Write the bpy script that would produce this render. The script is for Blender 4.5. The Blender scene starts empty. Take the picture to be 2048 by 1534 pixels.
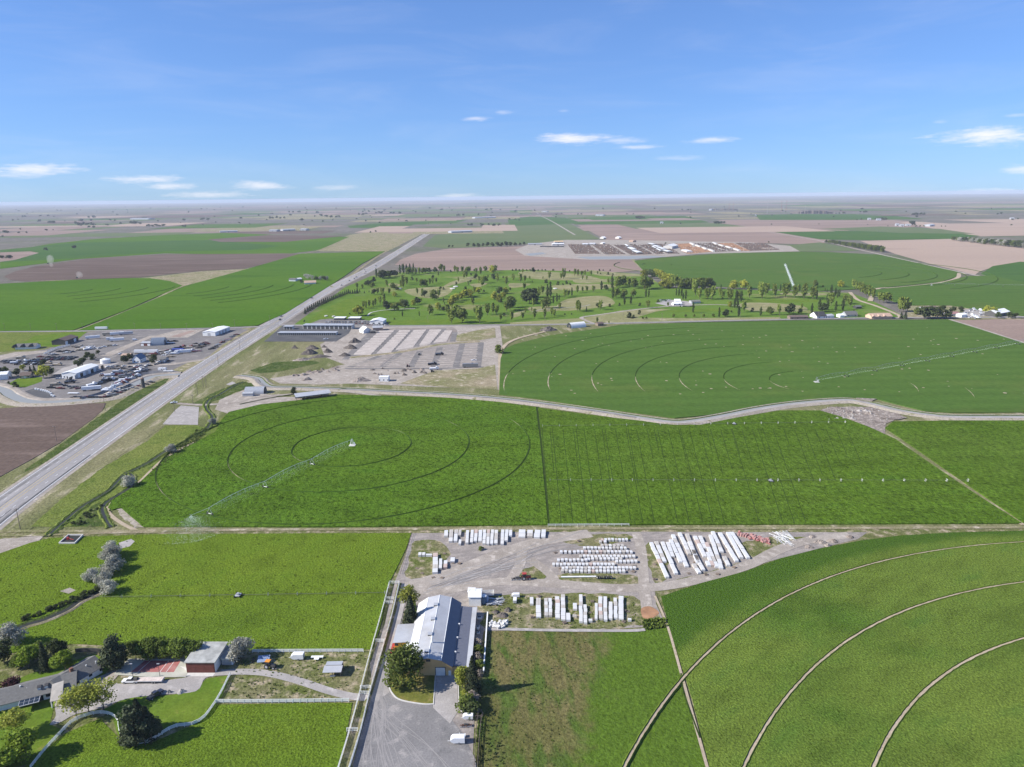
import bpy, bmesh, math, random
from mathutils import Vector, Matrix
R=random.Random(7)
sc=bpy.context.scene; COL=sc.collection
# ---------------------------------------------------------------- camera
FP=1421.0; PITCH=math.radians(14.75); ROLL=0.0117; CH=170.0
F_=Vector((0,math.cos(PITCH),-math.sin(PITCH))); U0=Vector((0,math.sin(PITCH),math.cos(PITCH))); R0=Vector((1,0,0))
RX=(math.cos(ROLL)*R0-math.sin(ROLL)*U0); UX=(math.sin(ROLL)*R0+math.cos(ROLL)*U0)
cam=bpy.data.cameras.new('camera'); cam.sensor_width=36; cam.lens=36*FP/2048; cam.clip_start=1; cam.clip_end=120000
co=bpy.data.objects.new('camera',cam); COL.objects.link(co)
M=Matrix((RX,UX,-F_)).transposed().to_4x4(); M.translation=Vector((0,0,CH)); co.matrix_world=M
sc.camera=co
def ray(px,py): return F_+RX*((px-1024)/FP)+UX*((767-py)/FP)
# ---------------------------------------------------------------- light
SUN_EL=math.radians(34); SUN_AZ=math.radians(259)   # clockwise from +Y
SD=Vector((math.sin(SUN_AZ)*math.cos(SUN_EL),math.cos(SUN_AZ)*math.cos(SUN_EL),math.sin(SUN_EL)))
sl=bpy.data.lights.new('sun','SUN'); sl.energy=5.0; sl.angle=math.radians(0.5); sl.color=(1,0.955,0.88)
so=bpy.data.objects.new('sun',sl); COL.objects.link(so); so.rotation_euler=SD.to_track_quat('Z','Y').to_euler(); so.location=(0,0,400)
sc.view_settings.view_transform='Standard'; sc.view_settings.look='None'; sc.view_settings.gamma=1; sc.view_settings.use_curve_mapping=False
sc.view_settings.exposure=0.75
sc.cycles.max_bounces=6; sc.cycles.diffuse_bounces=2; sc.cycles.glossy_bounces=2; sc.cycles.transmission_bounces=3; sc.cycles.transparent_max_bounces=6; sc.cycles.volume_bounces=0
sc.cycles.use_denoising=True
# ---------------------------------------------------------------- node helpers
class NT:
    def __init__(s,t): s.t=t; s.n=t.nodes; s.l=t.links
    def new(s,ty,**k):
        n=s.n.new(ty)
        for a,b in k.items(): setattr(n,a,b)
        return n
    def put(s,inp,v):
        if isinstance(v,bpy.types.NodeSocket): s.l.new(v,inp)
        elif v is not None: inp.default_value=v
    def math(s,op,a,b=None,c=None,clamp=False):
        n=s.new('ShaderNodeMath',operation=op,use_clamp=clamp); s.put(n.inputs[0],a)
        if b is not None: s.put(n.inputs[1],b)
        if c is not None: s.put(n.inputs[2],c)
        return n.outputs[0]
    def mix(s,f,a,b,blend='MIX'):
        n=s.new('ShaderNodeMix',data_type='RGBA',blend_type=blend)
        s.put(n.inputs[0],f); s.put(n.inputs[6],a if not isinstance(a,tuple) else (*a[:3],1)); s.put(n.inputs[7],b if not isinstance(b,tuple) else (*b[:3],1))
        return n.outputs[2]
    def rng(s,v,a,b,c=0.0,d=1.0,smooth=False):
        n=s.new('ShaderNodeMapRange'); n.clamp=True
        if smooth: n.interpolation_type='SMOOTHSTEP'
        s.put(n.inputs[0],v)
        for i,x in zip((1,2,3,4),(a,b,c,d)): n.inputs[i].default_value=x
        return n.outputs[0]
    def noise(s,vec,scale,detail=3,rough=.55,dist=0.0):
        n=s.new('ShaderNodeTexNoise'); n.inputs['Scale'].default_value=scale; n.inputs['Detail'].default_value=detail
        n.inputs['Roughness'].default_value=rough; n.inputs['Distortion'].default_value=dist
        if vec is not None: s.l.new(vec,n.inputs['Vector'])
        return n.outputs[0]
def newmat(name):
    m=bpy.data.materials.new(name); m.use_nodes=True; t=NT(m.node_tree); b=t.n['Principled BSDF']
    b.inputs['Roughness'].default_value=.9; b.inputs['Specular IOR Level'].default_value=.2
    return m,t,b
# ---------------------------------------------------------------- sky
w=bpy.data.worlds.new('World'); sc.world=w; w.use_nodes=True; wt=NT(w.node_tree)
bg=wt.n['Background']; bg.inputs['Strength'].default_value=0.1
sky=wt.new('ShaderNodeTexSky'); sky.sky_type='NISHITA'; sky.sun_disc=False; sky.sun_elevation=SUN_EL; sky.sun_rotation=SUN_AZ
sky.altitude=1200; sky.air_density=1.0; sky.dust_density=0.2; sky.ozone_density=2.0
tc=wt.new('ShaderNodeTexCoord'); sp=wt.new('ShaderNodeSeparateXYZ'); wt.l.new(tc.outputs['Generated'],sp.inputs[0])
az=wt.math('ARCTAN2',sp.outputs[0],sp.outputs[1]); el=wt.math('ARCSINE',sp.outputs[2])
cv=wt.new('ShaderNodeCombineXYZ'); wt.l.new(wt.math('MULTIPLY',az,9.0),cv.inputs[0]); wt.l.new(wt.math('MULTIPLY',el,45.0),cv.inputs[1])
cn=wt.noise(cv.outputs[0],1.6,5,.6); cn2=wt.noise(cv.outputs[0],7.0,6,.65)
CLOUDS=[(75,338,92,12,.9),(45,348,60,8,.45),(290,357,75,9,.75),(345,372,62,8,.7),(520,371,70,10,.75),(420,390,80,9,.6),(675,375,60,7,.4),(215,415,110,12,.45),(915,392,55,6,.5),
 (950,237,35,5,.5),(1005,225,22,5,.3),(1150,278,85,13,1.),(1240,281,60,7,.45),(1275,295,48,6,.55),(1430,280,52,7,.65),(1350,316,55,6,.3),(1975,270,95,17,1.),(1930,283,45,6,.4),(2045,338,30,9,.6),(1960,388,75,9,.7),(2040,389,60,7,.6),(1128,222,18,4,.25),(1880,244,18,5,.25),(2030,230,25,4,.35)]
tot=None
for (x,y,a,b,s) in CLOUDS:
    d=ray(x,y).normalized(); A=math.atan2(d.x,d.y); E=math.asin(d.z)
    dx=wt.math('MULTIPLY',wt.math('SUBTRACT',az,A),FP/a/1.0)
    dy=wt.math('MULTIPLY',wt.math('SUBTRACT',el,E),FP/b/1.0)
    r=wt.math('SQRT',wt.math('ADD',wt.math('MULTIPLY',dx,dx),wt.math('MULTIPLY',dy,dy)))
    v=wt.math('ADD',wt.math('SUBTRACT',1.0,r),wt.math('MULTIPLY',wt.math('SUBTRACT',cn,.5),1.9))
    v=wt.math('ADD',v,wt.math('MULTIPLY',wt.math('SUBTRACT',cn2,.5),1.1))
    m=wt.math('MULTIPLY',wt.rng(v,-.05,1.15,smooth=True),s*.82)
    tot=m if tot is None else wt.math('MAXIMUM',tot,m)
# thin high veil of cirrus over the whole sky
cv2=wt.new('ShaderNodeCombineXYZ'); wt.l.new(wt.math('MULTIPLY',az,2.2),cv2.inputs[0]); wt.l.new(wt.math('MULTIPLY',el,14.0),cv2.inputs[1])
veil=wt.math('MULTIPLY',wt.rng(wt.noise(cv2.outputs[0],1.7,6,.62,.6),.42,.8,smooth=True),.09)
tot=wt.math('MAXIMUM',tot,veil)
gm=wt.new('ShaderNodeGamma'); wt.l.new(sky.outputs[0],gm.inputs[0]); gm.inputs[1].default_value=.65
SKYTINT=wt.mix(1.0,gm.outputs[0],(.68,1.03,1.72),'MULTIPLY')
wt.l.new(wt.mix(tot,SKYTINT,(6.6,6.4,6.6)),bg.inputs['Color'])
# ---------------------------------------------------------------- geometry helpers
def G(px,py,z=0.0):
    d=ray(px,py); t=(CH-z)/max(-d.z,1e-4); return Vector((d.x*t,d.y*t,z))
def depth(p): return (Vector((p[0],p[1],p[2] if len(p)>2 else 0))-Vector((0,0,CH))).dot(F_)
def px2m(p,px): return px*depth(p)/FP
class MB:
    def __init__(s): s.v=[];s.f=[];s.m=[]
    def add(s,vs,fs,mi=0):
        o=len(s.v); s.v+= [tuple(v) for v in vs]; s.f+=[tuple(i+o for i in f) for f in fs]; s.m+=[mi]*len(fs)
    def box(s,x0,x1,y0,y1,z0,z1,mi=0):
        s.add([(x0,y0,z0),(x1,y0,z0),(x1,y1,z0),(x0,y1,z0),(x0,y0,z1),(x1,y0,z1),(x1,y1,z1),(x0,y1,z1)],[(3,2,1,0),(4,5,6,7),(0,1,5,4),(1,2,6,5),(2,3,7,6),(3,0,4,7)],mi); return s
    def obox(s,c,ux,lx,ly,z0,z1,mi=0):
        ux=Vector((ux[0],ux[1],0)).normalized(); uy=Vector((-ux.y,ux.x,0)); c=Vector((c[0],c[1],0)); P=[]
        for z in(z0,z1):
            for a,b in((-1,-1),(1,-1),(1,1),(-1,1)): q=c+ux*(a*lx/2)+uy*(b*ly/2); P.append((q.x,q.y,z))
        s.add(P,[(3,2,1,0),(4,5,6,7),(0,1,5,4),(1,2,6,5),(2,3,7,6),(3,0,4,7)],mi); return s
    def tube(s,p0,p1,r0,r1=None,n=6,mi=0,caps=True):
        r1=r0 if r1 is None else r1; p0=Vector(p0);p1=Vector(p1); d=(p1-p0)
        if d.length<1e-6: return s
        q=d.to_track_quat('Z','Y'); P=[]
        for p,r in((p0,r0),(p1,r1)):
            for k in range(n): a=2*math.pi*k/n; P.append(p+q@Vector((r*math.cos(a),r*math.sin(a),0)))
        fs=[(k,(k+1)%n,n+(k+1)%n,n+k) for k in range(n)]
        if caps: fs+= [tuple(range(n-1,-1,-1)),tuple(range(n,2*n))]
        s.add(P,fs,mi); return s
    def prism(s,poly,z0,z1,mi=0,mtop=None):
        n=len(poly); P=[(p[0],p[1],z0) for p in poly]+[(p[0],p[1],z1) for p in poly]
        s.add(P,[(k,(k+1)%n,n+(k+1)%n,n+k) for k in range(n)],mi); s.add(P[n:],[tuple(range(n))],mi if mtop is None else mtop); return s
    def side(s,prof,y0,y1,mi=0,inset=0.0):  # profile in x,z extruded along y
        n=len(prof); zc=[p[1] for p in prof]; zm=max(zc); zn=min(zc)
        def ins(z): return inset*((z-zn)/max(zm-zn,1e-6))
        P=[(x,y0+ins(z),z) for x,z in prof]+[(x,y1-ins(z),z) for x,z in prof]
        s.add(P,[tuple(range(n)),tuple(range(2*n-1,n-1,-1))]+[(k,n+k,n+(k+1)%n,(k+1)%n) for k in range(n)],mi); return s
    def mesh(s,name,mats,smooth=False):
        me=bpy.data.meshes.new(name); me.from_pydata(s.v,[],s.f)
        for m in mats: me.materials.append(m)
        if len(mats)>1: me.polygons.foreach_set('material_index',s.m)
        if smooth: me.polygons.foreach_set('use_smooth',[True]*len(me.polygons))
        me.update(); return me
    def build(s,name,mats,parent=None,smooth=False,loc=None):
        if not isinstance(mats,(list,tuple)): mats=[mats]
        return link(name,s.mesh(name,mats,smooth),parent,loc)
def link(name,me,parent=None,loc=None):
    o=bpy.data.objects.new(name,me); COL.objects.link(o)
    if parent is not None: o.parent=parent
    if loc is not None: o.location=loc
    return o
def thing(name,label,cat,loc=(0,0,0),rz=0.0,group=None):
    o=bpy.data.objects.new(name,None); COL.objects.link(o); o.location=(loc[0],loc[1],loc[2] if len(loc)>2 else 0); o.rotation_euler=(0,0,rz)
    o.empty_display_size=.5; o['label']=label; o['category']=cat
    if group: o['group']=group
    return o
def tag(o,label,cat,group=None):
    o['label']=label; o['category']=cat
    if group: o['group']=group
    return o
def struct(o,kind='structure'): o['kind']=kind; return o
ORD=['first','second','third','fourth','fifth','sixth','seventh','eighth','ninth','tenth','eleventh','twelfth','thirteenth','fourteenth','fifteenth','sixteenth','seventeenth','eighteenth','nineteenth','twentieth','twenty first','twenty second','twenty third','twenty fourth','twenty fifth','twenty sixth','twenty seventh','twenty eighth','twenty ninth','thirtieth','thirty first','thirty second','thirty third','thirty fourth','thirty fifth','thirty sixth','thirty seventh','thirty eighth','thirty ninth','fortieth']
def smooth_path(P,n=6,closed=False):
    P=[Vector((p[0],p[1],0)) for p in P]; out=[]; L=len(P)
    for i in range(L if closed else L-1):
        g=lambda k:(P[k%L] if closed else P[min(max(k,0),L-1)])
        a,b,c,d=g(i-1),g(i),g(i+1),g(i+2)
        for k in range(n):
            t=k/n; out.append(.5*((2*b)+(c-a)*t+(2*a-5*b+4*c-d)*t*t+(3*b-a-3*c+d)*t**3))
    if not closed: out.append(P[-1])
    return out
def jag(P,step,amp,rnd=R):
    out=[]; L=len(P)
    for i in range(L):
        a=Vector(P[i][:2]);b=Vector(P[(i+1)%L][:2]); d=(b-a).length; n=max(1,min(60,int(d/step))); nrm=Vector((-(b-a).y,(b-a).x)).normalized() if d>0 else Vector((0,0))
        for k in range(n):
            q=a+(b-a)*(k/n)+nrm*(rnd.uniform(-amp,amp)); out.append((q.x,q.y))
    return out
_UZ=[0]
def uz():
    _UZ[0]=(_UZ[0]+1)%97; return _UZ[0]*.00037
ZB=-.77
def field(name,pts,mat,lvl=1,h=0.0,sm=0,step=None,amp=0.0,kind='structure'):
    """pts in photo pixels on the ground -> a sheet (or a low slab when the crop has height h)."""
    P=[G(x,y) for x,y in pts]
    if sm: P=smooth_path(P,sm,True)
    if step: P=jag(P,step,amp)
    z=.02*lvl+h+uz(); mb=MB()
    if h>0: mb.prism(P,.0,z)
    else: mb.add([(p[0],p[1],z) for p in P],[tuple(range(len(P)))])
    me=mb.mesh(name,[mat]); bm=bmesh.new(); bm.from_mesh(me)
    bmesh.ops.recalc_face_normals(bm,faces=bm.faces)
    for f in bm.faces:
        if len(f.verts)>4 and f.normal.z<0: f.normal_flip()
    bmesh.ops.triangulate(bm,faces=[f for f in bm.faces if len(f.verts)>4]); bm.to_mesh(me); bm.free()
    return struct(link(name,me),kind)
def strip(name,path,profile,mats,idx=None,parent=None,closed=False,z=0.0,kind='structure',wv=0.0,taper=0):
    """sweep a cross-section [(offset to the right, height)] along a ground path."""
    P=[Vector((p[0],p[1],0)) for p in path]; n=len(P); k=len(profile); V=[]; zz=uz()
    for i in range(n):
        a=P[(i-1)%n] if closed else P[max(i-1,0)]; b=P[(i+1)%n] if closed else P[min(i+1,n-1)]
        d=(b-a).normalized(); r=Vector((d.y,-d.x,0))
        sc_=1+(R.uniform(-wv,wv) if wv else 0)
        if taper: sc_*=min(1,(min(i,n-1-i)+.15)/taper)
        for o,h in profile: q=P[i]+r*(o*sc_); V.append((q.x,q.y,z+h+ZB+zz))
    F=[];MI=[]
    for i in range(n if closed else n-1):
        j=(i+1)%n
        for s in range(k-1): F.append((i*k+s,i*k+s+1,j*k+s+1,j*k+s)); MI.append(idx[s] if idx else 0)
    mb=MB(); mb.v=V; mb.f=F; mb.m=MI
    o=mb.build(name,mats,parent)
    return struct(o,kind) if kind else o
def pxpath(pts,n=6): return smooth_path([G(x,y) for x,y in pts],n) if n>1 else [G(x,y) for x,y in pts]
# ---------------------------------------------------------------- materials
def pos(t):
    g=t.new('ShaderNodeNewGeometry'); return g.outputs['Position']
def gmat(name,c1,c2,c3=None,big=.02,mid=.15,fine=1.2,bump=0.0,bscale=1.0,bdist=.3,contrast=.35,c3amt=(.55,.7),rows=None,rough=.95,rowamt=.25,stretch=None,c4=None,c4s=.004,c4r=(.5,.65),dark_specks=None):
    m,t,b=newmat(name); p=pos(t)
    if stretch:
        mp=t.new('ShaderNodeMapping'); mp.vector_type='TEXTURE'; mp.inputs['Rotation'].default_value=(0,0,stretch[0]); mp.inputs['Scale'].default_value=(stretch[1],1,1)
        t.l.new(p,mp.inputs[0]); ps=mp.outputs[0]
    else: ps=p
    n1=t.noise(ps,big,4); n2=t.noise(ps,mid,4); n3=t.noise(p,fine,3,.6)
    col=t.mix(t.rng(n1,.35,.65),c1,c2)
    if c3: col=t.mix(t.rng(n2,*c3amt),col,c3)
    if c4: col=t.mix(t.rng(t.noise(p,c4s,5,.6),*c4r),col,c4)
    f=t.rng(n3,.25,.75,1-contrast,1+contrast)
    f=t.math('MULTIPLY',f,t.rng(n2,.3,.7,1-contrast*.4,1+contrast*.4))
    if dark_specks: f=t.math('MULTIPLY',f,t.rng(t.noise(p,dark_specks,3,.7),.34,.43,.55,1.0))  # sparse random dark specks multiplied into the colour
    if rows:
        ang,per=rows[0],rows[1]; s=t.new('ShaderNodeSeparateXYZ'); t.l.new(p,s.inputs[0])
        u=t.math('ADD',t.math('MULTIPLY',s.outputs[0],-math.sin(ang)),t.math('MULTIPLY',s.outputs[1],math.cos(ang)))
        u=t.math('ADD',u,t.math('MULTIPLY',n2,per*.35))
        wv=t.math('SINE',t.math('MULTIPLY',u,2*math.pi/per)); f=t.math('MULTIPLY',f,t.rng(wv,-1,1,1-rowamt,1+rowamt))
    cc=t.new('ShaderNodeCombineColor'); 
    for i in range(3): t.l.new(f,cc.inputs[i])
    col=t.mix(1.0,col,cc.outputs[0],'MULTIPLY'); t.l.new(col,b.inputs['Base Color']); b.inputs['Roughness'].default_value=rough; b.inputs['Specular IOR Level'].default_value=.0
    if bump:
        bn=t.new('ShaderNodeBump'); bn.inputs['Strength'].default_value=bump; bn.inputs['Distance'].default_value=bdist
        nb=t.noise(p,bscale,4,.65); t.l.new(nb,bn.inputs['Height']); t.l.new(bn.outputs[0],b.inputs['Normal'])
    return m
def pmat(name,col,rough=.6,metal=0.0,var=.12,vs=.8,spec=.3,dirt=None):
    m,t,b=newmat(name); p=t.new('ShaderNodeTexCoord').outputs['Object']
    f=t.rng(t.noise(p,vs,4,.6),.3,.7,1-var,1+var); cc=t.new('ShaderNodeCombineColor')
    for i in range(3): t.l.new(f,cc.inputs[i])
    c=t.mix(1.0,col,cc.outputs[0],'MULTIPLY')
    if dirt: c=t.mix(t.rng(t.noise(p,vs*.4,5,.65),.5,.75,0,.6),c,dirt)
    t.l.new(c,b.inputs['Base Color']); b.inputs['Roughness'].default_value=rough; b.inputs['Metallic'].default_value=metal; b.inputs['Specular IOR Level'].default_value=spec
    return m
def leafmat(name,c1,c2,c3,s=.9,transl=.25):
    m,t,b=newmat(name); p=t.new('ShaderNodeTexCoord').outputs['Object']; oi=t.new('ShaderNodeObjectInfo')
    col=t.mix(t.rng(t.noise(p,s,3),.38,.62),c1,c2); col=t.mix(t.rng(t.noise(p,s*3.1,2),.5,.7),col,c3)
    f=t.rng(oi.outputs['Random'],0,1,.78,1.22); cc=t.new('ShaderNodeCombineColor')
    for i in range(3): t.l.new(f,cc.inputs[i])
    col=t.mix(1.0,col,cc.outputs[0],'MULTIPLY'); t.l.new(col,b.inputs['Base Color']); b.inputs['Roughness'].default_value=.75
    tr=t.new('ShaderNodeBsdfTranslucent'); t.l.new(col,tr.inputs[0]); mx=t.new('ShaderNodeMixShader'); mx.inputs[0].default_value=transl
    t.l.new(b.outputs[0],mx.inputs[1]); t.l.new(tr.outputs[0],mx.inputs[2]); t.l.new(mx.outputs[0],t.n['Material Output'].inputs[0])
    return m
def ringmat(name,c1,c2,c3,cx,cy,per,**k):
    m=gmat(name,c1,c2,c3,**k); t=NT(m.node_tree); b=t.n['Principled BSDF']; src=b.inputs['Base Color'].links[0].from_socket
    p=pos(t); d=t.new('ShaderNodeVectorMath',operation='DISTANCE'); t.l.new(p,d.inputs[0]); d.inputs[1].default_value=(cx,cy,0)
    u=t.math('ADD',d.outputs['Value'],t.math('MULTIPLY',t.noise(p,.05,3),per*.6))
    f=t.rng(t.math('SINE',t.math('MULTIPLY',u,2*math.pi/per)),-1,1,.9,1.1); cc=t.new('ShaderNodeCombineColor')
    for i in range(3): t.l.new(f,cc.inputs[i])
    t.l.new(t.mix(1.0,src,cc.outputs[0],'MULTIPLY'),b.inputs['Base Color']); return m
# ground colours
M_steppe=gmat('steppe',(.16,.142,.122),(.118,.112,.09),(.20,.178,.155),big=.004,mid=.03,fine=.4,contrast=.25,c4=(.10,.12,.06),c4s=.0016)
M_dry=gmat('dry_grass',(.27,.225,.15),(.17,.17,.075),(.36,.31,.24),big=.03,mid=.16,fine=1.1,bump=.6,bscale=1.2,bdist=.4,contrast=.4)
M_weed=gmat('weedy_ground',(.105,.125,.035),(.17,.16,.08),(.27,.225,.155),big=.06,mid=.25,fine=1.3,bump=.9,bscale=1.1,bdist=.5,contrast=.45,c3amt=(.5,.66))
M_scrub=gmat('scrub_pasture',(.095,.102,.028),(.15,.13,.055),(.062,.092,.02),big=.035,mid=.16,fine=1.0,bump=1.0,bscale=.8,bdist=.6,contrast=.45,c3amt=(.46,.6),stretch=(math.radians(95),3.0),c4=(.20,.165,.09),c4s=.03,c4r=(.6,.75))
M_dirt=gmat('bare_dirt',(.34,.30,.26),(.27,.235,.20),(.40,.355,.31),big=.05,mid=.25,fine=1.5,bump=.35,bscale=.9,bdist=.25,contrast=.22)
M_yard=gmat('yard_gravel',(.27,.238,.214),(.225,.20,.182),(.315,.278,.248),big=.03,mid=.3,fine=1.3,bump=.5,bscale=.9,bdist=.3,contrast=.22,c3amt=(.45,.75),stretch=(math.radians(20),2.5))
M_gravel=gmat('grey_gravel',(.225,.214,.208),(.185,.177,.172),(.275,.255,.24),big=.05,mid=.2,fine=1.6,bump=.25,bscale=1.6,bdist=.12,contrast=.2,c4=(.15,.145,.142),c4s=.07,c4r=(.54,.68))
M_pink=gmat('pale_gravel',(.345,.32,.30),(.29,.27,.255),(.39,.36,.34),big=.08,mid=.3,fine=1.8,bump=.2,bscale=1.6,bdist=.12,contrast=.16)
M_darkgravel=gmat('dark_gravel',(.19,.176,.168),(.155,.146,.14),(.25,.228,.21),big=.02,mid=.09,fine=.6,contrast=.18)
M_asph=gmat('worn_asphalt',(.29,.275,.27),(.24,.23,.228),(.33,.31,.30),big=.02,mid=.1,fine=.8,contrast=.1,stretch=(math.radians(97),12.))
M_blacktop=gmat('fresh_asphalt',(.085,.085,.09),(.11,.11,.112),None,big=.05,mid=.2,fine=.8,contrast=.12)
M_paint=pmat('road_paint',(.8,.8,.78)); M_ypaint=pmat('yellow_paint',(.6,.42,.06))
CROP=dict(big=.012,mid=.09,fine=1.3,bump=1.0,bscale=1.25,bdist=.8,contrast=.5,dark_specks=1.0)
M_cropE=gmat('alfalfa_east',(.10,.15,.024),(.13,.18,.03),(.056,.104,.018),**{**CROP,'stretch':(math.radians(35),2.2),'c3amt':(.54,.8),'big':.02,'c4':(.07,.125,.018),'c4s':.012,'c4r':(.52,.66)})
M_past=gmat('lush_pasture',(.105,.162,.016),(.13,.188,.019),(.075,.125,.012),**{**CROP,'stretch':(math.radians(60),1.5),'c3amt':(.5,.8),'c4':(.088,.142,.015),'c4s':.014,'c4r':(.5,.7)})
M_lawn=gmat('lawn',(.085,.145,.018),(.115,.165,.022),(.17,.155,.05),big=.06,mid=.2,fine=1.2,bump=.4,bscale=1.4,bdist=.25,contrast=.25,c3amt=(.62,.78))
M_cropMid=gmat('alfalfa_mid',(.066,.126,.012),(.08,.14,.013),(.052,.106,.010),**{**CROP,'big':.008,'mid':.05,'fine':.5,'bscale':.6,'bdist':1.4,'dark_specks':.5,'c4':(.076,.13,.015),'c4s':.011,'c4r':(.5,.68),'stretch':(0,2.5)})
M_cropR=gmat('alfalfa_right',(.068,.124,.012),(.082,.138,.014),(.053,.102,.010),**{**CROP,'big':.007,'mid':.05,'fine':.5,'bscale':.55,'bdist':1.4,'dark_specks':.45,'c4':(.08,.13,.017),'c4s':.010,'c4r':(.5,.68),'stretch':(0,4.),'rows':(math.radians(90),9.),'rowamt':.05})
M_cropN=gmat('wheat_north',rows=(math.radians(0),23.),rowamt=.05,c4=(.085,.125,.028),c4s=.009,c4r=(.54,.7),c1=(.06,.112,.022),c2=(.07,.125,.024),c3=(.05,.098,.019),big=.004,mid=.02,fine=.25,bump=.4,bscale=.2,bdist=1.0,contrast=.14,stretch=(0,5.))
M_cropF=gmat('wheat_far',(.045,.10,.022),(.062,.12,.026),(.038,.085,.02),big=.003,mid=.015,fine=.15,contrast=.15,stretch=(0,4.))
M_cropFL=gmat('wheat_far_light',(.055,.122,.010),(.075,.142,.013),(.045,.10,.009),big=.003,mid=.015,fine=.15,contrast=.15,stretch=(0,4.))
M_cropD=gmat('crop_dusty',(.10,.135,.06),(.12,.145,.065),(.085,.12,.05),big=.003,mid=.02,fine=.2,contrast=.14,stretch=(0,5.))
M_soil=gmat('ploughed_soil',(.11,.08,.066),(.14,.105,.088),(.175,.132,.112),big=.006,mid=.04,fine=.3,bump=.5,bscale=.3,bdist=.6,contrast=.2,stretch=(0,9.))
M_soilL=gmat('harrowed_soil',(.265,.195,.16),(.215,.16,.135),(.30,.225,.19),big=.004,mid=.02,fine=.2,contrast=.12,stretch=(0,7.))
M_soilP=gmat('pale_soil',(.37,.28,.22),(.33,.25,.20),(.28,.21,.17),big=.003,mid=.012,fine=.15,contrast=.1,stretch=(0,6.))
M_golf=gmat('golf_turf',(.085,.15,.022),(.115,.18,.03),(.062,.12,.02),big=.01,mid=.04,fine=.3,contrast=.18,stretch=(0,3.),c4=(.20,.19,.085),c4s=.006,c4r=(.58,.68))
M_rough=gmat('golf_rough',(.235,.215,.11),(.19,.195,.085),(.29,.26,.17),big=.012,mid=.05,fine=.3,contrast=.2)
M_verge=gmat('verge_grass',(.20,.185,.10),(.12,.135,.05),(.29,.25,.18),big=.025,mid=.09,fine=.7,bump=.8,bscale=.5,bdist=.8,contrast=.4,stretch=(math.radians(97),4.))
M_marsh=gmat('wet_meadow',(.11,.15,.03),(.155,.175,.045),(.065,.095,.02),big=.03,mid=.12,fine=.9,bump=1.0,bscale=.6,bdist=.9,contrast=.4)
M_reed=gmat('ditch_weeds',(.055,.085,.022),(.085,.11,.03),(.12,.12,.06),big=.05,mid=.2,fine=1.1,bump=1.,bscale=.8,bdist=.9,contrast=.45)
M_manure=gmat('feedlot_dirt',(.135,.098,.075),(.17,.125,.10),(.105,.075,.06),big=.01,mid=.06,fine=.3,contrast=.3)
M_rust=gmat('rusty_dirt',(.36,.20,.115),(.30,.17,.10),(.25,.17,.12),big=.02,mid=.06,fine=.3,contrast=.25)
M_ridgem=gmat('track_edge_crop',(.04,.085,.011),(.055,.10,.012),(.03,.07,.009),big=.1,mid=.5,fine=2.,contrast=.4)
M_track=gmat('wheel_track',(.42,.345,.26),(.34,.275,.20),(.25,.22,.12),big=.06,mid=.4,fine=1.5,contrast=.2)
M_trackg=gmat('rut_shade_track',(.028,.05,.012),(.04,.062,.016),(.07,.075,.03),big=.03,mid=.12,fine=.8,contrast=.3,c3amt=(.66,.72))  # dark green track, the shadow in its ruts put into the colour
M_ridge=gmat('crop_edge',(.085,.125,.018),(.11,.15,.024),(.06,.10,.015),big=.1,mid=.5,fine=2.,contrast=.4)
M_bank=gmat('canal_bank',(.36,.315,.265),(.29,.255,.20),(.17,.16,.085),big=.05,mid=.2,fine=1.,bump=.9,bscale=.5,bdist=.8,contrast=.3,c3amt=(.58,.68))
M_berm=gmat('rubble_soil',(.30,.255,.22),(.20,.165,.14),(.38,.335,.30),big=.06,mid=.25,fine=.9,bump=1.,bscale=.5,bdist=1.2,contrast=.4)
M_darksoil=gmat('dark_heap_soil',(.11,.095,.085),(.15,.13,.115),(.08,.07,.065),big=.1,mid=.3,fine=1.,bump=.8,bscale=.8,bdist=.6,contrast=.3)
def water(name,c,rough=.12):
    m,t,b=newmat(name); b.inputs['Base Color'].default_value=(*c,1); b.inputs['Roughness'].default_value=rough; b.inputs['Specular IOR Level'].default_value=.14
    bn=t.new('ShaderNodeBump'); bn.inputs['Strength'].default_value=.25; bn.inputs['Distance'].default_value=.1; t.l.new(t.noise(pos(t),1.2,3),bn.inputs['Height']); t.l.new(bn.outputs[0],b.inputs['Normal']); return m
M_water=water('canal_water',(.25,.255,.245),.5); M_creek=water('creek_water',(.035,.036,.03),.5)
# object colours
M_white=pmat('white_metal',(.74,.74,.73),.45,var=.05); M_wraps=pmat('white_wrap',(.56,.55,.53),.6,var=.16,vs=.5,dirt=(.55,.47,.40))
M_wallw=pmat('white_wall',(.74,.74,.73),.7,var=.06); M_slate_shade=pmat('slate_and_shade_roof',(.15,.155,.185),.5,.15,.06); M_grey=pmat('grey_metal',(.42,.43,.45),.45,.2,.08); M_lgrey=pmat('light_grey_roof',(.45,.455,.465),.42,.2,.08,.25,dirt=(.33,.31,.29))
M_dgrey=pmat('dark_grey_shingle',(.125,.122,.12),.9,var=.2,vs=1.5); M_shingle=pmat('grey_shingle',(.155,.15,.14),.9,var=.16,vs=1.4); M_flat=pmat('gravel_flat_roof',(.33,.33,.31),.95,var=.3,vs=.35)
M_tan=pmat('tan_siding',(.60,.41,.20),.7,var=.08,vs=.4); M_ochre=pmat('ochre_wall',(.62,.30,.03),.7,var=.1); M_redw=pmat('maroon_wall',(.14,.045,.035),.8,var=.15)
M_brown=pmat('brown_roof',(.13,.095,.08),.85,var=.15); M_tanroof=pmat('tan_roof',(.40,.28,.21),.85,var=.12); M_black=pmat('black_roof',(.05,.048,.05),.7,var=.2); M_bluer=pmat('blue_roof',(.10,.16,.24),.6)
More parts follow.
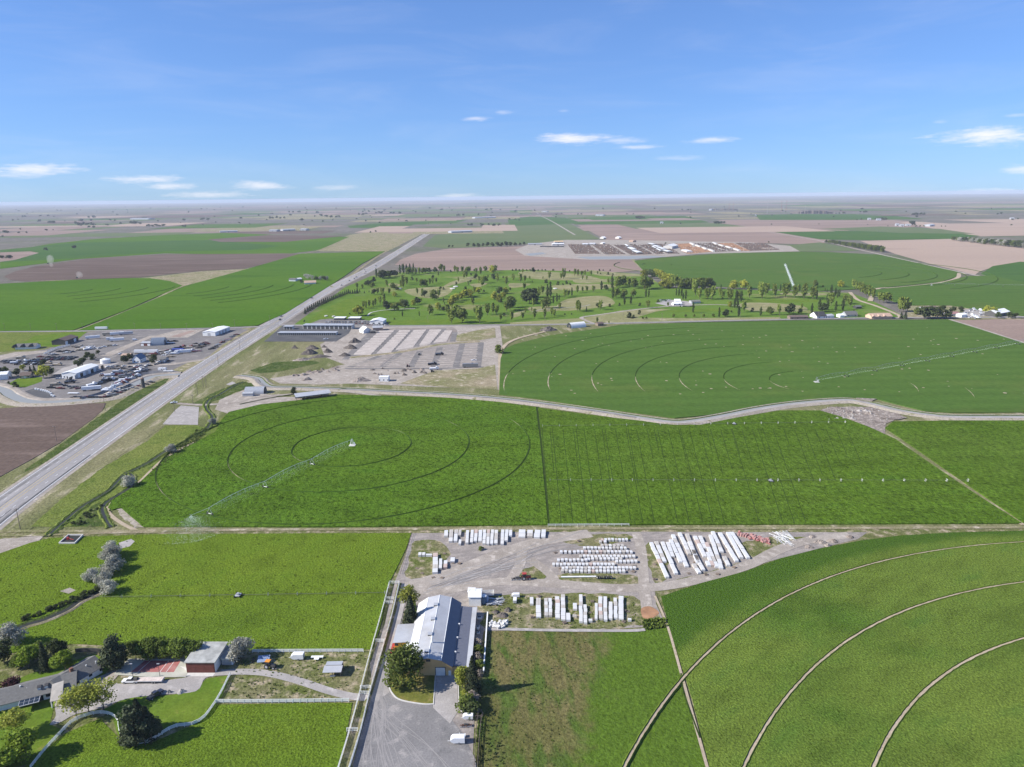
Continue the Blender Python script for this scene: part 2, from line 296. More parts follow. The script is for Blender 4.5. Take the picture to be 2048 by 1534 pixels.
M_blue=pmat('blue_panel',(.05,.07,.26),.5); M_red=pmat('red_paint',(.34,.05,.04),.5,var=.15); M_orange=pmat('orange_paint',(.62,.25,.03),.5,var=.15); M_rusty=pmat('rusted_steel',(.16,.085,.055),.8,var=.3,vs=2)
M_glass=pmat('dark_glass',(.02,.025,.03),.08,var=.02,spec=.6); M_tyre=pmat('tyre_rubber',(.025,.025,.026),.85); M_steel=pmat('galvanised_steel',(.33,.34,.35),.4,.5,.08); M_pivot=pmat('pivot_steel',(.60,.62,.63),.45,.2,.05); M_darkst=pmat('dark_steel',(.09,.088,.085),.6,.2,.2)
M_wood=pmat('weathered_wood',(.19,.15,.12),.9,var=.25,vs=2); M_fence=pmat('white_vinyl',(.78,.78,.74),.5,var=.05); M_conc=pmat('pale_concrete',(.52,.50,.47),.85,var=.1); M_court=pmat('red_court',(.33,.105,.095),.85,var=.15,vs=.3,dirt=(.36,.27,.24)); M_courtg=pmat('pale_green_court',(.40,.39,.33),.85,var=.12,vs=.3)
M_bark=pmat('tree_bark',(.12,.095,.075),.9,var=.25,vs=3); M_stone=pmat('grey_stone',(.38,.36,.33),.9,var=.25,vs=1.)
CARCOL=[pmat('car_paint_'+n,c,.3,var=.03,spec=.5) for n,c in (('white',(.75,.75,.75)),('silver',(.42,.43,.45)),('black',(.025,.025,.028)),('red',(.20,.055,.045)),('blue',(.05,.07,.14)),('tan',(.42,.35,.25)),('grey',(.16,.165,.17)),('green',(.05,.12,.07)))]
CARNAME=['white','silver','black','red','blue','tan','grey','green']
L_yel=leafmat('leaf_gold',(.35,.345,.045),(.28,.30,.035),(.16,.19,.025)); L_grn=leafmat('leaf_green',(.12,.175,.025),(.17,.22,.035),(.06,.10,.015),transl=.35); L_drk=leafmat('leaf_dark',(.052,.072,.022),(.078,.10,.03),(.032,.047,.015))
L_spring=leafmat('leaf_spring',(.20,.26,.05),(.265,.32,.065),(.12,.17,.03),transl=.38); L_pop=leafmat('leaf_poplar',(.055,.085,.022),(.08,.112,.03),(.036,.058,.016)); L_con=leafmat('needle',(.042,.056,.027),(.062,.076,.034),(.026,.038,.018),transl=.1)
L_sil=leafmat('leaf_silver',(.36,.355,.29),(.43,.42,.36),(.22,.225,.16)); L_brt=leafmat('leaf_bright',(.17,.26,.02),(.24,.31,.03),(.095,.16,.015),transl=.35); L_mar=leafmat('leaf_maroon',(.07,.022,.024),(.10,.035,.035),(.04,.012,.014))
L_ol=leafmat('leaf_olive',(.125,.165,.03),(.17,.21,.04),(.07,.10,.02),transl=.35); L_lime=leafmat('leaf_lime',(.27,.30,.04),(.32,.33,.06),(.17,.2,.03),transl=.35); L_blos=leafmat('leaf_blossom',(.40,.34,.31),(.30,.25,.2),(.20,.17,.09))

def lushmix(m,green,fn,rng_,noise_amp,nscale=.12):
    """blend a second crop colour into a ground material where the growth changes across the plot."""
    t=NT(m.node_tree); b=t.n['Principled BSDF']; src=b.inputs['Base Color'].links[0].from_socket; p=pos(t); s=t.new('ShaderNodeSeparateXYZ'); t.l.new(p,s.inputs[0])
    u=t.math('ADD',fn(t,s.outputs[0],s.outputs[1],p),t.math('MULTIPLY',t.math('SUBTRACT',t.noise(p,nscale,5,.65),.5),noise_amp)); f=t.rng(u,rng_[0],rng_[1],smooth=True)
    n3=t.rng(t.noise(p,1.1,4,.65),.3,.7,.6,1.4); cc=t.new('ShaderNodeCombineColor')
    for i in range(3): t.l.new(n3,cc.inputs[i])
    t.l.new(t.mix(f,src,t.mix(1.0,green,cc.outputs[0],'MULTIPLY')),b.inputs['Base Color'])
lushmix(M_scrub,(.075,.125,.016),lambda t,x,y,p:t.math('ADD',t.math('ADD',x,t.math('MULTIPLY',y,-.3)),42.),(-2,12),34)
# ---------------------------------------------------------------- terrain
mb=MB(); mb.add([(-45000,-600,0),(45000,-600,0),(45000,45000,0),(-45000,45000,0)],[(0,1,2,3)]); struct(mb.build('ground',M_steppe))
m_haze=bpy.data.materials.new('haze_air'); m_haze.use_nodes=True; hn=m_haze.node_tree; hn.nodes.clear()
ho=hn.nodes.new('ShaderNodeOutputMaterial'); hv=hn.nodes.new('ShaderNodeVolumePrincipled'); hv.inputs['Density'].default_value=4.0e-5; hv.inputs['Color'].default_value=(.78,.86,1,1); hv.inputs['Anisotropy'].default_value=.0
hn.links.new(hv.outputs[0],ho.inputs['Volume'])
mb=MB(); mb.box(-46000,46000,-700,46000,-1,175); hz=mb.build('haze',m_haze); hz['kind']='stuff'
# far fields, drawn from the back to the front
RX_=random.Random(11)
far_m=[M_soilL,M_soil,M_cropF,M_cropD,M_soilP,M_dry,M_steppe,M_cropN]
def farpatch(y0,y1,n,weights,lvl,wmul=1.0):
    for _ in range(n):
        y=RX_.uniform(y0,y1)**1; X=RX_.uniform(-.78,.78)*y; wd=RX_.uniform(300,900)*wmul; dp=RX_.uniform(250,800)*wmul
        P=[(X,y),(X+wd,y+RX_.uniform(-8,8)),(X+wd-12,y+dp),(X-12,y+dp)]
        z=.02*lvl+.004*RX_.randrange(200)
        mb=MB(); mb.add([(a,b,z) for a,b in P],[(0,1,2,3)]); struct(mb.build('far_field',RX_.choices(far_m,weights)[0]))
farpatch(3200,7000,70,[3,2,.7,2,.6,3,3,.5],4)
farpatch(6000,12000,90,[3,2,.8,2,.5,3,3,.6],4,1.5)
farpatch(11000,24000,90,[3,2,.8,2,.5,3,3,.6],4,2.6)
f=field
# left far
f('waste_ground',[(-250,662),(560,652),(1200,648),(2250,634),(2250,1057),(-250,1067)],M_verge,17)
f('grass_field',[(0,505),(100,488),(190,478),(330,470),(450,466),(560,470),(700,474),(640,500),(560,510),(330,507),(160,518),(0,538)],M_cropFL,22)
f('crop_field',[(0,500),(150,486),(420,480),(560,492),(500,500),(330,503),(180,515),(0,525)],M_cropF,23)
f('ploughed_field',[(415,479),(540,470),(690,472),(570,484),(440,484)],M_soil,24)
f('bare_field',[(0,505),(60,503),(78,506),(30,520),(0,524)],M_soilL,25)
f('ploughed_field',[(8,553),(30,543),(70,533),(180,517),(330,509),(570,507),(600,508),(560,522),(490,537),(390,543),(280,555),(50,563),(20,560)],M_soil,24)
f('waste_ground',[(40,563),(290,556),(400,543),(492,538),(560,522),(520,540),(440,556),(360,573),(330,582),(300,560)],M_dry,23)
f('crop_field',[(-60,572),(60,565),(160,560),(250,557),(300,557),(340,563),(365,572),(300,600),(250,622),(190,645),(145,662),(-60,664)],M_cropFL,24,h=.5)
f('crop_field',[(370,573),(500,537),(600,508),(770,503),(724,528),(690,552),(660,572),(620,597),(570,628),(515,652),(440,656),(155,662),(200,645),(300,603)],M_cropFL,24,h=.5)
f('farmyard',[(560,562),(585,553),(640,551),(663,556),(650,567),(600,571)],M_dry,40)
# between: waste strip by road, far right of road
f('waste_ground',[(620,497),(700,470),(800,452),(870,450),(850,465),(790,495),(770,503),(640,503)],M_dry,20)
f('crop_field',[(695,452),(780,445),(935,440),(900,449),(800,456),(700,456)],M_cropF,23)
f('crop_field',[(845,493),(870,470),(960,462),(1020,460),(1010,447),(1060,435),(1120,437),(1200,478),(1050,488),(960,494),(890,497)],M_cropD,22)
f('crop_field',[(1015,440),(1060,433),(1130,435),(1155,447),(1020,452)],M_cropF,24)
f('crop_field',[(1125,437),(1240,433),(1370,432),(1420,445),(1320,449),(1150,449)],M_cropF,23)
f('bare_field',[(1155,450),(1420,446),(1500,442),(1700,460),(1640,490),(1520,486),(1400,487),(1230,488),(1205,476)],M_soilL,22)
f('bare_field',[(1430,440),(1640,438),(1800,440),(1960,450),(1700,459),(1520,455)],M_soilL,21)
f('crop_field',[(1510,430),(1590,428),(1760,429),(1850,438),(1700,440),(1520,440)],M_cropF,24)
f('crop_field',[(1500,456),(1560,458),(1700,462),(1880,463),(1960,472),(1900,478),(1740,481),(1640,479)],M_cropF,24)
f('crop_field',[(1640,458),(1760,453),(1880,458),(1950,468),(1800,466)],M_cropD,25)
f('bare_field',[(1840,440),(2048,438),(2120,470),(1960,473),(1880,460),(1800,446)],M_soilP,22)
f('bare_field',[(1720,482),(1900,478),(2120,492),(2120,530),(2000,530),(1960,543),(1950,550),(1860,528),(1790,508)],M_soilP,23)
f('crop_field',[(1560,492),(1640,485),(1700,497),(1720,502),(1600,503)],M_cropD,25)
f('crop_field',[(1962,548),(1985,533),(2040,524),(2140,530),(2140,575),(2048,565),(1990,557)],M_cropF,26,h=.4)
f('bare_field',[(830,508),(900,497),(1060,492),(1200,511),(1265,519),(1290,541),(1230,545),(1050,540),(900,543),(790,530),(800,520)],M_soilL,23)
f('feedlot_ground',[(1030,500),(1060,488),(1130,480),(1230,480),(1500,485),(1580,492),(1600,503),(1400,508),(1320,515),(1270,519),(1180,520),(1050,512)],M_dirt,26)
# pens
PEN=[((1135,489),(1180,489),(1205,508),(1150,508),M_manure),((1183,489),(1222,489),(1252,509),(1210,509),M_manure),((1226,490),(1255,490),(1300,509),(1262,510),M_soil),((1256,489),(1272,489),(1310,509),(1290,509),M_manure),((1274,490),(1298,489),(1330,508),(1312,509),M_manure),((1300,489),(1330,488),(1360,508),(1335,508),M_manure),
 ((1350,488),(1380,487),(1395,507),(1370,508),M_rust),((1372,494),(1400,493),(1425,504),(1385,507),M_rust),((1387,487),(1402,487),(1455,503),(1430,504),M_manure),((1404,487),(1425,486),(1475,502),(1458,503),M_manure),((1432,486),(1465,486),(1500,502),(1480,502),M_rust),((1470,486),(1530,487),(1560,500),(1500,502),M_manure)]
for a,b,c,d,m in PEN: f('cattle_pen',[a,b,c,d],m,30)
f('lagoon',[(1150,514),(1300,512),(1335,514),(1260,519),(1180,519)],M_water,32)
f('lagoon',[(1050,508),(1085,505),(1092,508),(1060,512)],M_water,32)
# far pivot north-east
f('crop_field',[(1268,522),(1320,516),(1450,507),(1600,504),(1660,505),(1760,510),(1850,530),(1915,545),(1912,555),(1880,565),(1800,573),(1740,578),(1640,583),(1400,572),(1330,560),(1300,548),(1285,540)],M_cropN,24,h=.5)
f('dry_circle',[(1380,529),(1395,525),(1412,526),(1418,530),(1400,535),(1385,538)],M_dry,36)
f('dry_circle',[(1583,540),(1600,538),(1625,540),(1633,544),(1615,546),(1590,543)],M_track,36)
f('crop_field',[(1720,583),(1790,576),(1880,567),(1935,553),(1985,552),(2060,568),(2140,580),(2140,640),(2020,630),(1900,612),(1815,612)],M_cropN,25,h=.5)
# golf course
f('golf_course',[(588,650),(640,612),(690,575),(740,553),(770,545),(900,543),(1050,540),(1230,545),(1290,549),(1330,575),(1700,586),(1740,600),(1815,636),(1500,640),(1190,645),(830,651)],M_golf,22)
for q in ([(905,563),(945,553),(960,556),(900,572),(885,575)],[(815,579),(900,574),(895,590),(860,597),(820,590)],[(1050,543),(1150,548),(1200,560),(1090,560),(1040,552)],[(1105,572),(1200,568),(1230,575),(1140,582)],[(1130,600),(1200,592),(1225,600),(1220,612),(1120,622)],[(1150,560),(1215,559),(1228,563),(1160,567)],[(1020,567),(1060,568),(1050,573),(1022,576)],[(940,569),(975,567),(955,575)],[(780,567),(800,569),(795,574),(778,572)],[(1480,608),(1530,606),(1600,612),(1615,620),(1590,624),(1500,622)],[(1560,587),(1640,586),(1650,591),(1590,592)],[(1180,541),(1235,546),(1290,550),(1280,553),(1200,552)],[(1025,628),(1050,622),(1040,632),(1025,636)],[(1060,615),(1120,613),(1115,622),(1065,624)],[(1110,617),(1160,602),(1140,620)]):
    f('golf_rough',q,M_rough,26,sm=4)
for q in ([(690,648),(830,640),(960,640),(1000,644),(830,650)],[(1350,621),(1460,617),(1460,622),(1340,625)],[(870,615),(905,607),(1000,590),(1010,594),(940,608)],[(620,640),(690,600),(760,590),(760,603),(720,630),(650,648)],[(1500,600),(1640,600),(1640,604),(1500,605)]):
    f('fairway',q,M_lawn,25,sm=4)
for x,y,r in ((905,578,3.2),(911,574,3.),(800,578,2.),(667,634,1.5),(652,633,1.5),(1110,578,2.5)): 
    c=G(x,y); mb=MB(); mb.prism([(c.x+r*math.cos(k*.7854)*1.6,c.y+r*math.sin(k*.7854)*2.5) for k in range(8)],0,1.5); struct(mb.build('sand_bunker',M_conc))
f('dry_verge',[(1020,646),(1110,640),(1180,636),(1240,622),(1330,618),(1260,640),(1340,642),(1560,639),(1560,635),(1380,637),(1280,636),(1250,634),(1240,650),(1020,652)],M_rough,27)
f('dry_verge',[(1170,648),(1170,636),(1260,620),(1345,619),(1270,630),(1250,636),(1290,641),(1560,637),(1570,641),(1290,646)],M_rough,27)
f('parking_lot',[(617,649),(640,640),(660,638),(720,640),(772,645),(780,651),(620,653)],M_darkgravel,28)
f('parking_lot',[(1310,607),(1340,600),(1375,603),(1390,612),(1340,614)],M_pink,28)
# north pivot field (wheat_north)
f('crop_field',[(998,790),(1001,720),(1008,700),(1030,690),(1100,672),(1200,658),(1240,651),(1400,646),(1600,642),(1895,640),(1960,660),(2060,692),(2140,720),(2140,826),(1900,827),(1850,824),(1800,812),(1755,800),(1700,797),(1600,803),(1500,818),(1420,832),(1350,838),(1200,818),(1080,800)],M_cropN,26,h=.5)
f('bare_field',[(1898,641),(1960,640),(2140,636),(2140,705),(2048,685),(1960,660)],M_soilL,26)
f('farm_garden',[(1815,612),(1900,612),(2020,630),(2048,640),(1815,636)],M_dry,27)
f('yard',[(1925,620),(1965,617),(1975,632),(1930,636)],M_pink,28)
# RV park and construction ground
f('graded_ground',[(640,690),(690,660),(720,652),(1000,652),(1005,690),(998,780),(700,768),(640,770),(560,768),(540,758),(620,745),(680,735),(600,720)],M_dirt,22)
M_gap=gmat('graded_dark',(.25,.215,.19),(.21,.18,.16),(.29,.25,.22),big=.03,mid=.1,fine=.6,contrast=.2)
f('graded_pads',[(700,715),(765,658),(905,655),(915,662),(905,685),(830,690),(745,712)],M_gap,25)
f('graded_pads',[(690,735),(760,712),(880,688),(965,685),(955,733),(830,735)],M_yard,25)
f('dry_grass',[(800,768),(870,742),(955,738),(990,730),(995,780),(900,776)],M_dry,26)
f('dry_grass',[(905,672),(960,660),(990,656),(992,676),(950,683),(915,684)],M_dry,26)
f('dry_grass',[(455,712),(520,690),(560,683),(640,690),(650,715),(690,730),(600,745),(530,752),(440,760)],M_verge,23)
f('green_patch',[(500,742),(550,725),(630,722),(640,727),(560,744),(520,748)],M_reed,28)
f('storage_yard',[(528,684),(565,652),(705,655),(697,668),(672,684)],M_blacktop,27)
# salvage yard and west side
f('meadow',[(-80,664),(100,662),(160,663),(110,685),(60,700),(-80,712)],M_marsh,22)
f('machinery_yard',[(-80,722),(20,708),(90,700),(120,690),(165,667),(200,663),(330,659),(470,655),(497,660),(480,688),(420,713),(370,740),(345,749),(300,753),(280,765),(240,788),(205,797),(120,801),(62,800),(20,783),(-80,745)],M_darkgravel,23)
f('house_lot',[(40,690),(70,672),(150,664),(175,664),(155,680),(110,695)],M_lawn,25)
f('lawn',[(18,768),(35,758),(85,755),(84,764),(50,776),(25,775)],M_lawn,26)
f('dark_pad',[(47,784),(70,778),(100,783),(112,795),(80,799)],M_blacktop,27)
f('graded_lot',[(290,677),(355,661),(410,659),(375,676)],M_dirt,26); f('graded_lot',[(340,674),(380,662),(392,662),(360,675)],M_soilL,27)
f('graded_lot',[(0,712),(30,705),(95,702),(90,706),(20,716),(0,722)],M_dirt,26); f('graded_lot',[(105,750),(125,737),(150,730),(240,726),(225,732),(160,745)],M_pink,25)
f('pale_lane',[(200,712),(300,672),(312,672),(220,714)],M_dirt,27); f('lane',[(200,733),(345,728),(410,718),(412,721),(345,731),(200,736)],M_dirt,28)
f('yard_front',[(375,733),(440,703),(455,705),(400,730)],M_dry,27); f('yard_front',[(345,741),(385,722),(408,722),(365,745)],M_dry,27)
f('ploughed_field',[(-160,830),(0,818),(100,811),(212,807),(205,822),(185,840),(120,887),(60,922),(0,955),(-160,1040)],M_soil,24,h=.1)
f('verge',[(-200,1150),(0,960),(60,924),(120,888),(205,823),(215,807),(290,770),(350,750),(372,742),(330,790),(200,890),(0,1000)],M_verge,21)
f('weeds',[(100,905),(215,822),(260,790),(300,772),(340,755),(330,770),(250,830),(120,912),(40,950)],M_reed,25,step=4,amp=.8)
# road
HW=[(-120,1120),(0,1022),(180,893),(401,740),(531,658),(652,583),(746,535),(800,502),(857,466),(880,456)]
hwp=smooth_path([G(x,y) for x,y in HW],8)
strip('road_shoulder',hwp,[(-17,.55),(-14,1.3),(14,1.3),(17,.55)],[M_dirt])
strip('highway',hwp,[(-12,1.36),(12,1.36)],[M_asph])
def hwline(off,wd,mat,nm,i0=0,i1=None,z=1.40): strip(nm,hwp[i0:i1],[(off-wd/2,z),(off+wd/2,z)],[mat])
hwline(-10.6,.28,M_paint,'lane_marking'); hwline(10.6,.28,M_paint,'lane_marking'); hwline(-1.2,.2,M_ypaint,'lane_marking'); hwline(1.2,.2,M_ypaint,'lane_marking')
mb=MB()
for o in (-5.6,5.6):
    acc=0
    for a,b in zip(hwp[:44],hwp[1:45]):
        d=b-a; L=d.length; u=d.normalized(); r=Vector((u.y,-u.x,0)); s=-acc
        while s<L:
            if s>=0:
                q=a+u*s+r*o; q2=q+u*min(3.6,L-s); mb.add([q-r*.1+Vector((0,0,.65)),q+r*.1+Vector((0,0,.65)),q2+r*.1+Vector((0,0,.65)),q2-r*.1+Vector((0,0,.65))],[(0,1,2,3)])
            s+=12
        acc=(acc+L)%12
struct(mb.build('lane_marking',M_paint))
# older dark repair strips on the pavement
hwline(8.9,2.4,M_gravel,'road_patch',0,10,1.385); hwline(-8.2,2.2,M_gravel,'road_patch',4,22,1.385); hwline(6,.5,M_blacktop,'road_patch',0,9,1.388); hwline(9.6,1.4,M_blacktop,'road_patch',2,16,1.388); hwline(-2.6,.5,M_gravel,'road_patch',8,34,1.388)
def road(name,pts,wd,mat,lvl,n=6): h=.02*lvl-ZB; return strip(name,pxpath(pts,n),[(-wd/2,h),(wd/2,h)],[mat])
road('road',[(-80,664),(160,663),(330,659),(500,655),(560,651),(700,653),(1000,651),(1200,648),(1500,641),(1720,637),(1900,636),(2120,634)],9,M_pink,34)
road('road_surface',[(-80,664),(160,663),(330,659),(500,655),(560,651),(700,653),(1000,651),(1200,648),(1500,641),(1720,637),(1900,636),(2120,634)],5,M_gravel,35)
road('road',[(1040,425),(1083,433),(1150,470)],10,M_dirt,30); road('road',[(1083,433),(1052,408)],14,M_gravel,30)
road('road',[(1480,455),(1620,478),(1720,500),(1860,532),(1960,553),(2120,590)],10,M_dirt,34)
road('lane',[(1265,519),(1290,542),(1300,549)],9,M_dry,34); road('lane',[(1290,541),(1345,545),(1420,530),(1560,512),(1620,507)],5,M_track,40)
road('lane',[(1185,647),(1168,640),(1165,635),(1200,630),(1270,620),(1340,613)],6,M_dirt,34); road('lane',[(1340,613),(1420,610),(1480,612)],5,M_dirt,35)
road('lane',[(1740,603),(1755,578),(1790,576),(1880,566),(1915,556),(1918,547),(1930,549)],8,M_track,41)
road('lane',[(1700,585),(1715,600),(1750,612),(1795,630),(1800,637)],6,M_track,35)
road('lane',[(1897,640),(1960,660),(2060,692),(2140,716)],10,M_dirt,38)
road('lane',[(1003,790),(1001,740),(1004,700),(1030,680),(1090,664)],4.5,M_track,42)
road('lane',[(160,661),(300,604),(365,573),(440,556),(520,540),(600,510),(640,500),(700,474)],7,M_dry,38)
road('lane',[(490,661),(560,622),(620,600),(655,585),(690,560),(760,510),(800,490)],7,M_dry,20)
road('lane',[(565,557),(640,566),(665,575)],5,M_dry,42)
road('lane',[(355,808),(405,811),(470,806),(500,797),(530,793),(580,790),(670,783),(760,793)],5,M_dirt,33)
road('lane',[(400,735),(450,690),(500,660)],5,M_dry,26)
road('cart_path',[(735,632),(745,625),(780,620),(830,618)],2.5,M_conc,36); road('cart_path',[(1065,624),(1090,619),(1160,614),(1180,610)],2.5,M_pink,36)
# road east of feedlot, feed lanes
for a,b in (((1178,488),(1206,509)),((1220,488),(1256,510)),((1254,489),(1262,492)),((1272,488),(1312,510)),((1326,488),(1372,508)),((1402,486),(1458,503)),((1428,486),(1478,502))): road('feed_lane',[a,b],9,M_dirt,36,1)
road('feed_lane',[(1130,488),(1330,487),(1480,485)],8,M_dirt,37,1); road('feed_lane',[(1140,510),(1330,511),(1480,503)],9,M_dirt,37,1)
# RV park rows: gravel lanes and pale levelled pads
for a,b in (((757,661),(706,713)),((795,660),(747,712)),((824,660),(785,706)),((855,659),(830,695)),((886,658),(862,690))): road('gravel_lane',[a,b],9,M_darkgravel,27,1)
for a,b in (((745,662),(690,720)),((910,665),(905,684)),((760,713),(700,735)),((800,707),(765,735)),((840,703),(822,735)),((880,695),(868,735)),((925,688),(912,735)),((962,686),(955,735))): road('gravel_lane',[a,b],7,M_darkgravel,27,1)
road('gravel_lane',[(700,716),(800,705),(880,690),(960,684)],8,M_dry,28); road('gravel_lane',[(690,738),(800,738),(900,737),(958,733)],6,M_darkgravel,28)
mb=MB(); rr=random.Random(3)
for (a,b,c,d,n) in (((706,711),(741,711),(790,661),(760,662),10),((752,709),(782,706),(822,661),(800,661),10),((790,702),(826,696),(853,660),(828,661),9),((838,692),(860,689),(884,660),(860,660),8),((866,687),(893,684),(905,662),(890,662),7)):
    for i in range(n):
        t=(i+.5)/n; l=G(a[0]+(d[0]-a[0])*t,a[1]+(d[1]-a[1])*t); r=G(b[0]+(c[0]-b[0])*t,b[1]+(c[1]-b[1])*t); w=(G(d[0],d[1]).y-G(a[0],a[1]).y)/n*.17
        mb.add([(l.x,l.y-w,.9),(r.x,r.y-w,.9),(r.x,r.y+w,.9),(l.x,l.y+w,.9),(l.x,l.y-w*2,.52),(r.x,r.y-w*2,.52),(l.x,l.y+w*2,1.2),(r.x,r.y+w*2,1.2)],[(0,1,2,3),(4,5,1,0),(3,2,7,6)])
struct(mb.build('pad_rows',gmat('levelled_pad',(.44,.39,.35),(.38,.335,.30),None,big=.1,fine=.6,contrast=.15)))
mb=MB()
for (a,b,c,d,n) in (((700,733),(758,733),(775,718),(720,722),5),((765,733),(818,733),(830,708),(790,712),6),((828,733),(862,733),(872,702),(845,704),7),((872,732),(905,732),(918,692),(888,696),9),((918,732),(952,730),(958,688),(930,689),9)):
    for i in range(n):
        t=(i+.5)/n; l=G(a[0]+(d[0]-a[0])*t,a[1]+(d[1]-a[1])*t); r=G(b[0]+(c[0]-b[0])*t,b[1]+(c[1]-b[1])*t)
        mb.add([(l.x,l.y-1.2,.52),(r.x,r.y-1.2,.52),(r.x,r.y,1.),(l.x,l.y,1.),(r.x,r.y+1.2,.52),(l.x,l.y+1.2,.52)],[(0,1,2,3),(3,2,4,5)])
struct(mb.build('pad_rows',M_dirt))
# creek, meadow west of the main field
f('wet_meadow',[(60,1055),(110,1010),(200,940),(300,880),(330,852),(395,852),(420,858),(440,840),(455,828),(430,866),(392,886),(331,919),(280,967),(215,1020),(230,1055)],M_marsh,24,step=3,amp=.6)
f('roadside_weeds',[(-40,1060),(0,1040),(180,918),(300,830),(345,800),(400,760),(450,755),(520,765),(560,778),(520,800),(455,828),(420,855),(330,852),(200,940),(90,1030),(60,1062)],M_verge,22)
f('dirt_pad',[(325,850),(350,822),(362,812),(398,815),(396,851)],M_pink,27); f('green_bank',[(385,808),(430,785),(480,765),(520,768),(490,778),(440,800),(400,812)],M_reed,26,step=3,amp=.8)
f('farmyard',[(440,800),(490,780),(560,795),(600,795),(610,803),(520,811),(455,828),(430,820)],M_dirt,25); f('dry_circle',[(452,770),(465,764),(472,768),(460,772)],M_pink,30)
CR=[(95,1075),(125,1048),(165,1015),(215,985),(235,965),(250,950),(275,938),(300,925),(330,905),(360,890),(385,875),(410,862),(420,850),(425,835),(415,822),(412,812),(420,800),(440,790),(470,772),(490,765)]
strip('creek',pxpath(CR),[(-3.0,1.3),(-1.9,1.75),(-.6,1.4),(.6,1.4),(1.8,1.9),(3.0,1.3)],[M_marsh,M_creek,M_reed],[0,2,1,2,0],wv=.3)
CR2=[(222,1056),(212,1040),(205,1020),(215,1005),(240,990),(262,975),(268,960),(262,950),(250,948)]
strip('creek',pxpath(CR2),[(-2.6,1.25),(-1.6,1.65),(-.7,1.4),(.7,1.4),(1.5,1.75),(2.6,1.25)],[M_marsh,M_creek,M_reed],[0,2,1,2,0],wv=.3)
f('weed_patch',[(140,1055),(190,1010),(205,1005),(210,1030),(215,1055)],M_reed,26,step=2.5,amp=.8)
road('field_path',[(280,1066),(250,1052),(225,1035),(215,1020),(225,1002),(254,984),(280,965),(331,917),(392,884)],2.2,M_track,30)
# main crop field
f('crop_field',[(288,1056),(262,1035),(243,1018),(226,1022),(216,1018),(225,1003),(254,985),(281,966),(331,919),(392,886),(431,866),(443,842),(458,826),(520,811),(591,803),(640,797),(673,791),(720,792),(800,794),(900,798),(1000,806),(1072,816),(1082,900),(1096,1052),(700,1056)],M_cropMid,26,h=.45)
f('bare_patch',[(232,1018),(243,1016),(262,1034),(290,1056),(270,1057),(245,1035)],M_bank,27,step=2,amp=.7)
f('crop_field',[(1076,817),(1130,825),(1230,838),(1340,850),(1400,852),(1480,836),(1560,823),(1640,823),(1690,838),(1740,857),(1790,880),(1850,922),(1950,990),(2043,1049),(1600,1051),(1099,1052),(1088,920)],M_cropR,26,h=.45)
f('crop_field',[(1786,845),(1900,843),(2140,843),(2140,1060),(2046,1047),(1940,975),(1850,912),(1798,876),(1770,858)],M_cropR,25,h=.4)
f('dry_circle',[(1943,960),(1952,951),(1975,950),(2003,955),(2019,963),(2010,972),(1985,974),(1960,970)],M_dry,36,sm=4)
road('field_track',[(1072,815),(1085,920),(1097,1052)],5,M_trackg,36,1); road('field_edge',[(1690,838),(1740,858),(1790,882),(1850,924),(1950,992),(2046,1052)],2.2,M_track,36)
# banks and canals
CAN=[(480,752),(515,757),(528,768),(545,775),(600,776),(700,780),(800,785),(900,790),(1000,798),(1100,810),(1200,824),(1290,838),(1345,845),(1385,843),(1450,832),(1520,818),(1600,807),(1690,801),(1740,808),(1800,822),(1860,831),(1920,835),(2140,835)]
cp=pxpath(CAN)
strip('canal_bank',cp,[(-6.5,1.2),(-4.8,2.0),(-3.2,2.0),(-2.2,1.4)],[M_bank,M_reed],[0,0,1]); strip('canal',cp,[(-2.3,1.5),(1.7,1.5)],[M_water])
strip('canal_bank',cp,[(1.5,1.4),(2.4,2.3),(6.4,2.3),(10,1.2)],[M_reed,M_bank],[0,1,1]); strip('canal_road',cp[:66],[(2.8,2.34),(5.4,2.34)],[M_gravel]); strip('canal_road',cp[65:],[(2.8,2.34),(6,2.34)],[M_pink])
f('rubble_patch',[(1640,822),(1660,815),(1700,815),(1740,815),(1770,822),(1800,833),(1790,842),(1770,850),(1770,870),(1740,857),(1690,838)],M_berm,29,step=3,amp=.8); f('rubble_patch',[(1712,798),(1735,795),(1755,800),(1740,806),(1715,803)],M_berm,50,step=3,amp=.8)
f('rubble_patch',[(1750,826),(1790,828),(1815,838),(1790,842),(1760,838)],M_berm,52,step=3,amp=.8)
CW=[(-80,760),(0,779),(22,792),(50,803),(90,806),(150,803),(205,797),(228,792),(256,777),(287,762),(310,754),(360,750)]
cw=pxpath(CW)
strip('canal_bank',cw,[(-13,1.2),(-10,2.),(-6,2.),(-4.6,1.3)],[M_dirt]); strip('canal',cw,[(-4.8,1.45),(4.4,1.45)],[M_water]); strip('canal_bank',cw,[(4.2,1.3),(5.6,2.2),(8.5,2.2),(14,1.2)],[M_reed,M_bank],[0,1,1])
strip('gravel_berm',pxpath([(180,803),(225,790),(262,770),(290,755),(330,749)]),[(-15,1.2),(-12.5,3.2),(-10,1.2)],[M_gravel])
# boundary lane between the big field and the southern lots
road('boundary_track',[(-60,1064),(200,1064),(600,1061),(830,1060),(1200,1059),(1700,1058),(2140,1056)],2.6,M_dry,31)
road('dirt_path',[(0,1072),(60,1073),(200,1068),(330,1066)],2,M_dry,32)
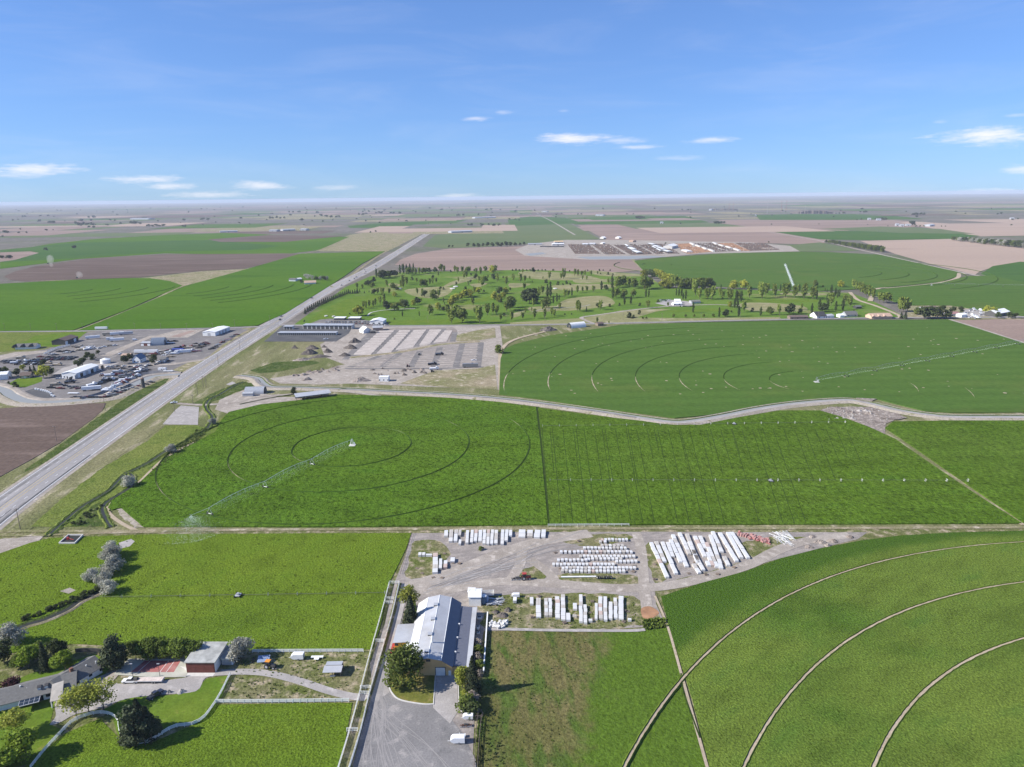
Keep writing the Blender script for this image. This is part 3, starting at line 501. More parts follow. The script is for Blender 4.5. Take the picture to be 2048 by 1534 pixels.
# ---------------------------------------------------------------- southern ground
def circ(a,b,c):
    ax,ay=a[:2];bx,by=b[:2];cx,cy=c[:2]; d=2*(ax*(by-cy)+bx*(cy-ay)+cx*(ay-by))
    ux=((ax*ax+ay*ay)*(by-cy)+(bx*bx+by*by)*(cy-ay)+(cx*cx+cy*cy)*(ay-by))/d; uy=((ax*ax+ay*ay)*(cx-bx)+(bx*bx+by*by)*(ax-cx)+(cx*cx+cy*cy)*(bx-ax))/d
    return ux,uy,math.hypot(ax-ux,ay-uy)
_ex,_ey,_er=circ(G(2048,1087),G(1500,1240),G(1250,1534))
def _efn(t,x,y,p):
    d=t.new('ShaderNodeVectorMath',operation='DISTANCE'); t.l.new(p,d.inputs[0]); d.inputs[1].default_value=(_ex,_ey,.8); return t.math('SUBTRACT',d.outputs['Value'],_er)
lushmix(M_cropE,(.055,.105,.014),_efn,(4,12),9)
f('waste_ground',[(-200,1066),(2250,1056),(2250,1600),(-200,1600)],M_weed,19)
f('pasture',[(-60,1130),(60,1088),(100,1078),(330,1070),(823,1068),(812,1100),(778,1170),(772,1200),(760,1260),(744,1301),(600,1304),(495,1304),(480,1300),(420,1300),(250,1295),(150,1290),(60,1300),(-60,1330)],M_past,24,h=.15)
f('bare_bank',[(-60,1085),(60,1075),(92,1072),(80,1083),(0,1112),(-60,1135)],M_dirt,27,step=2,amp=.5)
f('creek_bank',[(-40,1290),(50,1245),(110,1225),(150,1190),(178,1163),(200,1150),(215,1135),(230,1160),(212,1186),(195,1195),(140,1235),(80,1258),(0,1295)],M_reed,30,step=2,amp=.6)
f('bare_patch',[(120,1185),(140,1178),(152,1183),(138,1190)],M_dirt,33); f('bare_patch',[(238,1088),(262,1080),(270,1085),(260,1095),(240,1100)],M_pink,33)
strip('creek',pxpath([(-20,1285),(50,1254),(90,1242),(135,1222),(160,1205),(195,1189),(215,1178)]),[(-3,1.4),(-2,2.),(-1.1,1.55),(1.2,1.55),(2.0,1.85),(3,1.45)],[M_reed,M_creek,M_dry],[0,0,1,2,2])
f('yard_gravel',[(823,1068),(1000,1066),(1300,1065),(1560,1066),(1735,1066),(1715,1080),(1640,1098),(1540,1124),(1480,1145),(1400,1166),(1310,1184),(1312,1210),(1333,1254),(1150,1263),(972,1264),(955,1300),(945,1534),(945,1560),(690,1560),(706,1500),(738,1400),(745,1380),(740,1330),(770,1250),(780,1200),(790,1165),(812,1110)],M_yard,22)
f('driveway_gravel',[(700,1560),(712,1500),(738,1410),(752,1385),(770,1372),(790,1390),(805,1404),(860,1412),(890,1420),(905,1445),(930,1480),(940,1560)],M_gravel,26,sm=4)
f('lane',[(745,1398),(757,1330),(783,1240),(796,1180),(815,1175),(803,1240),(785,1310),(775,1370),(778,1388)],M_pink,27,sm=4)
f('concrete_drive',[(872,1352),(914,1352),(916,1425),(900,1450),(866,1418),(868,1400)],M_pink,28); 
M_lawnD=gmat('tired_lawn',(.105,.12,.025),(.16,.15,.04),(.25,.19,.075),big=.08,mid=.16,fine=1.2,bump=.4,bscale=1.4,bdist=.25,contrast=.25,c3amt=(.56,.7))
f('front_lawn',[(777,1370),(778,1352),(800,1330),(815,1352),(870,1352),(866,1410),(845,1410),(800,1402),(785,1388)],M_lawnD,29,h=.02); f('side_lawn',[(916,1352),(935,1352),(950,1380),(945,1430),(925,1427),(918,1420)],M_scrub,29)
f('side_verge',[(800,1300),(803,1270),(808,1225),(830,1200),(838,1250),(815,1352),(790,1352)],M_scrub,28)
for q in ([(830,1085),(880,1085),(900,1110),(870,1150),(815,1155),(820,1110)],[(1030,1160),(1060,1135),(1100,1140),(1090,1160),(1060,1170)],[(1120,1150),(1260,1150),(1280,1165),(1240,1172),(1130,1165)],[(970,1195),(1100,1188),(1265,1195),(1300,1250),(1000,1262),(965,1230)],[(1290,1090),(1330,1105),(1335,1150),(1310,1170)],[(1340,1165),(1420,1145),(1490,1125),(1500,1140),(1400,1165),(1330,1178)],[(1480,1090),(1560,1075),(1620,1080),(1540,1115),(1500,1120)],[(1120,1080),(1200,1070),(1260,1072),(1255,1082),(1180,1095)],[(1310,1184),(1318,1180),(1345,1215),(1340,1255),(1330,1250)]):
    f('weedy_patch',q,M_weed,25,sm=4,step=2.5,amp=.9)
f('green_tussocks',[(1285,1245),(1300,1237),(1330,1240),(1336,1256),(1290,1262)],M_reed,29,step=1.5,amp=.7); f('reddish_soil',[(1282,1220),(1300,1215),(1318,1228),(1300,1240),(1286,1238)],M_rust,28,sm=4)
for q,wd in (([(815,1185),(900,1180),(1000,1165),(1120,1170),(1240,1178),(1330,1174),(1420,1155),(1500,1130),(1560,1100),(1620,1082),(1700,1072)],6.5),([(1272,1066),(1282,1100),(1288,1170),(1295,1225)],5),([(812,1178),(900,1150),(1000,1110),(1080,1085),(1180,1068)],9),([(1020,1165),(1040,1130),(1045,1100)],5),([(1060,1120),(1100,1150),(1110,1170)],5)):
    road('dirt_lane',q,wd,M_dirt,27)
M_pinkd=gmat('driven_gravel',(.28,.262,.25),(.26,.245,.235),None,fine=1.,contrast=.1)
for k in range(26):
    a=rr.uniform(0,1); x0=rr.uniform(840,1050); y0=1180-(x0-840)*.32+rr.uniform(-10,14); L=rr.uniform(60,150)
    road('tyre_track',[(x0,y0),(x0+L*.5,y0-L*.17+rr.uniform(-4,4)),(x0+L,y0-L*.32+rr.uniform(-10,16))],.45,M_pinkd if k%3 else M_pink,28)
for k in range(26):
    x1=rr.uniform(735,770); x0=rr.uniform(720,925) if k%2 else rr.uniform(720,800)
    road('tyre_track',[(x0,1560),(x0*.6+x1*.4+rr.uniform(-14,6),1490),(x1+rr.uniform(2,14),1420),(760+rr.uniform(-6,6),1385),(768+rr.uniform(-5,5),1340)],rr.uniform(.18,.3),M_pinkd,28.5)
f('scrub_field',[(968,1264),(1150,1263),(1290,1262),(1334,1256),(1380,1400),(1420,1560),(950,1560),(958,1400),(960,1330)],M_scrub,24,step=3,amp=.3)
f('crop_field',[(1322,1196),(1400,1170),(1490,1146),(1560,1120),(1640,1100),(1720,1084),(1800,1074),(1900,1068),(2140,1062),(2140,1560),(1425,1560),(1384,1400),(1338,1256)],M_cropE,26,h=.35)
road('gravel_path',[(972,1260),(1100,1263),(1250,1264),(1290,1262)],1.8,M_pink,33); road('field_track',[(1310,1195),(1335,1256),(1362,1350),(1384,1430),(1420,1560)],1.0,M_track,40); road('field_track',[(1362,1350),(1368,1390),(1400,1480)],.6,M_trackg,40)
# south-west homestead ground
f('paddock',[(452,1345),(470,1308),(600,1308),(745,1308),(735,1350),(722,1393),(700,1402),(440,1405)],M_weed,24,step=3,amp=.4)
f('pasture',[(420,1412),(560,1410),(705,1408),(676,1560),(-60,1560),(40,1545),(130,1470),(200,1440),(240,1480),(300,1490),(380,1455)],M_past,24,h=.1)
f('lawn',[(-60,1400),(60,1350),(190,1310),(230,1330),(180,1380),(110,1410),(100,1450),(130,1465),(60,1530),(-60,1560)],M_lawn,23)
f('lawn',[(320,1395),(390,1386),(412,1360),(460,1353),(445,1395),(420,1428),(380,1452),(330,1460),(290,1488),(250,1490),(235,1470),(225,1435),(200,1425),(260,1395)],M_lawn,25)
f('pale_driveway',[(110,1410),(120,1400),(150,1395),(170,1370),(232,1345),(236,1370),(370,1358),(385,1345),(440,1345),(480,1343),(455,1352),(412,1358),(392,1385),(320,1392),(255,1400),(205,1418),(150,1432),(120,1448),(100,1452),(112,1435)],M_pink,27,sm=4)
road('dirt_lane',[(440,1348),(490,1346),(540,1350),(600,1365),(660,1385),(715,1397),(760,1397)],3.4,M_pink,29)
f('patio',[(360,1335),(375,1338),(430,1340),(435,1344),(376,1346)],M_conc,30); f('dirt_bank',[(225,1345),(235,1340),(240,1350),(220,1372),(195,1372)],M_dirt,28)
strip('kerb',pxpath([(868,1411),(845,1411),(802,1403),(785,1390),(777,1371),(779,1350)],5),[(-.22,.5-ZB),(-.22,.72-ZB),(.22,.72-ZB),(.22,.5-ZB)],[M_conc])
strip('kerb',pxpath([(871,1352),(867,1411)],1),[(-.15,.5-ZB),(-.15,.7-ZB),(.15,.7-ZB),(.15,.5-ZB)],[M_conc]); strip('kerb',pxpath([(916,1354),(918,1420),(926,1428)],1),[(-.15,.5-ZB),(-.15,.7-ZB),(.15,.7-ZB),(.15,.5-ZB)],[M_conc])
f('sport_court',[(228,1352),(236,1340),(258,1320),(380,1320),(376,1347),(372,1357),(300,1357)],M_courtg,29); f('red_court',[(262,1347),(290,1324),(362,1324),(348,1347)],M_court,30)
for a,b in (((276,1347),(302,1324)),((320,1347),(338,1324)),((333,1347),(350,1324))): road('court_line',[a,b],.15,M_paint,31,1)
f('fence_lane',[(672,1560),(706,1430),(738,1395),(760,1320),(788,1200),(796,1168),(803,1168),(796,1210),(772,1300),(745,1390),(722,1470),(700,1560)],M_weed,30)
# ---------------------------------------------------------------- wheel tracks of the pivots
def ring(name,c,r,a0,a1,wd,mat,z,ridge=None,seg=3.0,closed=False,wob=.15,wv=.22,taper=0):
    n=max(12,int(abs(a1-a0)*r/seg)); ph=R.uniform(0,6); P=[]
    for i in range(n+(0 if closed else 1)):
        a=a0+(a1-a0)*i/n; q=r+wob*math.sin(a*9+ph)+R.uniform(-wob,wob)*.5; P.append((c[0]+q*math.cos(a),c[1]+q*math.sin(a)))
    if ridge: return strip(name,P,[(-wd/2-ridge*1.3,z-.1),(-wd/2-ridge*.35,z+ridge*.8),(-wd/2,z+.03),(wd/2,z+.03),(wd/2+ridge*.35,z+ridge*.8),(wd/2+ridge*1.3,z-.1)],[M_ridge if mat is M_track and wd>.82 else M_ridgem,mat],[0,0,1,0,0],closed=closed,wv=wv*.6)
    return strip(name,P,[(-wd/2,z+.03),(wd/2,z+.03)],[mat],closed=closed,wv=.45,taper=taper)
D2=math.pi/180
PC=G(705,893)
for k,r in enumerate((41.2,82.5,125.5)):
    ring('wheel_track',PC,r,0,2*math.pi,(.6,.6,.6)[k],M_trackg,1.75,.28,2.5,True)
    for a0,a1 in (((195,238),(25,50)),((200,240),(20,45)),((205,222),(12,25)))[k]: pass
    for a0,a1 in [((206,236),(35,58)),((200,238),(28,42)),((210,228),(16,28))][k]: ring('wheel_track',PC,r,a0*D2,a1*D2,.42,M_track,1.80,taper=9)
ring('wheel_track',PC,161,104*D2,138*D2,.5,M_trackg,1.75,.22)
def circ(a,b,c):
    ax,ay=a[:2];bx,by=b[:2];cx,cy=c[:2]; d=2*(ax*(by-cy)+bx*(cy-ay)+cx*(ay-by))
    ux=((ax*ax+ay*ay)*(by-cy)+(bx*bx+by*by)*(cy-ay)+(cx*cx+cy*cy)*(ay-by))/d; uy=((ax*ax+ay*ay)*(cx-bx)+(bx*bx+by*by)*(ax-cx)+(cx*cx+cy*cy)*(bx-ax))/d
    return ux,uy,math.hypot(ax-ux,ay-uy)
for pts in (((2048,1087),(1500,1240),(1250,1534)),((2048,1167),(1700,1282),(1488,1534)),((2048,1280),(1850,1385),(1747,1534))):
    ux,uy,r=circ(*[G(*p) for p in pts]); ring('wheel_track',(ux,uy),r,60*D2,205*D2,.85,M_track,1.65,.45,1.6)
NC=G(1633,766)
for k in range(1,8):
    e=180+math.degrees(math.asin(min(.7,(26 if k<6 else 20)/(41.3*k)))); ring('wheel_track',NC,41.3*k,98*D2,170*D2,.6,M_trackg,1.8,.22); ring('wheel_track',NC,41.3*k,170*D2,e*D2,.8,M_track,1.83,taper=6)
for k in range(2,8): ring('wheel_track',NC,41.3*k,-28*D2,(-28+50/k)*D2,.6,M_track,1.82,taper=5)
FC=G(1608,542)
for k in range(3,8): ring('wheel_track',FC,52*k,-70*D2,25*D2,1.,M_trackg,1.75,.5,6)
FC2=G(1400,531)
for r in (70,140,210): ring('wheel_track',FC2,r,150*D2,260*D2,1.,M_trackg,1.75,.5,6)
for c,xs in ((G(105,582),(175,225,275,325)),(G(330,578),(428,472,515,556,593))):
    for x in xs: r=(G(x,582)-c).length; ring('wheel_track',c,r,-48*D2,10*D2,1.,M_trackg,1.75,.45,6)
for c,r in ((G(0,572),0),): pass
mb=MB()
for x in [1084+i*21 for i in range(30)]+[1100+i*52 for i in range(9)]:
    x0,y0=x,858+R.uniform(0,4); x1=1099+(x-1084)*1.11; y1=1049; p0=G(x0,y0); p1=G(x1,y1)
    if R.random()<.55: p1=p0+(p1-p0)*R.uniform(.2,.7)
    d=(p1-p0).normalized(); r=Vector((d.y,-d.x,0))*.16; z=Vector((0,0,1.02+uz())); mb.add([p0-r+z,p0+r+z,p1+r+z,p1-r+z],[(0,1,2,3)])
struct(mb.build('drill_rows',M_trackg))
road('wheel_track',[(1470,852),(1500,905),(1543,967),(1605,1050)],.7,M_trackg,37); road('wheel_track',[(1530,868),(1600,900)],.5,M_trackg,37)
road('field_path',[(200,1199),(480,1193),(770,1190)],.6,M_ridge,32)

mb=MB(); rr=random.Random(77)
for i in range(330):
    p=G(rr.uniform(1020,2040),rr.uniform(690,820) if i%3 else rr.uniform(655,700)); r=rr.uniform(.5,1.5)
    if p.y<600 and p.x<240: pass
    if not(566<p.y<900): continue
    if p.y<640 and not(p.x>0 and p.y>590): continue
    mb.prism([(p.x+r*math.cos(k*1.0472)*rr.uniform(.7,1.5),p.y+r*math.sin(k*1.0472)) for k in range(6)],.9,1.035+rr.uniform(0,.02))
o=mb.build('bare_spots',[M_track]); o['kind']='stuff'
# ---------------------------------------------------------------- trees
def leaf_cloud(mb,rnd,centre_fn,n,size,outb=.6,mi=0):
    for _ in range(n):
        p,out=centre_fn(rnd); nrm=(out*outb+Vector((rnd.gauss(0,1),rnd.gauss(0,1),rnd.gauss(0,1)))*.55+Vector((0,0,.25))).normalized()
        a=nrm.orthogonal().normalized(); a=Matrix.Rotation(rnd.uniform(0,6.28),3,nrm)@a; b=nrm.cross(a); s=size*rnd.uniform(.6,1.35)
        mb.add([p-a*s*.5-b*s*.32,p+a*s*.5-b*s*.38,p+a*s*.42+b*s*.36,p-a*s*.45+b*s*.42],[(0,1,2,3)],mi)
def crown_fn(kind,H,W,rnd):
    if kind in('round','sparse','bushy','willow'):
        lobes=[]; nl={'round':11,'sparse':12,'bushy':6,'willow':9}[kind]; base=.16 if kind!='bushy' else 0.02
        if kind=='sparse': base=.36
        for _ in range(nl):
            a=rnd.uniform(0,6.28); rr_=W*.5*math.sqrt(rnd.uniform(0.02,.5)); t=rnd.uniform(0.12,.82); z=H*(base+(1-base)*t); sh=math.sin(math.pi*min(1,max(.18,t*.92+.1)))**.5
            lobes.append((Vector((rr_*math.cos(a)*sh,rr_*math.sin(a)*sh,z)),W*rnd.uniform(.2,.32)*(.8 if kind=='sparse' else 1)))
        lobes.append((Vector((0,0,H*.62)),W*.34)); lobes.append((Vector((0,0,H*.84)),W*.2))
        def fn(r):
            c,s=r.choice(lobes); d=Vector((r.gauss(0,1),r.gauss(0,1),r.gauss(0,1))).normalized(); q=s*(r.random()**.4 if kind!='sparse' else r.random()**.7)
            p=c+Vector((d.x*q,d.y*q,d.z*q*.8)); p.z=min(max(p.z,H*base*.5+.1),H); return p,d
        return fn
    if kind=='poplar':
        ph=rnd.uniform(0,6)
        def fn(r):
            t=r.random()**.9; z=H*(.05+.95*t); w=W*.5*(math.sin(math.pi*min(1,t*.9+.1))**.7)*(1+.18*math.sin(t*17+ph)); a=r.uniform(0,6.28); q=w*r.random()**.4; d=Vector((math.cos(a),math.sin(a),.35)); return Vector((q*math.cos(a),q*math.sin(a),z)),d
        return fn
    if kind=='upright':
        st=[(rnd.uniform(0,6.28),rnd.uniform(.05,.36)*W,rnd.uniform(.72,1.0)) for _ in range(7)]
        def fn(r):
            a,q,hh=r.choice(st); t=r.random()**.8; z=H*(.2+(hh-.2)*t); w=W*.2*math.sin(math.pi*min(1,t*.85+.12)); sp=q*(.4+.6*t); d=Vector((r.gauss(0,1),r.gauss(0,1),r.gauss(0,.5))).normalized()
            return Vector((sp*math.cos(a),sp*math.sin(a),z))+d*w*r.random()**.5,d
        return fn
    def fn(r):  # conifer in whorls
        t=r.random()**1.35; k=int(t*11)/11+.5/11; t=k+r.uniform(-.5,.5)/11*.9; z=H*(.05+.95*t); fr=(t*11)%1; w=W*.5*(1-t)**.85*(1.12-.45*fr)+.05*W*.5; a=r.uniform(0,6.28); w*=1+.16*math.sin(a*5+k*19); q=w*r.random()**.38
        d=Vector((math.cos(a),math.sin(a),.1)); return Vector((q*math.cos(a),q*math.sin(a),z-q*.12)),d
    return fn
TP={}
def tree_proto(key,kind,H,W,n,size,leaf,seed,limbs=4):
    rnd=random.Random(seed); fn=crown_fn(kind,H,W,rnd); c=MB(); leaf_cloud(c,rnd,fn,n,size)
    t=MB(); th=H*{'round':.55,'sparse':.6,'bushy':.25,'willow':.5,'poplar':.8,'upright':.75}.get(kind,.92); r0=max(.06,H*.022 if kind!='sparse' else H*.02)
    mid=Vector((rnd.uniform(-.03,.03)*H,rnd.uniform(-.03,.03)*H,th*.45)); top=Vector((rnd.uniform(-.04,.04)*H,rnd.uniform(-.04,.04)*H,th))
    t.tube((0,0,-.3),mid,r0,r0*.72,6); t.tube(mid,top,r0*.72,r0*.2,6)
    if kind in('round','sparse','willow','upright'):
        for k in range(limbs):
            a=k*6.28/limbs+rnd.uniform(-.4,.4); b=mid.lerp(top,rnd.uniform(-.2,.7)); e=Vector((math.cos(a)*W*rnd.uniform(.22,.4)*(.5 if kind=='upright' else 1),math.sin(a)*W*rnd.uniform(.22,.4)*(.5 if kind=='upright' else 1),H*rnd.uniform(.55,.85))); m2=b.lerp(e,.5)+Vector((0,0,-.04*H))
            t.tube(b,m2,r0*.45,r0*.3,5); t.tube(m2,e,r0*.3,r0*.08,5)
    TP.setdefault(key,[]).append((H,W,t.mesh('trunk',[M_bark]),c.mesh('crown',[leaf]),)); return TP[key]
def place_tree(name,key,p,h,label,cat='tree',group=None,wmul=1.0,rnd=R,zbase=.5):
    H,W,tm,cm=rnd.choice(TP[key]); s=h/H; o=thing(name,label,cat,(p[0],p[1],zbase),rnd.uniform(0,6.28),group); o.scale=(s*wmul,s*wmul,s)
    link('trunk',tm,o); link('crown',cm,o); return o
# small versions, for the golf course and the far plain
for s in range(4):
    tree_proto('Y','round',13,13.5,520,1.5,L_yel,100+s); tree_proto('G','round',13,11.5,480,1.4,L_ol,200+s); tree_proto('D','round',12,11,480,1.4,L_drk,300+s)
    tree_proto('U','upright',15,9.5,420,1.3,L_spring,400+s,5); tree_proto('P','poplar',18,4.4,380,1.15,L_pop,500+s); tree_proto('C','conifer',11,6.2,340,.95,L_con,600+s); tree_proto('B','bushy',5,5.4,200,.8,L_drk,700+s); tree_proto('S','round',11,12,380,1.1,L_sil,800+s)
NAMES={'Y':('round_tree','golden round tree'),'G':('leafy_tree','green round tree'),'D':('dark_tree','dark dense tree'),'U':('young_tree','slim pale green tree'),'P':('poplar_tree','dark columnar poplar'),'C':('conifer_tree','dark pointed conifer'),'B':('bush','dark round bush'),'S':('willow_tree','grey leafed willow')}
LAND=[(600,615,'in the dark tree row beside the highway'),(735,560,'at the highway corner of the golf course'),(720,620,'behind the white roofed shelters'),(830,640,'beyond the large white roofed clubhouse'),(790,580,'on the golf course near the highway'),(860,550,'along the far edge of the golf course'),(850,580,'by the pale bare hollow of the course'),(920,610,'around the golden tree row'),(985,570,'below the zigzag white bunkers'),(985,600,'in the middle fairway of the course'),(920,645,'on the strip above the terraced lots'),(1000,645,'on the course strip above the dirt road'),(1000,550,'near the ploughed field beyond the course'),(1070,600,'by the dark willow clump'),(1080,630,'beside the near cart path'),(1060,560,'in the open far fairway'),(1130,548,'below the far ploughed field edge'),(1140,585,'along the bare mid course strip'),(1170,625,'near the forked dirt lane'),(1230,560,'by the middle tall poplar group'),(1240,600,'on the tan rough west of the pale lot'),(1290,560,'near the lime tree row'),(1300,595,'on the fairway beyond the pale lot'),(1340,580,'in the thick windbreak of the wheat circle'),(1330,640,'on the putting green below the pale lot'),(1400,600,'behind the grey lodge'),(1440,635,'in the spaced row beside the dirt road'),(1480,580,'at the wheat circle edge of the course'),(1480,620,'by the paired tall poplars'),(1540,590,'in the spaced avenue below the wheat circle'),(1560,630,'beside the pale rocky ground'),(1620,590,'at the end of the spraying pivot arm'),(1650,630,'around the dark roofed house'),(1680,595,'in the far poplar cluster'),(1720,570,'at the wheat circle corner'),(1735,590,'along the curved cart lane'),(1780,605,'at the near end of the curved lane'),(1860,630,'around the maroon roofed farmstead'),(1980,630,'by the white roofed farm shed')]
CELL={}
def add_px(x,y,hp,k):
    p=G(x,y); h=(1.18 if k in 'YGUD' else 1.05)*px2m(p,hp)/math.cos(math.radians(12)); 
    lm=min(LAND,key=lambda l:(l[0]-x)**2+((l[1]-y)*2.0)**2); CELL.setdefault((k,lm[2]),[]).append((x,p,h))
def T(ox,oy,s,items,k=None):
    for it in items: add_px(ox+it[0]/s,oy+it[1]/s,it[2]/s,it[3] if len(it)>3 else k)
def parse(ox,oy,s,txt):
    for w_ in txt.split(): a=w_.split(','); add_px(ox+float(a[0])/s,oy+float(a[1])/s,float(a[2])/s,a[3])
Z=8.533
for i in range(23): t=i/22; add_px(580+(262+(1000-262)*t**.95)/Z,530+(838-(838-490)*t**.8)/Z,(95-25*t)/Z,'C')
parse(580,530,Z,"1030,492,60,C 1070,492,60,C 1110,492,70,C 1270,485,40,C 1350,470,35,C 1190,470,50,C 1150,490,85,C 1475,220,150,P 1530,225,110,G 1580,235,125,D 1620,230,110,G 1680,215,100,G 1740,200,90,D 1800,195,90,D 1880,160,150,P 1940,155,160,P 1990,160,150,P 2030,180,120,G 1430,312,90,D 1330,362,90,D 1410,400,90,G 1380,322,50,D 1280,352,40,D 1150,410,95,U 1240,420,85,U 1660,390,110,U 1760,420,100,G 1830,440,60,D 1780,540,70,Y 1690,510,105,U 1580,520,110,U 1500,500,95,U 1440,510,80,D 1930,400,140,U 1990,345,120,U 1250,740,105,U 1300,752,110,U 1350,722,100,U 1420,722,100,U 1460,700,110,U 1540,672,125,U 1610,652,145,U 1170,872,150,Y 1650,782,140,D 1740,742,75,Y 1820,782,120,G 1920,882,90,P 1780,937,30,B 1020,848,28,B 245,978,35,B")
parse(800,530,Z,"40,100,105,P 110,105,110,P 170,110,120,P 230,100,120,P 150,170,90,U 210,170,100,U 270,170,95,U 330,160,95,U 400,150,90,G 440,142,80,G 500,150,85,D 600,132,80,D 700,102,100,G 750,130,95,U 865,122,35,B 650,200,80,U 560,232,50,D 930,120,90,U 980,150,105,U 1070,140,105,U 1150,150,100,G 1190,130,90,U 1270,112,40,B 1300,142,85,U 1380,172,115,U 1460,112,80,G 1570,142,110,Y 1625,102,85,G 1920,102,28,B 1980,102,35,B 2035,106,30,B 1215,180,32,B 60,312,135,U 20,382,105,U 120,332,105,U 200,262,55,B 290,302,75,U 370,372,110,G 440,372,105,G 510,352,105,U 560,332,95,U 620,312,80,U 740,420,40,B 690,430,50,D 300,502,95,U 380,522,105,U 420,552,95,D 590,602,150,G 660,552,125,U 1120,432,60,B 960,342,50,B 1000,292,65,U 1090,242,125,U 1140,222,115,U 1160,362,75,U 1205,310,45,D 1290,242,75,D 1350,332,125,U 1400,382,165,U 1450,312,105,G 1600,262,90,D 1500,216,40,B 1660,292,135,U 1760,226,32,B 1810,352,135,U 1880,432,42,B 1930,272,85,U 870,712,115,Y 905,652,110,Y 960,622,110,Y 1025,602,105,Y 1090,562,115,Y 1130,550,110,Y 1180,540,110,Y 1215,560,100,Y 1270,502,115,U 1340,492,95,Y 1430,472,45,B 1610,592,115,Y 1700,502,105,D 1765,562,85,Y 1695,642,115,Y 1800,492,95,Y 1720,662,60,D 230,692,85,Y 300,672,105,D 360,642,65,U 90,745,125,D 30,742,135,G 500,862,155,U 545,850,125,U 650,772,115,Y 740,792,65,D 830,872,165,U 760,692,60,P 740,650,75,U 1250,702,135,U 880,1002,210,U 930,902,190,U 1065,992,215,G 1010,922,180,U 1360,1002,255,U 1280,832,85,U 1490,862,175,U 1590,832,155,U 1645,852,160,U 1880,782,215,G 1820,802,155,U 1775,882,62,B 1910,952,135,U 1720,952,95,U 45,882,75,P 330,882,85,P")
parse(1020,530,Z,"40,100,25,B 100,100,32,B 165,100,22,B 285,105,28,B 345,105,32,B 480,105,28,B 545,100,26,B 605,100,26,B 740,100,30,B 1325,105,24,B 1525,105,34,B 1590,105,28,B 1710,105,28,B 1495,150,38,B 1550,160,26,B 1670,170,44,B 1750,180,34,B 1015,125,32,B 1240,140,26,B 400,142,82,D 215,142,62,U 50,262,95,U 180,302,135,U 250,292,105,U 335,252,55,U 560,246,42,U 670,252,125,U 620,312,62,B 690,332,46,B 380,312,42,P 815,342,56,B 905,346,34,B 965,326,54,B 1025,346,38,B 870,242,85,U 915,242,155,U 1100,192,105,U 1160,192,95,U 1220,192,85,U 1280,192,95,U 1380,192,85,U 1240,256,65,U 1310,262,65,U 1560,430,145,P 1640,442,85,D 1740,400,200,P 1755,582,200,P 1680,342,105,U 1860,382,165,G 1940,342,135,G 1815,562,145,G 1935,572,135,G 1955,682,115,P 1055,532,135,P 1150,482,105,U 1240,472,85,U 1310,462,85,U 1420,472,105,U 930,562,135,U 990,542,105,U 240,422,105,U 330,662,220,D 280,602,155,D 400,562,135,D 490,562,165,U 640,552,205,P 690,542,195,P 560,502,135,U 740,662,125,P 800,632,135,P 840,602,85,P 620,742,175,G 560,782,135,U 30,732,175,G 30,952,125,U 220,932,115,U 260,832,95,U 370,802,65,U 415,922,145,U 590,912,135,U 710,872,125,U 750,892,115,U 850,762,95,U 400,712,125,U 450,662,125,U 1150,792,155,U 1190,802,135,U 1305,802,85,P 1500,742,75,D 1540,772,145,U 1700,717,48,B 1870,702,48,B 935,862,32,B 1050,852,28,B 1490,992,85,U 1690,1012,50,U")
parse(1240,530,Z,"60,352,145,G 20,352,115,D 160,382,155,U 250,402,155,G 420,422,195,G 500,402,155,G 440,552,125,P 490,552,125,P 360,352,45,B 400,212,110,Y 450,202,105,G 540,232,125,D 600,172,95,Y 640,192,100,Y 680,212,105,Y 720,242,115,Y 760,272,115,Y 800,302,125,Y 840,302,125,Y 700,392,100,Y 760,402,115,Y 820,402,115,Y 870,392,105,Y 900,392,185,U 950,402,185,U 1000,402,165,U 1050,410,145,G 1095,410,145,D 1140,412,150,G 1185,412,150,D 1225,416,160,U 1270,420,165,G 1315,420,165,U 1360,420,168,G 1405,420,168,G 1450,420,165,G 1495,418,160,G 1535,415,155,D 1285,522,225,U 960,532,115,P 1005,532,115,P 1050,532,125,P 1075,592,105,P 1120,592,155,P 1360,582,155,U 1490,602,175,U 1560,582,185,U 1720,432,95,P 1700,542,135,U 1750,592,135,U 1860,602,175,U 1945,412,125,Y 2020,602,145,U 1980,602,155,P 1955,732,145,P 2005,742,135,P 1880,722,85,Y 2025,882,165,P 1690,902,165,P 1800,892,115,D 1590,892,52,G 1425,897,52,G 1265,897,48,G 1115,897,48,G 910,897,52,G 1245,822,175,P 475,742,125,U 820,712,60,U 645,642,48,B 335,702,52,B 330,847,72,B 160,902,88,B 225,907,52,B 390,932,42,G 450,932,42,G 1900,817,34,B 75,682,135,P 185,672,135,P 230,562,125,G")
parse(1460,540,Z,"240,330,135,Y 330,482,185,U 110,542,175,P 190,542,175,P 75,652,145,P 125,652,135,P 145,802,175,P 20,502,135,U 545,492,235,U 610,432,175,U 500,402,145,U 770,462,185,U 855,372,115,P 945,472,205,U 1020,372,115,P 1100,482,205,U 1180,372,115,P 1260,492,215,U 1410,502,205,U 1475,512,155,P 1455,302,115,G 1585,302,38,B 1885,297,98,Y 1320,306,28,B 1620,372,55,P 1655,382,55,P 1725,412,145,P 1795,452,135,P 1830,482,135,P 1860,462,125,P 1720,612,205,U 1650,532,105,P 1520,692,185,P 1580,722,135,D 1660,692,175,P 1800,702,155,P 1920,692,185,P 1960,582,145,U 2030,592,125,U 1390,762,175,P 1190,752,85,G 1220,682,95,U 1020,762,165,D 840,772,155,U 680,772,125,G 520,787,145,P 380,712,62,B 240,722,165,U 20,722,32,B")
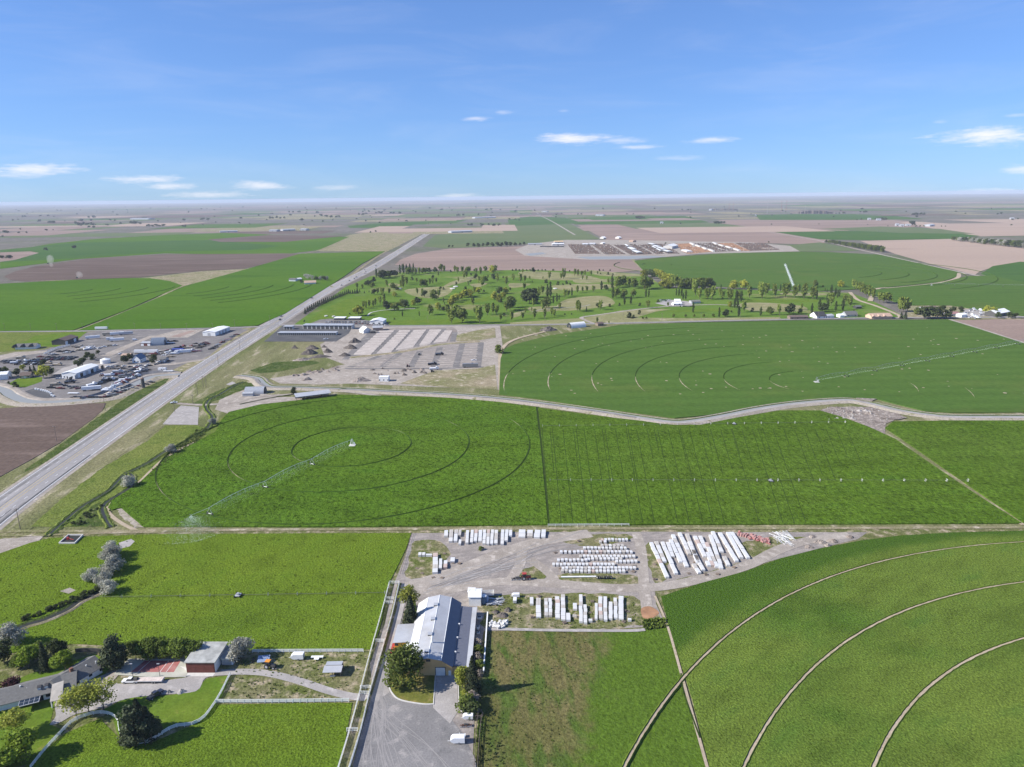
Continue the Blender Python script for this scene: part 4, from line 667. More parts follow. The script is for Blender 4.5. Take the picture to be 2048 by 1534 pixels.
parse(1680,540,5.565,"150,212,95,U 180,232,95,U 220,252,100,U 250,267,100,U 290,292,105,U 330,312,105,U 370,332,105,U 440,362,105,U 480,372,105,U 520,372,105,G 660,462,135,U 700,472,145,U 750,462,115,U 680,542,72,C 725,546,74,C 110,412,105,U 850,502,72,G 930,542,105,D 1000,542,115,D 1080,542,105,D 1130,482,72,D 1180,542,85,D 900,492,62,G 1250,482,62,D 1340,482,62,D 1630,482,72,Y 1690,512,82,Y 1750,542,62,D 1880,542,62,D 1950,542,52,D 150,502,52,C 210,428,30,B")
for (k,ph),L in CELL.items():
    L.sort(key=lambda e:e[0]); nm,desc=NAMES[k]
    for i,(x,p,h) in enumerate(L):
        lab=f"{desc} {ph}" if len(L)==1 else f"{desc} {ph}, {ORD[i]} from left"
        place_tree(nm,k,p,max(2.0,h),lab,'bush' if k=='B' else 'tree','trees of the golf course',R.uniform(.85,1.15))
# trees about the machinery yard and farmsteads
for x,y,hp,k,lab in ((88,733,13,'D','dark tree at the left end of the clump beyond the white shop'),(156,735,14,'D','dark tree by the bare pink ground beyond the long white shop'),(166,733,17,'D','larger dark tree of the clump beyond the long white shop'),(175,720,16,'D','bushy dark tree between parked machines in the yard'),(186,722,14,'D','dark tree beside the white round tank'),(197,710,9,'D','small dark tree on the yard edge lane'),(250,728,17,'D','dark tree beside the white house with the blue roof'),(258,722,15,'D','dark tree behind the blue roofed white house'),(308,728,18,'D','large dark tree by the green lawn of the yard house'),(3,748,13,'D','dark tree behind the pale shed by the canal'),(12,746,13,'G','olive tree behind the pale shed by the canal'),(34,752,15,'D','dark tree beside the yellow tree at the brown house'),(45,742,12,'Y','bright yellow tree behind the brown house'),(62,748,15,'C','first dark conifer behind the brown house'),(70,748,16,'C','second dark conifer behind the brown house'),(80,746,17,'C','tallest dark conifer behind the brown house'),(88,757,26,'Y','tall lime tree at the lawn corner of the brown house'),(99,752,20,'D','dark tree casting shade across the yard fence'),(72,752,11,'G','green shrub tree beside the brown house'),(32,776,12,'B','round dark bush on the lawn by the canal'),(18,769,6,'B','small bush at the fence of the brown house'),(27,698,6,'G','pale shrub beside the dark gabled house'),(590,585,0,'G','')):
    if hp: place_tree(NAMES[k][0],k,G(x,y),px2m(G(x,y),hp)*1.02,lab,'tree' if k!='B' else 'bush')
for i,(x,y,hp,k) in enumerate(((612,558,10,'S'),(618,559,10,'S'),(625,560,9,'S'),(633,561,9,'D'),(640,561,9,'S'),(648,562,10,'D'),(653,561,9,'S'),(603,568,9,'D'))):
    place_tree(NAMES[k][0],k,G(x,y),px2m(G(x,y),hp),f"{NAMES[k][1]} beyond the brown roofed farmhouse, {ORD[i]} from left",'tree','trees of the highway farmhouse')
for i,(x,y,hp) in enumerate(((898,496,6),(905,495,5),(936,494,8),(948,495,9),(957,495,9),(966,494,8),(975,494,10),(985,494,9),(995,494,10),(1003,494,9),(1012,493,10),(1021,493,9),(1030,492,8),(1040,491,6),(1048,490,6))):
    place_tree('dark_tree','D',G(x,y),px2m(G(x,y),hp),f"dark tree in the row before the feedlot sheds, {ORD[i]} from the left",'tree','tree row at the feedlot')
for i in range(26):
    t=i/25; x=1652+t*112+R.uniform(-1,1); y=486+t*19+R.uniform(-.8,.8); place_tree('windbreak_tree','GD'[i%2] if False else ('G' if i%3 else 'D'),G(x,y),px2m(G(x,y),7+t*6),f"olive tree of the windbreak beside the straight lane, {ORD[i]} from its far end",'tree','windbreak by the straight lane')
for i in range(36):
    t=i/35; x=1905+t*143+R.uniform(-1,1); y=481+t*16+R.uniform(-1,1.); place_tree('grove_tree',R.choice('GDS'),G(x,y),px2m(G(x,y),8+t*7),f"tree of the dark grove beyond the pale field, {ORD[i]} from the left",'tree','grove beyond the pale field')
# scattered farm trees on the far plain
FAR=[]
parse_far="40,338,12 47,338,12 22,372,9 360,474,12 370,478,10 580,462,14 590,458,14 8,538,14 20,540,14 70,540,16 85,540,12 600,272,16 620,285,18 645,285,14 660,272,12 690,280,12 720,275,12 735,282,12 700,298,10 740,298,10 1030,268,14 1060,270,16 1075,268,12 1100,270,10 1170,288,12 1200,290,10 1230,288,12 1260,290,10 1290,288,12 1440,292,10 1460,294,12 1640,240,12 1600,238,12 840,280,8 870,245,10 395,262,12 420,262,12 310,252,12 1450,245,12 320,210,8 180,216,10 200,216,10 700,220,10 740,220,12 380,207,8 640,248,14 720,245,10 845,280,8 950,270,10 160,315,8 365,320,8 420,318,6 210,340,8 150,342,8 60,340,10"
for i,w_ in enumerate(parse_far.split()): a=[float(v) for v in w_.split(',')]; FAR.append((a[0]/3.938,380+a[1]/3.938,a[2]/3.938*1.3))
for a in "310,180,12 340,180,10 390,178,10 70,205,10 160,230,14 180,228,12 210,225,14 240,228,10 270,226,12 410,245,14 530,182,10 560,210,14 600,215,12 640,220,14 680,220,12 700,218,12 860,200,14 890,202,14 1020,185,14 1040,185,14 1130,190,12 1180,190,12 1510,160,12 1640,205,12 1680,203,10 1800,200,10 900,160,10 980,158,8 1590,163,6 1720,280,10 1745,285,16 1830,285,12 1880,280,12 1920,285,14 1960,283,12 950,340,10 990,330,8".split(): v=[float(q) for q in a.split(',')]; FAR.append((500+v[0]/3.938,380+v[1]/3.938,v[2]/3.938*1.2))
for a in "1075,225,14 1090,226,16 1105,226,16 1120,226,14 1135,224,12 1690,268,14 1705,268,16 1720,268,16 1740,266,14 1765,266,14 640,195,8 615,198,10 1000,192,6 1050,192,6 1435,160,8 1480,160,8 1500,158,6 1305,427,10 1825,172,6 1870,172,6".split(): v=[float(q) for q in a.split(',')]; FAR.append((1000+v[0]/3.938,380+v[1]/3.938,v[2]/3.938*1.1))
for a in "800,228,8 830,226,10 940,226,10 960,226,14 985,226,16 1010,226,16 1000,228,12 1215,188,10 1235,188,14 1250,188,12 1275,188,14 1300,188,14 1210,268,30 1030,273,6 1240,275,8 1270,275,8 1300,275,8 860,170,12 1850,185,10 1875,182,12 1960,225,8 2000,222,10 140,395,8 1430,275,6 1460,275,6".split(): v=[float(q) for q in a.split(',')]; FAR.append((1500+v[0]/3.737,380+v[1]/3.737,v[2]/3.737*1.1))
rf=random.Random(5)
def farlab(x,y):
    side='far left' if x<400 else 'left of the vanishing highway' if x<850 else 'near the vanishing highway' if x<1150 else 'beyond the feedlot' if x<1500 else 'far right'
    return side+(' %s'%['outer','second','third','inner'][int(x%400//100)]),('just below the horizon' if y<432 else 'on the brown plain' if y<455 else 'beside the distant green fields')
FC_={}
for _ in range(150):
    y=415+rf.random()**1.3*36; x=rf.uniform(0,1000) if rf.random()<.7 else rf.uniform(1000,2048); FAR.append((x,y,rf.uniform(1.2,3.0)))
for x,y,hp in FAR:
    k=farlab(x,y); FC_.setdefault(k,[]).append((x,y,hp))
for (s,d),L in FC_.items():
    L.sort()
    for i,(x,y,hp) in enumerate(L):
        p=G(x,y); h=max(5,min(26,px2m(p,hp)*1.3)); lab=f"small dark tree {d}, {s}, {ORD[min(i,39)]} along"
        H,W,tm,cm=R.choice(TP['D']); o=link('plain_tree',cm,None,(p.x,p.y,.2)); sx=h/H*R.uniform(.9,2.0); o.scale=(sx,sx,h/H); o.rotation_euler=(0,0,R.uniform(0,6)); tag(o,lab,'tree','trees scattered over the plain')
# ---- large trees near the camera
for s in range(2):
    tree_proto('nY','round',9,8,2600,.5,L_brt,900+s,6); tree_proto('nG','round',8,7,2600,.46,L_grn,910+s,6); tree_proto('nD','round',10,9,2800,.5,L_drk,920+s,6); tree_proto('nS','willow',9,10,2400,.5,L_sil,930+s,7)
    tree_proto('nX','sparse',10,11,1500,.46,L_lime,940+s,9); tree_proto('nC','conifer',15,7,4200,.5,L_con,950+s); tree_proto('nM','bushy',5,8,1800,.45,L_mar,960+s); tree_proto('nO','round',14,13,4600,.55,L_ol,970+s,8); tree_proto('nL','round',9,7,2400,.42,L_lime,980+s,6); tree_proto('nB','bushy',4,5,900,.4,L_ol,990+s); tree_proto('nK','bushy',4,5,900,.4,L_drk,995+s); tree_proto('nP','round',13,9.5,3600,.62,L_con,1000+s,8); tree_proto('nF','bushy',4,5,900,.38,L_blos,1010+s)
def near(x,y,h,k,name,label,wm=1.0,cat='tree',group=None): return place_tree(name,k,G(x,y,.5),h,label,cat,group,wm,zbase=.45)
near(822,1252,14,'nC','spruce_tree','dark spruce between the barn annex and the gravel lane',1.15)
near(820,1215,11,'nL','leafy_tree','yellow green tree at the back corner of the barn',1.0)
near(806,1368,15,'nO','leafy_tree','big olive green tree at the front corner of the barn',1.12)
near(925,1375,9,'nL','leafy_tree','lime green tree beside the concrete drive of the barn',.95); near(946,1385,15,'nC','spruce_tree','tall dark spruce beside the concrete drive',.85)
near(934,1420,5.5,'nB','shrub','olive shrub below the tall spruce by the drive',1.1,'shrub'); near(945,1402,4,'nF','shrub','pale blossoming shrub at the foot of the tall spruce',1.2,'shrub'); near(929,1395,3,'nL','shrub','small yellow bush at the edge of the concrete drive',1.2,'shrub')
near(940,1425,4.5,'nK','shrub','dark shrub beside the white trailer and the fence',1.3,'shrub')
for i,(x,y,h) in enumerate(((955,1290,3),(957,1305,3.5),(956,1320,3.5),(958,1335,3),(958,1352,2.5))): near(x,y,h,'nF' if i%2==0 else 'nB','shrub',f"brownish shrub along the pale wall east of the barn, {ORD[i]} from the far end",1.2,'shrub','shrubs along the east wall')
near(25,1290,9,'nS','willow_tree','silver grey willow where the creek leaves the frame',1.1); near(8,1325,10,'nD','dark_tree','dark tree behind the long grey roofed house'); near(58,1334,9,'nY','leafy_tree','yellow green tree left of the slim conifer behind the house',1.1); near(92,1340,12,'nC','spruce_tree','slim dark conifer behind the long grey roofed house',.8)
near(117,1318,9,'nD','dark_tree','round dark tree at the pasture edge behind the house'); near(132,1345,9.5,'nY','leafy_tree','bright lime tree behind the bend of the house roof',1.15); near(25,1382,5,'nM','shrub','maroon leaved bush behind the house roof',1.0,'shrub')
near(40,1335,6,'nG','leafy_tree','low green tree among the clump behind the house',1.2); near(75,1318,7,'nG','leafy_tree','green tree at the back of the clump behind the house',1.2)
near(228,1338,13,'nP','pine_tree','big dark pine beside the red sport court',1.05); near(240,1335,9,'nP','pine_tree','lower dark pine touching the corner of the court',1.1)
for i,x in enumerate((272,291,311,331,351,371,390)): near(x,1317,8+(i%3)*.7,'nG','leafy_tree',f"round green tree in the row behind the sport court, {ORD[i]} from the left",1.05,'tree','tree row behind the sport court')
near(482,1318,9,'nS','willow_tree','silver leaved tree by the white fence and the small garage',1.05)
for i,(x,y) in enumerate(((153,1437),(178,1426),(207,1420))): near(x,y,11,'nX','leafy_tree',f"open crowned lime tree on the lawn by the drive, {ORD[i]} from the left",1.0,'tree','open lime trees by the drive')
near(34,1468,10,'nX','leafy_tree','wide open crowned tree on the front lawn of the house',1.15); near(52,1515,11,'nY','leafy_tree','bright green leafy tree at the start of the curved white fence',1.15); near(12,1545,9,'nY','leafy_tree','bright green tree at the lower edge by the curved fence',1.2); near(2,1530,5,'nM','shrub','dark maroon bush under the bright green tree',1.2,'shrub')
for x,y,h,w_,k,l in ((277,1486,13.5,1.0,'nP','tallest dark pine in the bay of the curved white fence'),(262,1480,10.5,1.5,'nC','pointed dark pine at the left of the pine group'),(297,1472,11.5,1.5,'nC','pointed dark pine behind the tallest toward the parked pickup'),(291,1490,8.5,1.0,'nP','lower dark pine at the near right of the pine group'),(267,1492,7.5,1.1,'nP','lower dark pine at the near left of the pine group'),(281,1462,12.5,1.2,'nC','slim dark pine at the back of the pine group'),(305,1482,8.5,1.0,'nP','low spreading pine at the right end of the group')): near(x,y,h,k,'pine_tree',l,w_)
for i,(x,y,h) in enumerate(((226,1112,7.5),(222,1124,8),(230,1140,7.5),(220,1150,6.5),(184,1160,6),(208,1168,6),(216,1186,6.5))): near(x,y,h,'nS','willow_tree',f"silver willow along the creek in the pasture, {ORD[i]} from the far end",1.15,'tree','creek willows of the pasture')
near(256,972,7,'nS','willow_tree','round grey willow on the creek island beside the main field',1.2); near(343,905,6,'nS','willow_tree','grey willow on the creek beside the wheel tracks',1.2); near(425,848,5,'nS','willow_tree','low grey willow at the creek culvert',1.2); near(588,787,6,'nK','dark_tree','round dark tree beside the long open shed',.9); near(998,707,10,'nB','shrub','brown shrubby tree on the bank beside the graded lots',1.,'tree')
for i in range(24):
    t=i/23; x=45+t*155+R.uniform(-6,6); y=1245-t*62+R.uniform(-7,3); near(x,y,R.uniform(1.2,2.6),'nK','creek_shrub',f"low dark shrub on the pasture creek bank, {ORD[i]} from the frame edge",1.2,'shrub','creek bank shrubs')
for i in range(16):
    t=R.random(); x=150+t*60+R.uniform(-8,8); y=1050-t*45+R.uniform(-8,8); near(x,y,R.uniform(.8,1.8),'nK','creek_shrub',f"low weed bush between the two creek arms, {ORD[i]} of the patch",1.3,'shrub','creek arm weed bushes')
near(962,1100,2,'nB','shrub','lone green bush on the gravel of the stacking yard',1.2,'shrub')
# ---------------------------------------------------------------- buildings
ZB0=.5
def seam_roof(mb,P,mi): pass
def gable(name,label,cat,c,rot,L,W,H,rise,wm,rm,over=.5,doors=(),wins=(),dm=None,roof='gable',group=None,extra=None,zb=ZB0):
    """a building with its long axis along local x; doors/wins: (side, offset, width, height[, sill])."""
    t=thing(name,label,cat,(c[0],c[1],zb),rot,group); hx,hy=L/2,W/2
    mb=MB()
    if roof=='gable':
        for sx in(-1,1): pass
        pts=[(-hy,0),(hy,0),(hy,H),(0,H+rise),(-hy,H)]
        V=[(-hx,y,z) for y,z in pts]+[(hx,y,z) for y,z in pts]
        mb.add(V,[(4,3,2,1,0),(5,6,7,8,9),(0,1,6,5),(1,2,7,6),(4,0,5,9)])
        w_=mb.build('wall',[wm],t)
        sl=rise/hy; e=over
        for sg in(-1,1):
            r=MB(); y1=sg*(hy+e); z1=H-sl*e; th=.18
            V=[(-hx-e,0,H+rise+.05),(hx+e,0,H+rise+.05),(hx+e,y1,z1+.05),(-hx-e,y1,z1+.05)]
            V+= [(x,y,z+th) for x,y,z in V]; r.add(V,[(0,1,2,3),(7,6,5,4),(0,4,5,1),(1,5,6,2),(2,6,7,3),(3,7,4,0)])
            n=max(2,min(24,int(L/2.2)))
            if rm in (M_white,M_lgrey,M_grey,M_wallw):
                for k in range(n+1):
                    x=-hx+L*k/n; r.add([(x-.06,0,H+rise+.3),(x+.06,0,H+rise+.3),(x+.06,y1,z1+.3),(x-.06,y1,z1+.3),(x-.06,0,H+rise+.2),(x+.06,0,H+rise+.2),(x+.06,y1,z1+.2),(x-.06,y1,z1+.2)],[(0,1,2,3),(0,3,7,4),(1,5,6,2)])
            r.build('roof_slope',[rm],t)
    else:
        d=rise # mono pitch: height difference from -y to +y
        V=[(-hx,-hy,0),(hx,-hy,0),(hx,hy,0),(-hx,hy,0),(-hx,-hy,H),(hx,-hy,H),(hx,hy,H+d),(-hx,hy,H+d)]
        mb.add(V,[(0,1,5,4),(1,2,6,5),(2,3,7,6),(3,0,4,7),(3,2,1,0)]); mb.build('wall',[wm],t)
        r=MB(); e=over; V=[(-hx-e,-hy-e,H+.03),(hx+e,-hy-e,H+.03),(hx+e,hy+e,H+d+.03),(-hx-e,hy+e,H+d+.03)]; V+=[(x,y,z+.25) for x,y,z in V]
        r.add(V,[(3,2,1,0),(4,5,6,7),(0,1,5,4),(1,2,6,5),(2,3,7,6),(3,0,4,7)]); r.build('roof',[rm],t)
    def opening(sd,off,w,h,sill,mat,nm):
        m=MB(); q=.06
        if sd=='S': m.box(off-w/2,off+w/2,-hy-q,-hy-.005,sill,sill+h)
        elif sd=='N': m.box(off-w/2,off+w/2,hy+.005,hy+q,sill,sill+h)
        elif sd=='E': m.box(hx+.005,hx+q,off-w/2,off+w/2,sill,sill+h)
        else: m.box(-hx-q,-hx-.005,off-w/2,off+w/2,sill,sill+h)
        return m.build(nm,[mat],t)
    for d in doors: opening(d[0],d[1],d[2],d[3],0.02,d[4] if len(d)>4 else (dm or M_wallw),'door')
    for d in wins: opening(d[0],d[1],d[2],d[3],d[4] if len(d)>4 else 1.0,M_glass,'window')
    return t
def front(p0,p1,dep):
    """ground centre, heading and length of a building whose near long wall runs p0 -> p1 (photo pixels)."""
    a=G(*p0,ZB0);b=G(*p1,ZB0); u=(b-a); L=u.length; u.normalize(); n=Vector((-u.y,u.x,0)); c=(a+b)/2+n*dep/2; return c,math.atan2(u.y,u.x),L
def bld(name,label,cat,p0,p1,dep,H,rise,wm,rm,**k):
    c,r,L=front(p0,p1,dep); turn=k.pop('turn',False)
    if turn: return gable(name,label,cat,c,r+math.pi/2,dep,L,H,rise,wm,rm,**k)
    return gable(name,label,cat,c,r,L,dep,H,rise,wm,rm,**k)
# --- the barn -------------------------------------------------------------
BA=G(826,1352,.5); 
BANG=math.radians(-0.5); bt=thing('barn','long tan barn with a white faceted metal roof and a dark lean-to','barn',(-31.7,224.7,.5),BANG)
BW=17.2; BL=41.0; hw=BW/2
prof=[(-hw,0),(hw,0),(hw,4.0),(hw*.56,6.6),(0,7.6),(-hw*.56,6.6),(-hw,4.0)]
mb=MB(); mb.add([(x,0,z) for x,z in prof]+[(x,BL,z) for x,z in prof],[tuple(range(7)),tuple(range(13,6,-1)),(1,8,9,2),(7,0,6,13)]); bw=mb.build('wall',[M_tan],bt)
m=MB()
for k in range(39):
    x=-hw+.2+k*.44; zt=4.0+(hw-abs(x))/(hw*.44)*2.6 if abs(x)>hw*.56 else 6.6+(hw*.56-abs(x))/(hw*.56)*1.0
    m.box(x-.04,x+.04,-.035,-.002,0.05,zt-.2)
m.build('cladding_rib',[M_tan],bw)
segs=[((-hw-.5,3.7),(-hw*.56,6.65)),((-hw*.56,6.65),(0,7.68)),((0,7.68),(hw*.56,6.65)),((hw*.56,6.65),(hw+.4,3.85))]
for (x0,z0),(x1,z1) in segs:
    r=MB(); r.add([(x0,-.7,z0),(x1,-.7,z1),(x1,BL+.7,z1),(x0,BL+.7,z0),(x0,-.7,z0+.16),(x1,-.7,z1+.16),(x1,BL+.7,z1+.16),(x0,BL+.7,z0+.16)],[(3,2,1,0),(4,5,6,7),(0,1,5,4),(1,2,6,5),(2,3,7,6),(3,0,4,7)])
    o=r.build('roof_slope',[M_lgrey if x1<hw*.6 else M_slate_shade],bt); r=MB()  # lower east slope takes the lean-to's slate colour as painted shade
    for k in range(54):
        y=-.5+k*(BL+1)/53; r.add([(x0,y-.05,z0+.16),(x1,y-.05,z1+.16),(x1,y+.05,z1+.16),(x0,y+.05,z0+.16),(x0,y,z0+.215),(x1,y,z1+.215)],[(0,1,5,4),(3,4,5,2)])
    r.build('seam',[M_lgrey if x1<hw*.6 else M_slate_shade],o)
m=MB()
for x,z in((-hw*.56,6.7),(0,7.72),(hw*.56,6.7)): m.tube((x,-.7,z+.1),(x,BL+.7,z+.1),.13,.13,6)
m.build('ridge_cap',[M_white],bt)
for y in (3.5,14.0,24.2,34.3):
    x=-.9; m=MB(); m.box(x-.75,x+.75,y-.85,y+.85,7.3,8.1); v=m.build('roof_vent',[M_darkst],bt); m=MB(); m.box(x-.85,x+.85,y-.95,y+.95,8.1,8.2); m.build('hood',[M_grey],v)
m=MB(); m.tube((.5,9,7.3),(.5,9,9.8),.3,.3,10); m.tube((.5,9,9.8),(.5,9,10.1),.45,.2,10); m.build('chimney',[M_white],bt)
m=MB(); m.box(-.8,.8,-.08,-.005,5.9,6.9); m.build('louvre',[M_darkst],bt)
m=MB(); m.box(2.6,6.0,-.09,-.005,.02,3.4); dd=m.build('roller_door',[M_lgrey],bt); 
for k in range(7): m=MB(); m.box(2.65,5.95,-.13,-.095,.12+k*.47,.5+k*.47); m.build('panel',[M_white],dd)
m=MB(); m.box(2.4,2.6,-.1,-.004,.02,3.6); m.box(6.0,6.2,-.1,-.004,.02,3.6); m.box(2.4,6.2,-.1,-.004,3.4,3.6); m.build('door_frame',[M_darkst],bt)
m=MB(); m.box(7.2,8.2,-.09,-.005,.02,2.1); m.build('door',[M_white],bt)
# lean-to on the east side, with a pale outer strip
m=MB(); y0=1.0;m.box(hw+.003,hw+6.6,y0,BL-1.5,0,2.8); m.build('lean_to_wall',[M_tan],bt)
def sheet(nm,x0,z0,x1,z1,ya,yb,mat,par,th=.14): 
    r=MB(); r.add([(x0,ya,z0),(x1,ya,z1),(x1,yb,z1),(x0,yb,z0),(x0,ya,z0+th),(x1,ya,z1+th),(x1,yb,z1+th),(x0,yb,z0+th)],[(3,2,1,0),(4,5,6,7),(0,1,5,4),(1,2,6,5),(2,3,7,6),(3,0,4,7)])
    n=int((yb-ya)/1.0)
    for k in range(n): y=ya+.5+k; r.add([(x0,y-.04,z0+th),(x1,y-.04,z1+th),(x1,y+.04,z1+th),(x0,y+.04,z0+th),(x0,y,z0+th+.045),(x1,y,z1+th+.045)],[(0,1,5,4),(3,4,5,2)])
    return r.build(nm,[mat],par)
sheet('lean_to_roof',hw+.42,3.55,hw+5.0,2.95,y0-.4,BL-1.2,M_slate_shade,bt); sheet('lean_to_roof',hw+5.05,2.9,hw+7.0,3.15,y0-.4,BL-1.2,M_lgrey,bt)
for y in (8,17,26): m=MB(); m.box(hw+.3,hw+.9,y,y+.5,3.4,4.3); m.build('roof_stub',[M_white],bt)
# annexes on the west side
m=MB(); m.box(-hw-6.4,-hw-.003,15.0,26.0,0,3.4); ax=m.build('annex_wall',[M_ochre],bt); sheet('annex_roof',-hw-7.0,3.7,-hw+.3,4.1,14.4,26.6,M_lgrey,bt)
for x,w_ in ((-hw-7.8,1.3),(-hw-4.5,1.0),(-hw-7.2,1.1)): pass
for x,z,w_,h_ in ((-hw-5.6,2.2,1.4,1.0),(-hw-5.6,.3,1.3,1.1),(-hw-2.6,1.1,1.2,1.4)): m=MB(); m.box(x-w_/2,x+w_/2,14.92,14.995,z,z+h_); m.build('window',[M_glass],bt)
m=MB(); m.box(-hw-1.4,-hw-.003,11.0,14.8,0,2.8); m.build('annex_wall',[M_white],bt); sheet('annex_roof',-hw-2.0,3.1,-hw+.3,4.0,10.5,15.0,M_white,bt)
m=MB(); m.box(-hw-8.0,-hw-6.5,13,24,.02,.25); m.build('porch_slab',[M_red],bt)
# equipment along the east wall
bu=Vector((math.cos(BANG),math.sin(BANG),0)); bv=Vector((-bu.y,bu.x,0)); b0=Vector((-31.7,224.7,0))
def bp(x,y): return b0+bu*x+bv*y
for i,(x,y,w_,d_,h_) in enumerate(((hw+8.2,36,1.8,1.1,1.0),(hw+7.9,29,1.0,1.4,1.3),(hw+8.2,25.5,1.1,1.0,.9),(hw+8,21,1.1,1.2,1.1),(hw+8.8,18,1.3,1.8,1.4),(hw+8.2,13.5,1.3,1.2,1.1),(hw+8.4,8.5,1.7,1.1,.9))):
    q=bp(x,y); t=thing('cooling_unit',f"white boxy unit along the barn's shaded east wall, {ORD[i]} from the far end",'machine',(q.x,q.y,.45),BANG,'units along the barn wall')
    m=MB(); m.box(-w_/2,w_/2,-d_/2,d_/2,.15,h_); m.build('casing',[M_wallw],t); m=MB(); m.box(-w_/2+.15,w_/2-.15,-d_/2+.15,d_/2-.15,h_+.002,h_+.08); m.build('grille',[M_darkst],t)
    for sx in(-1,1): m=MB(); m.box(sx*w_*.35-.1,sx*w_*.35+.1,-d_/2,d_/2,0,.15); m.build('foot',[M_darkst],t)
t=thing('low_wall','long pale low wall running beside the barn east side','wall',(0,0,.45))
m=MB(); m.obox(bp(hw+11.4,20),bv,38,.3,0,1.25); m.build('wall_body',[M_conc],t); m=MB(); m.obox(bp(hw+11.4,20),bv,38.2,.5,1.25,1.4); m.build('coping',[M_wallw],t)
# --- white shed and tanks beside the barn ------------------------------------
t=bld('equipment_shed','white metal shed with a blank front beside the barn','shed',(938,1212),(962,1212),6.5,4.2,.9,M_wallw,M_white,over=.3,doors=[('W',1,2.4,2.8,M_lgrey)])
t=bld('equipment_shed','small flat white box shed behind the white metal shed','shed',(936,1197),(950,1197),3.2,3,.1,M_wallw,M_white,over=.15,roof='mono')
c=G(968,1206,.5); t=thing('water_tank','dark blue upright tank with a white lid beside the shed','tank',c); m=MB(); m.tube((0,0,.1),(0,0,3.6),1.3,1.3,18); m.build('tank_body',[M_bluer],t); m=MB(); m.tube((0,0,3.6),(0,0,4.0),1.3,.5,18); m.build('lid',[M_white],t)
c=G(973,1204,.5); t=thing('water_tank','smaller pale blue upright tank beside the dark blue tank','tank',c); m=MB(); m.tube((0,0,.1),(0,0,2.6),.9,.9,16); m.build('tank_body',[pmat('pale_blue_paint',(.33,.40,.55),.5)],t); m=MB(); m.tube((0,0,2.6),(0,0,2.9),.9,.3,16); m.build('lid',[M_lgrey],t)
c=G(974,1192,.5); t=thing('stock_trailer','open slatted cream trailer beyond the tanks','trailer',c,.05); m=MB(); m.box(-3,3,-1.2,1.2,.6,.75); m.build('deck',[M_wood],t)
for sy in(-1,1):
    for k in range(4): m=MB(); m.box(-3,3,sy*1.2-.04,sy*1.2+.04,.85+k*.38,1.05+k*.38); m.build('slat',[M_fence],t)
for sx in(-1,1): m=MB(); m.box(sx*3-.05,sx*3+.05,-1.25,1.25,.76,2.4); m.build('end_gate',[M_fence],t)
for sx in(-.6,.6):
    for sy in(-1,1): m=MB(); m.tube((sx,sy*1.3-.12,.38),(sx,sy*1.3+.12,.38),.38,.38,12); m.build('wheel',[M_tyre],t)
# --- long house, lower left --------------------------------------------------
def roofsheet(mb,P,th=.2): 
    n=len(P); mb.add(list(P)+[(x,y,z+th) for x,y,z in P],[tuple(range(n-1,-1,-1)),tuple(range(n,2*n))]+[(k,(k+1)%n,n+(k+1)%n,n+k) for k in range(n)])
HS=thing('ranch_house','long low ranch house with bent grey shingle roof','house',(0,0,.45))
def wing(pa,pb,ra,rb,W,H,rise,ends=True,wm=M_wallw,rm=M_shingle,wn=(),par=HS):
    a=Vector(pa);b=Vector(pb); u=(b-a).normalized(); n=Vector((-u.y,u.x)); L=(b-a).length
    def P(s,o,z): q=a+u*s+n*o; return (q.x,q.y,z)
    m=MB(); m.add([P(0,0,0),P(L,0,0),P(L,W,0),P(0,W,0),P(0,0,H),P(L,0,H),P(L,W,H),P(0,W,H),P(0,W/2,H+rise),P(L,W/2,H+rise)],[(0,1,5,4),(1,2,6,9,5),(2,3,7,6),(3,0,4,8,7)]); m.build('wall',[wm],par)
    e=.8; sl=rise/(W/2); r=MB(); roofsheet(r,[P(-ra,-e,H-sl*e),P(L+rb,-e,H-sl*e),P(L+rb,W/2,H+rise),P(-ra,W/2,H+rise)]); r1=r.build('roof_slope',[rm],par); r=MB(); roofsheet(r,[P(L+rb,W+e,H-sl*e),P(-ra,W+e,H-sl*e),P(-ra,W/2,H+rise),P(L+rb,W/2,H+rise)]); r.build('roof_slope',[rm],par)
    for s,w_,z,h_ in wn:
        m=MB(); A=P(s,-.05,z);B=P(s+w_,-.05,z);C=P(s,-.004,z);D=P(s+w_,-.004,z); m.add([A,B,C,D]+[(x,y,q+h_) for x,y,q in(A,B,C,D)],[(0,1,5,4),(4,5,7,6),(0,4,6,2),(1,3,7,5)]); m.build('window',[M_glass],par)
    return P,L
w1a=G(-30,1430,.5).xy; w1b=G(135,1388,.5).xy; w2a=G(135,1386,.5).xy; w2b=G(205,1345,.5).xy
P1,L1=wing(w1a,w1b,1,3.2,9.5,2.9,2.3,wn=((12,1.4,.9,1.3),(15,2.2,.1,2.2),(18,1.3,.9,1.3)))
P2,L2=wing(w2a,w2b,2.5,.8,9.0,3.0,2.2,wn=((3,1.6,1.0,1.2),(8,1.2,1.2,.9),(L_:=12,1.4,1.0,1.2)))
q=P1(L1-1.5,-4.2,0); 
r=MB(); roofsheet(r,[P1(L1-4.2,-6.2,2.5),P1(L1-.6,-6.4,2.5),P1(L1-.6,1.5,4.6),P1(L1-4.2,1.5,4.3)]); r.build('porch_roof',[pmat('pale_shingle',(.36,.33,.29),.9)],HS)
for o in(.3,): 
    for s in(L1-3.9,L1-1.): m=MB(); x,y,z=P1(s,-5.9,0); m.box(x-.15,x+.15,y-.15,y+.15,0,2.5); m.build('porch_post',[M_wallw],HS)
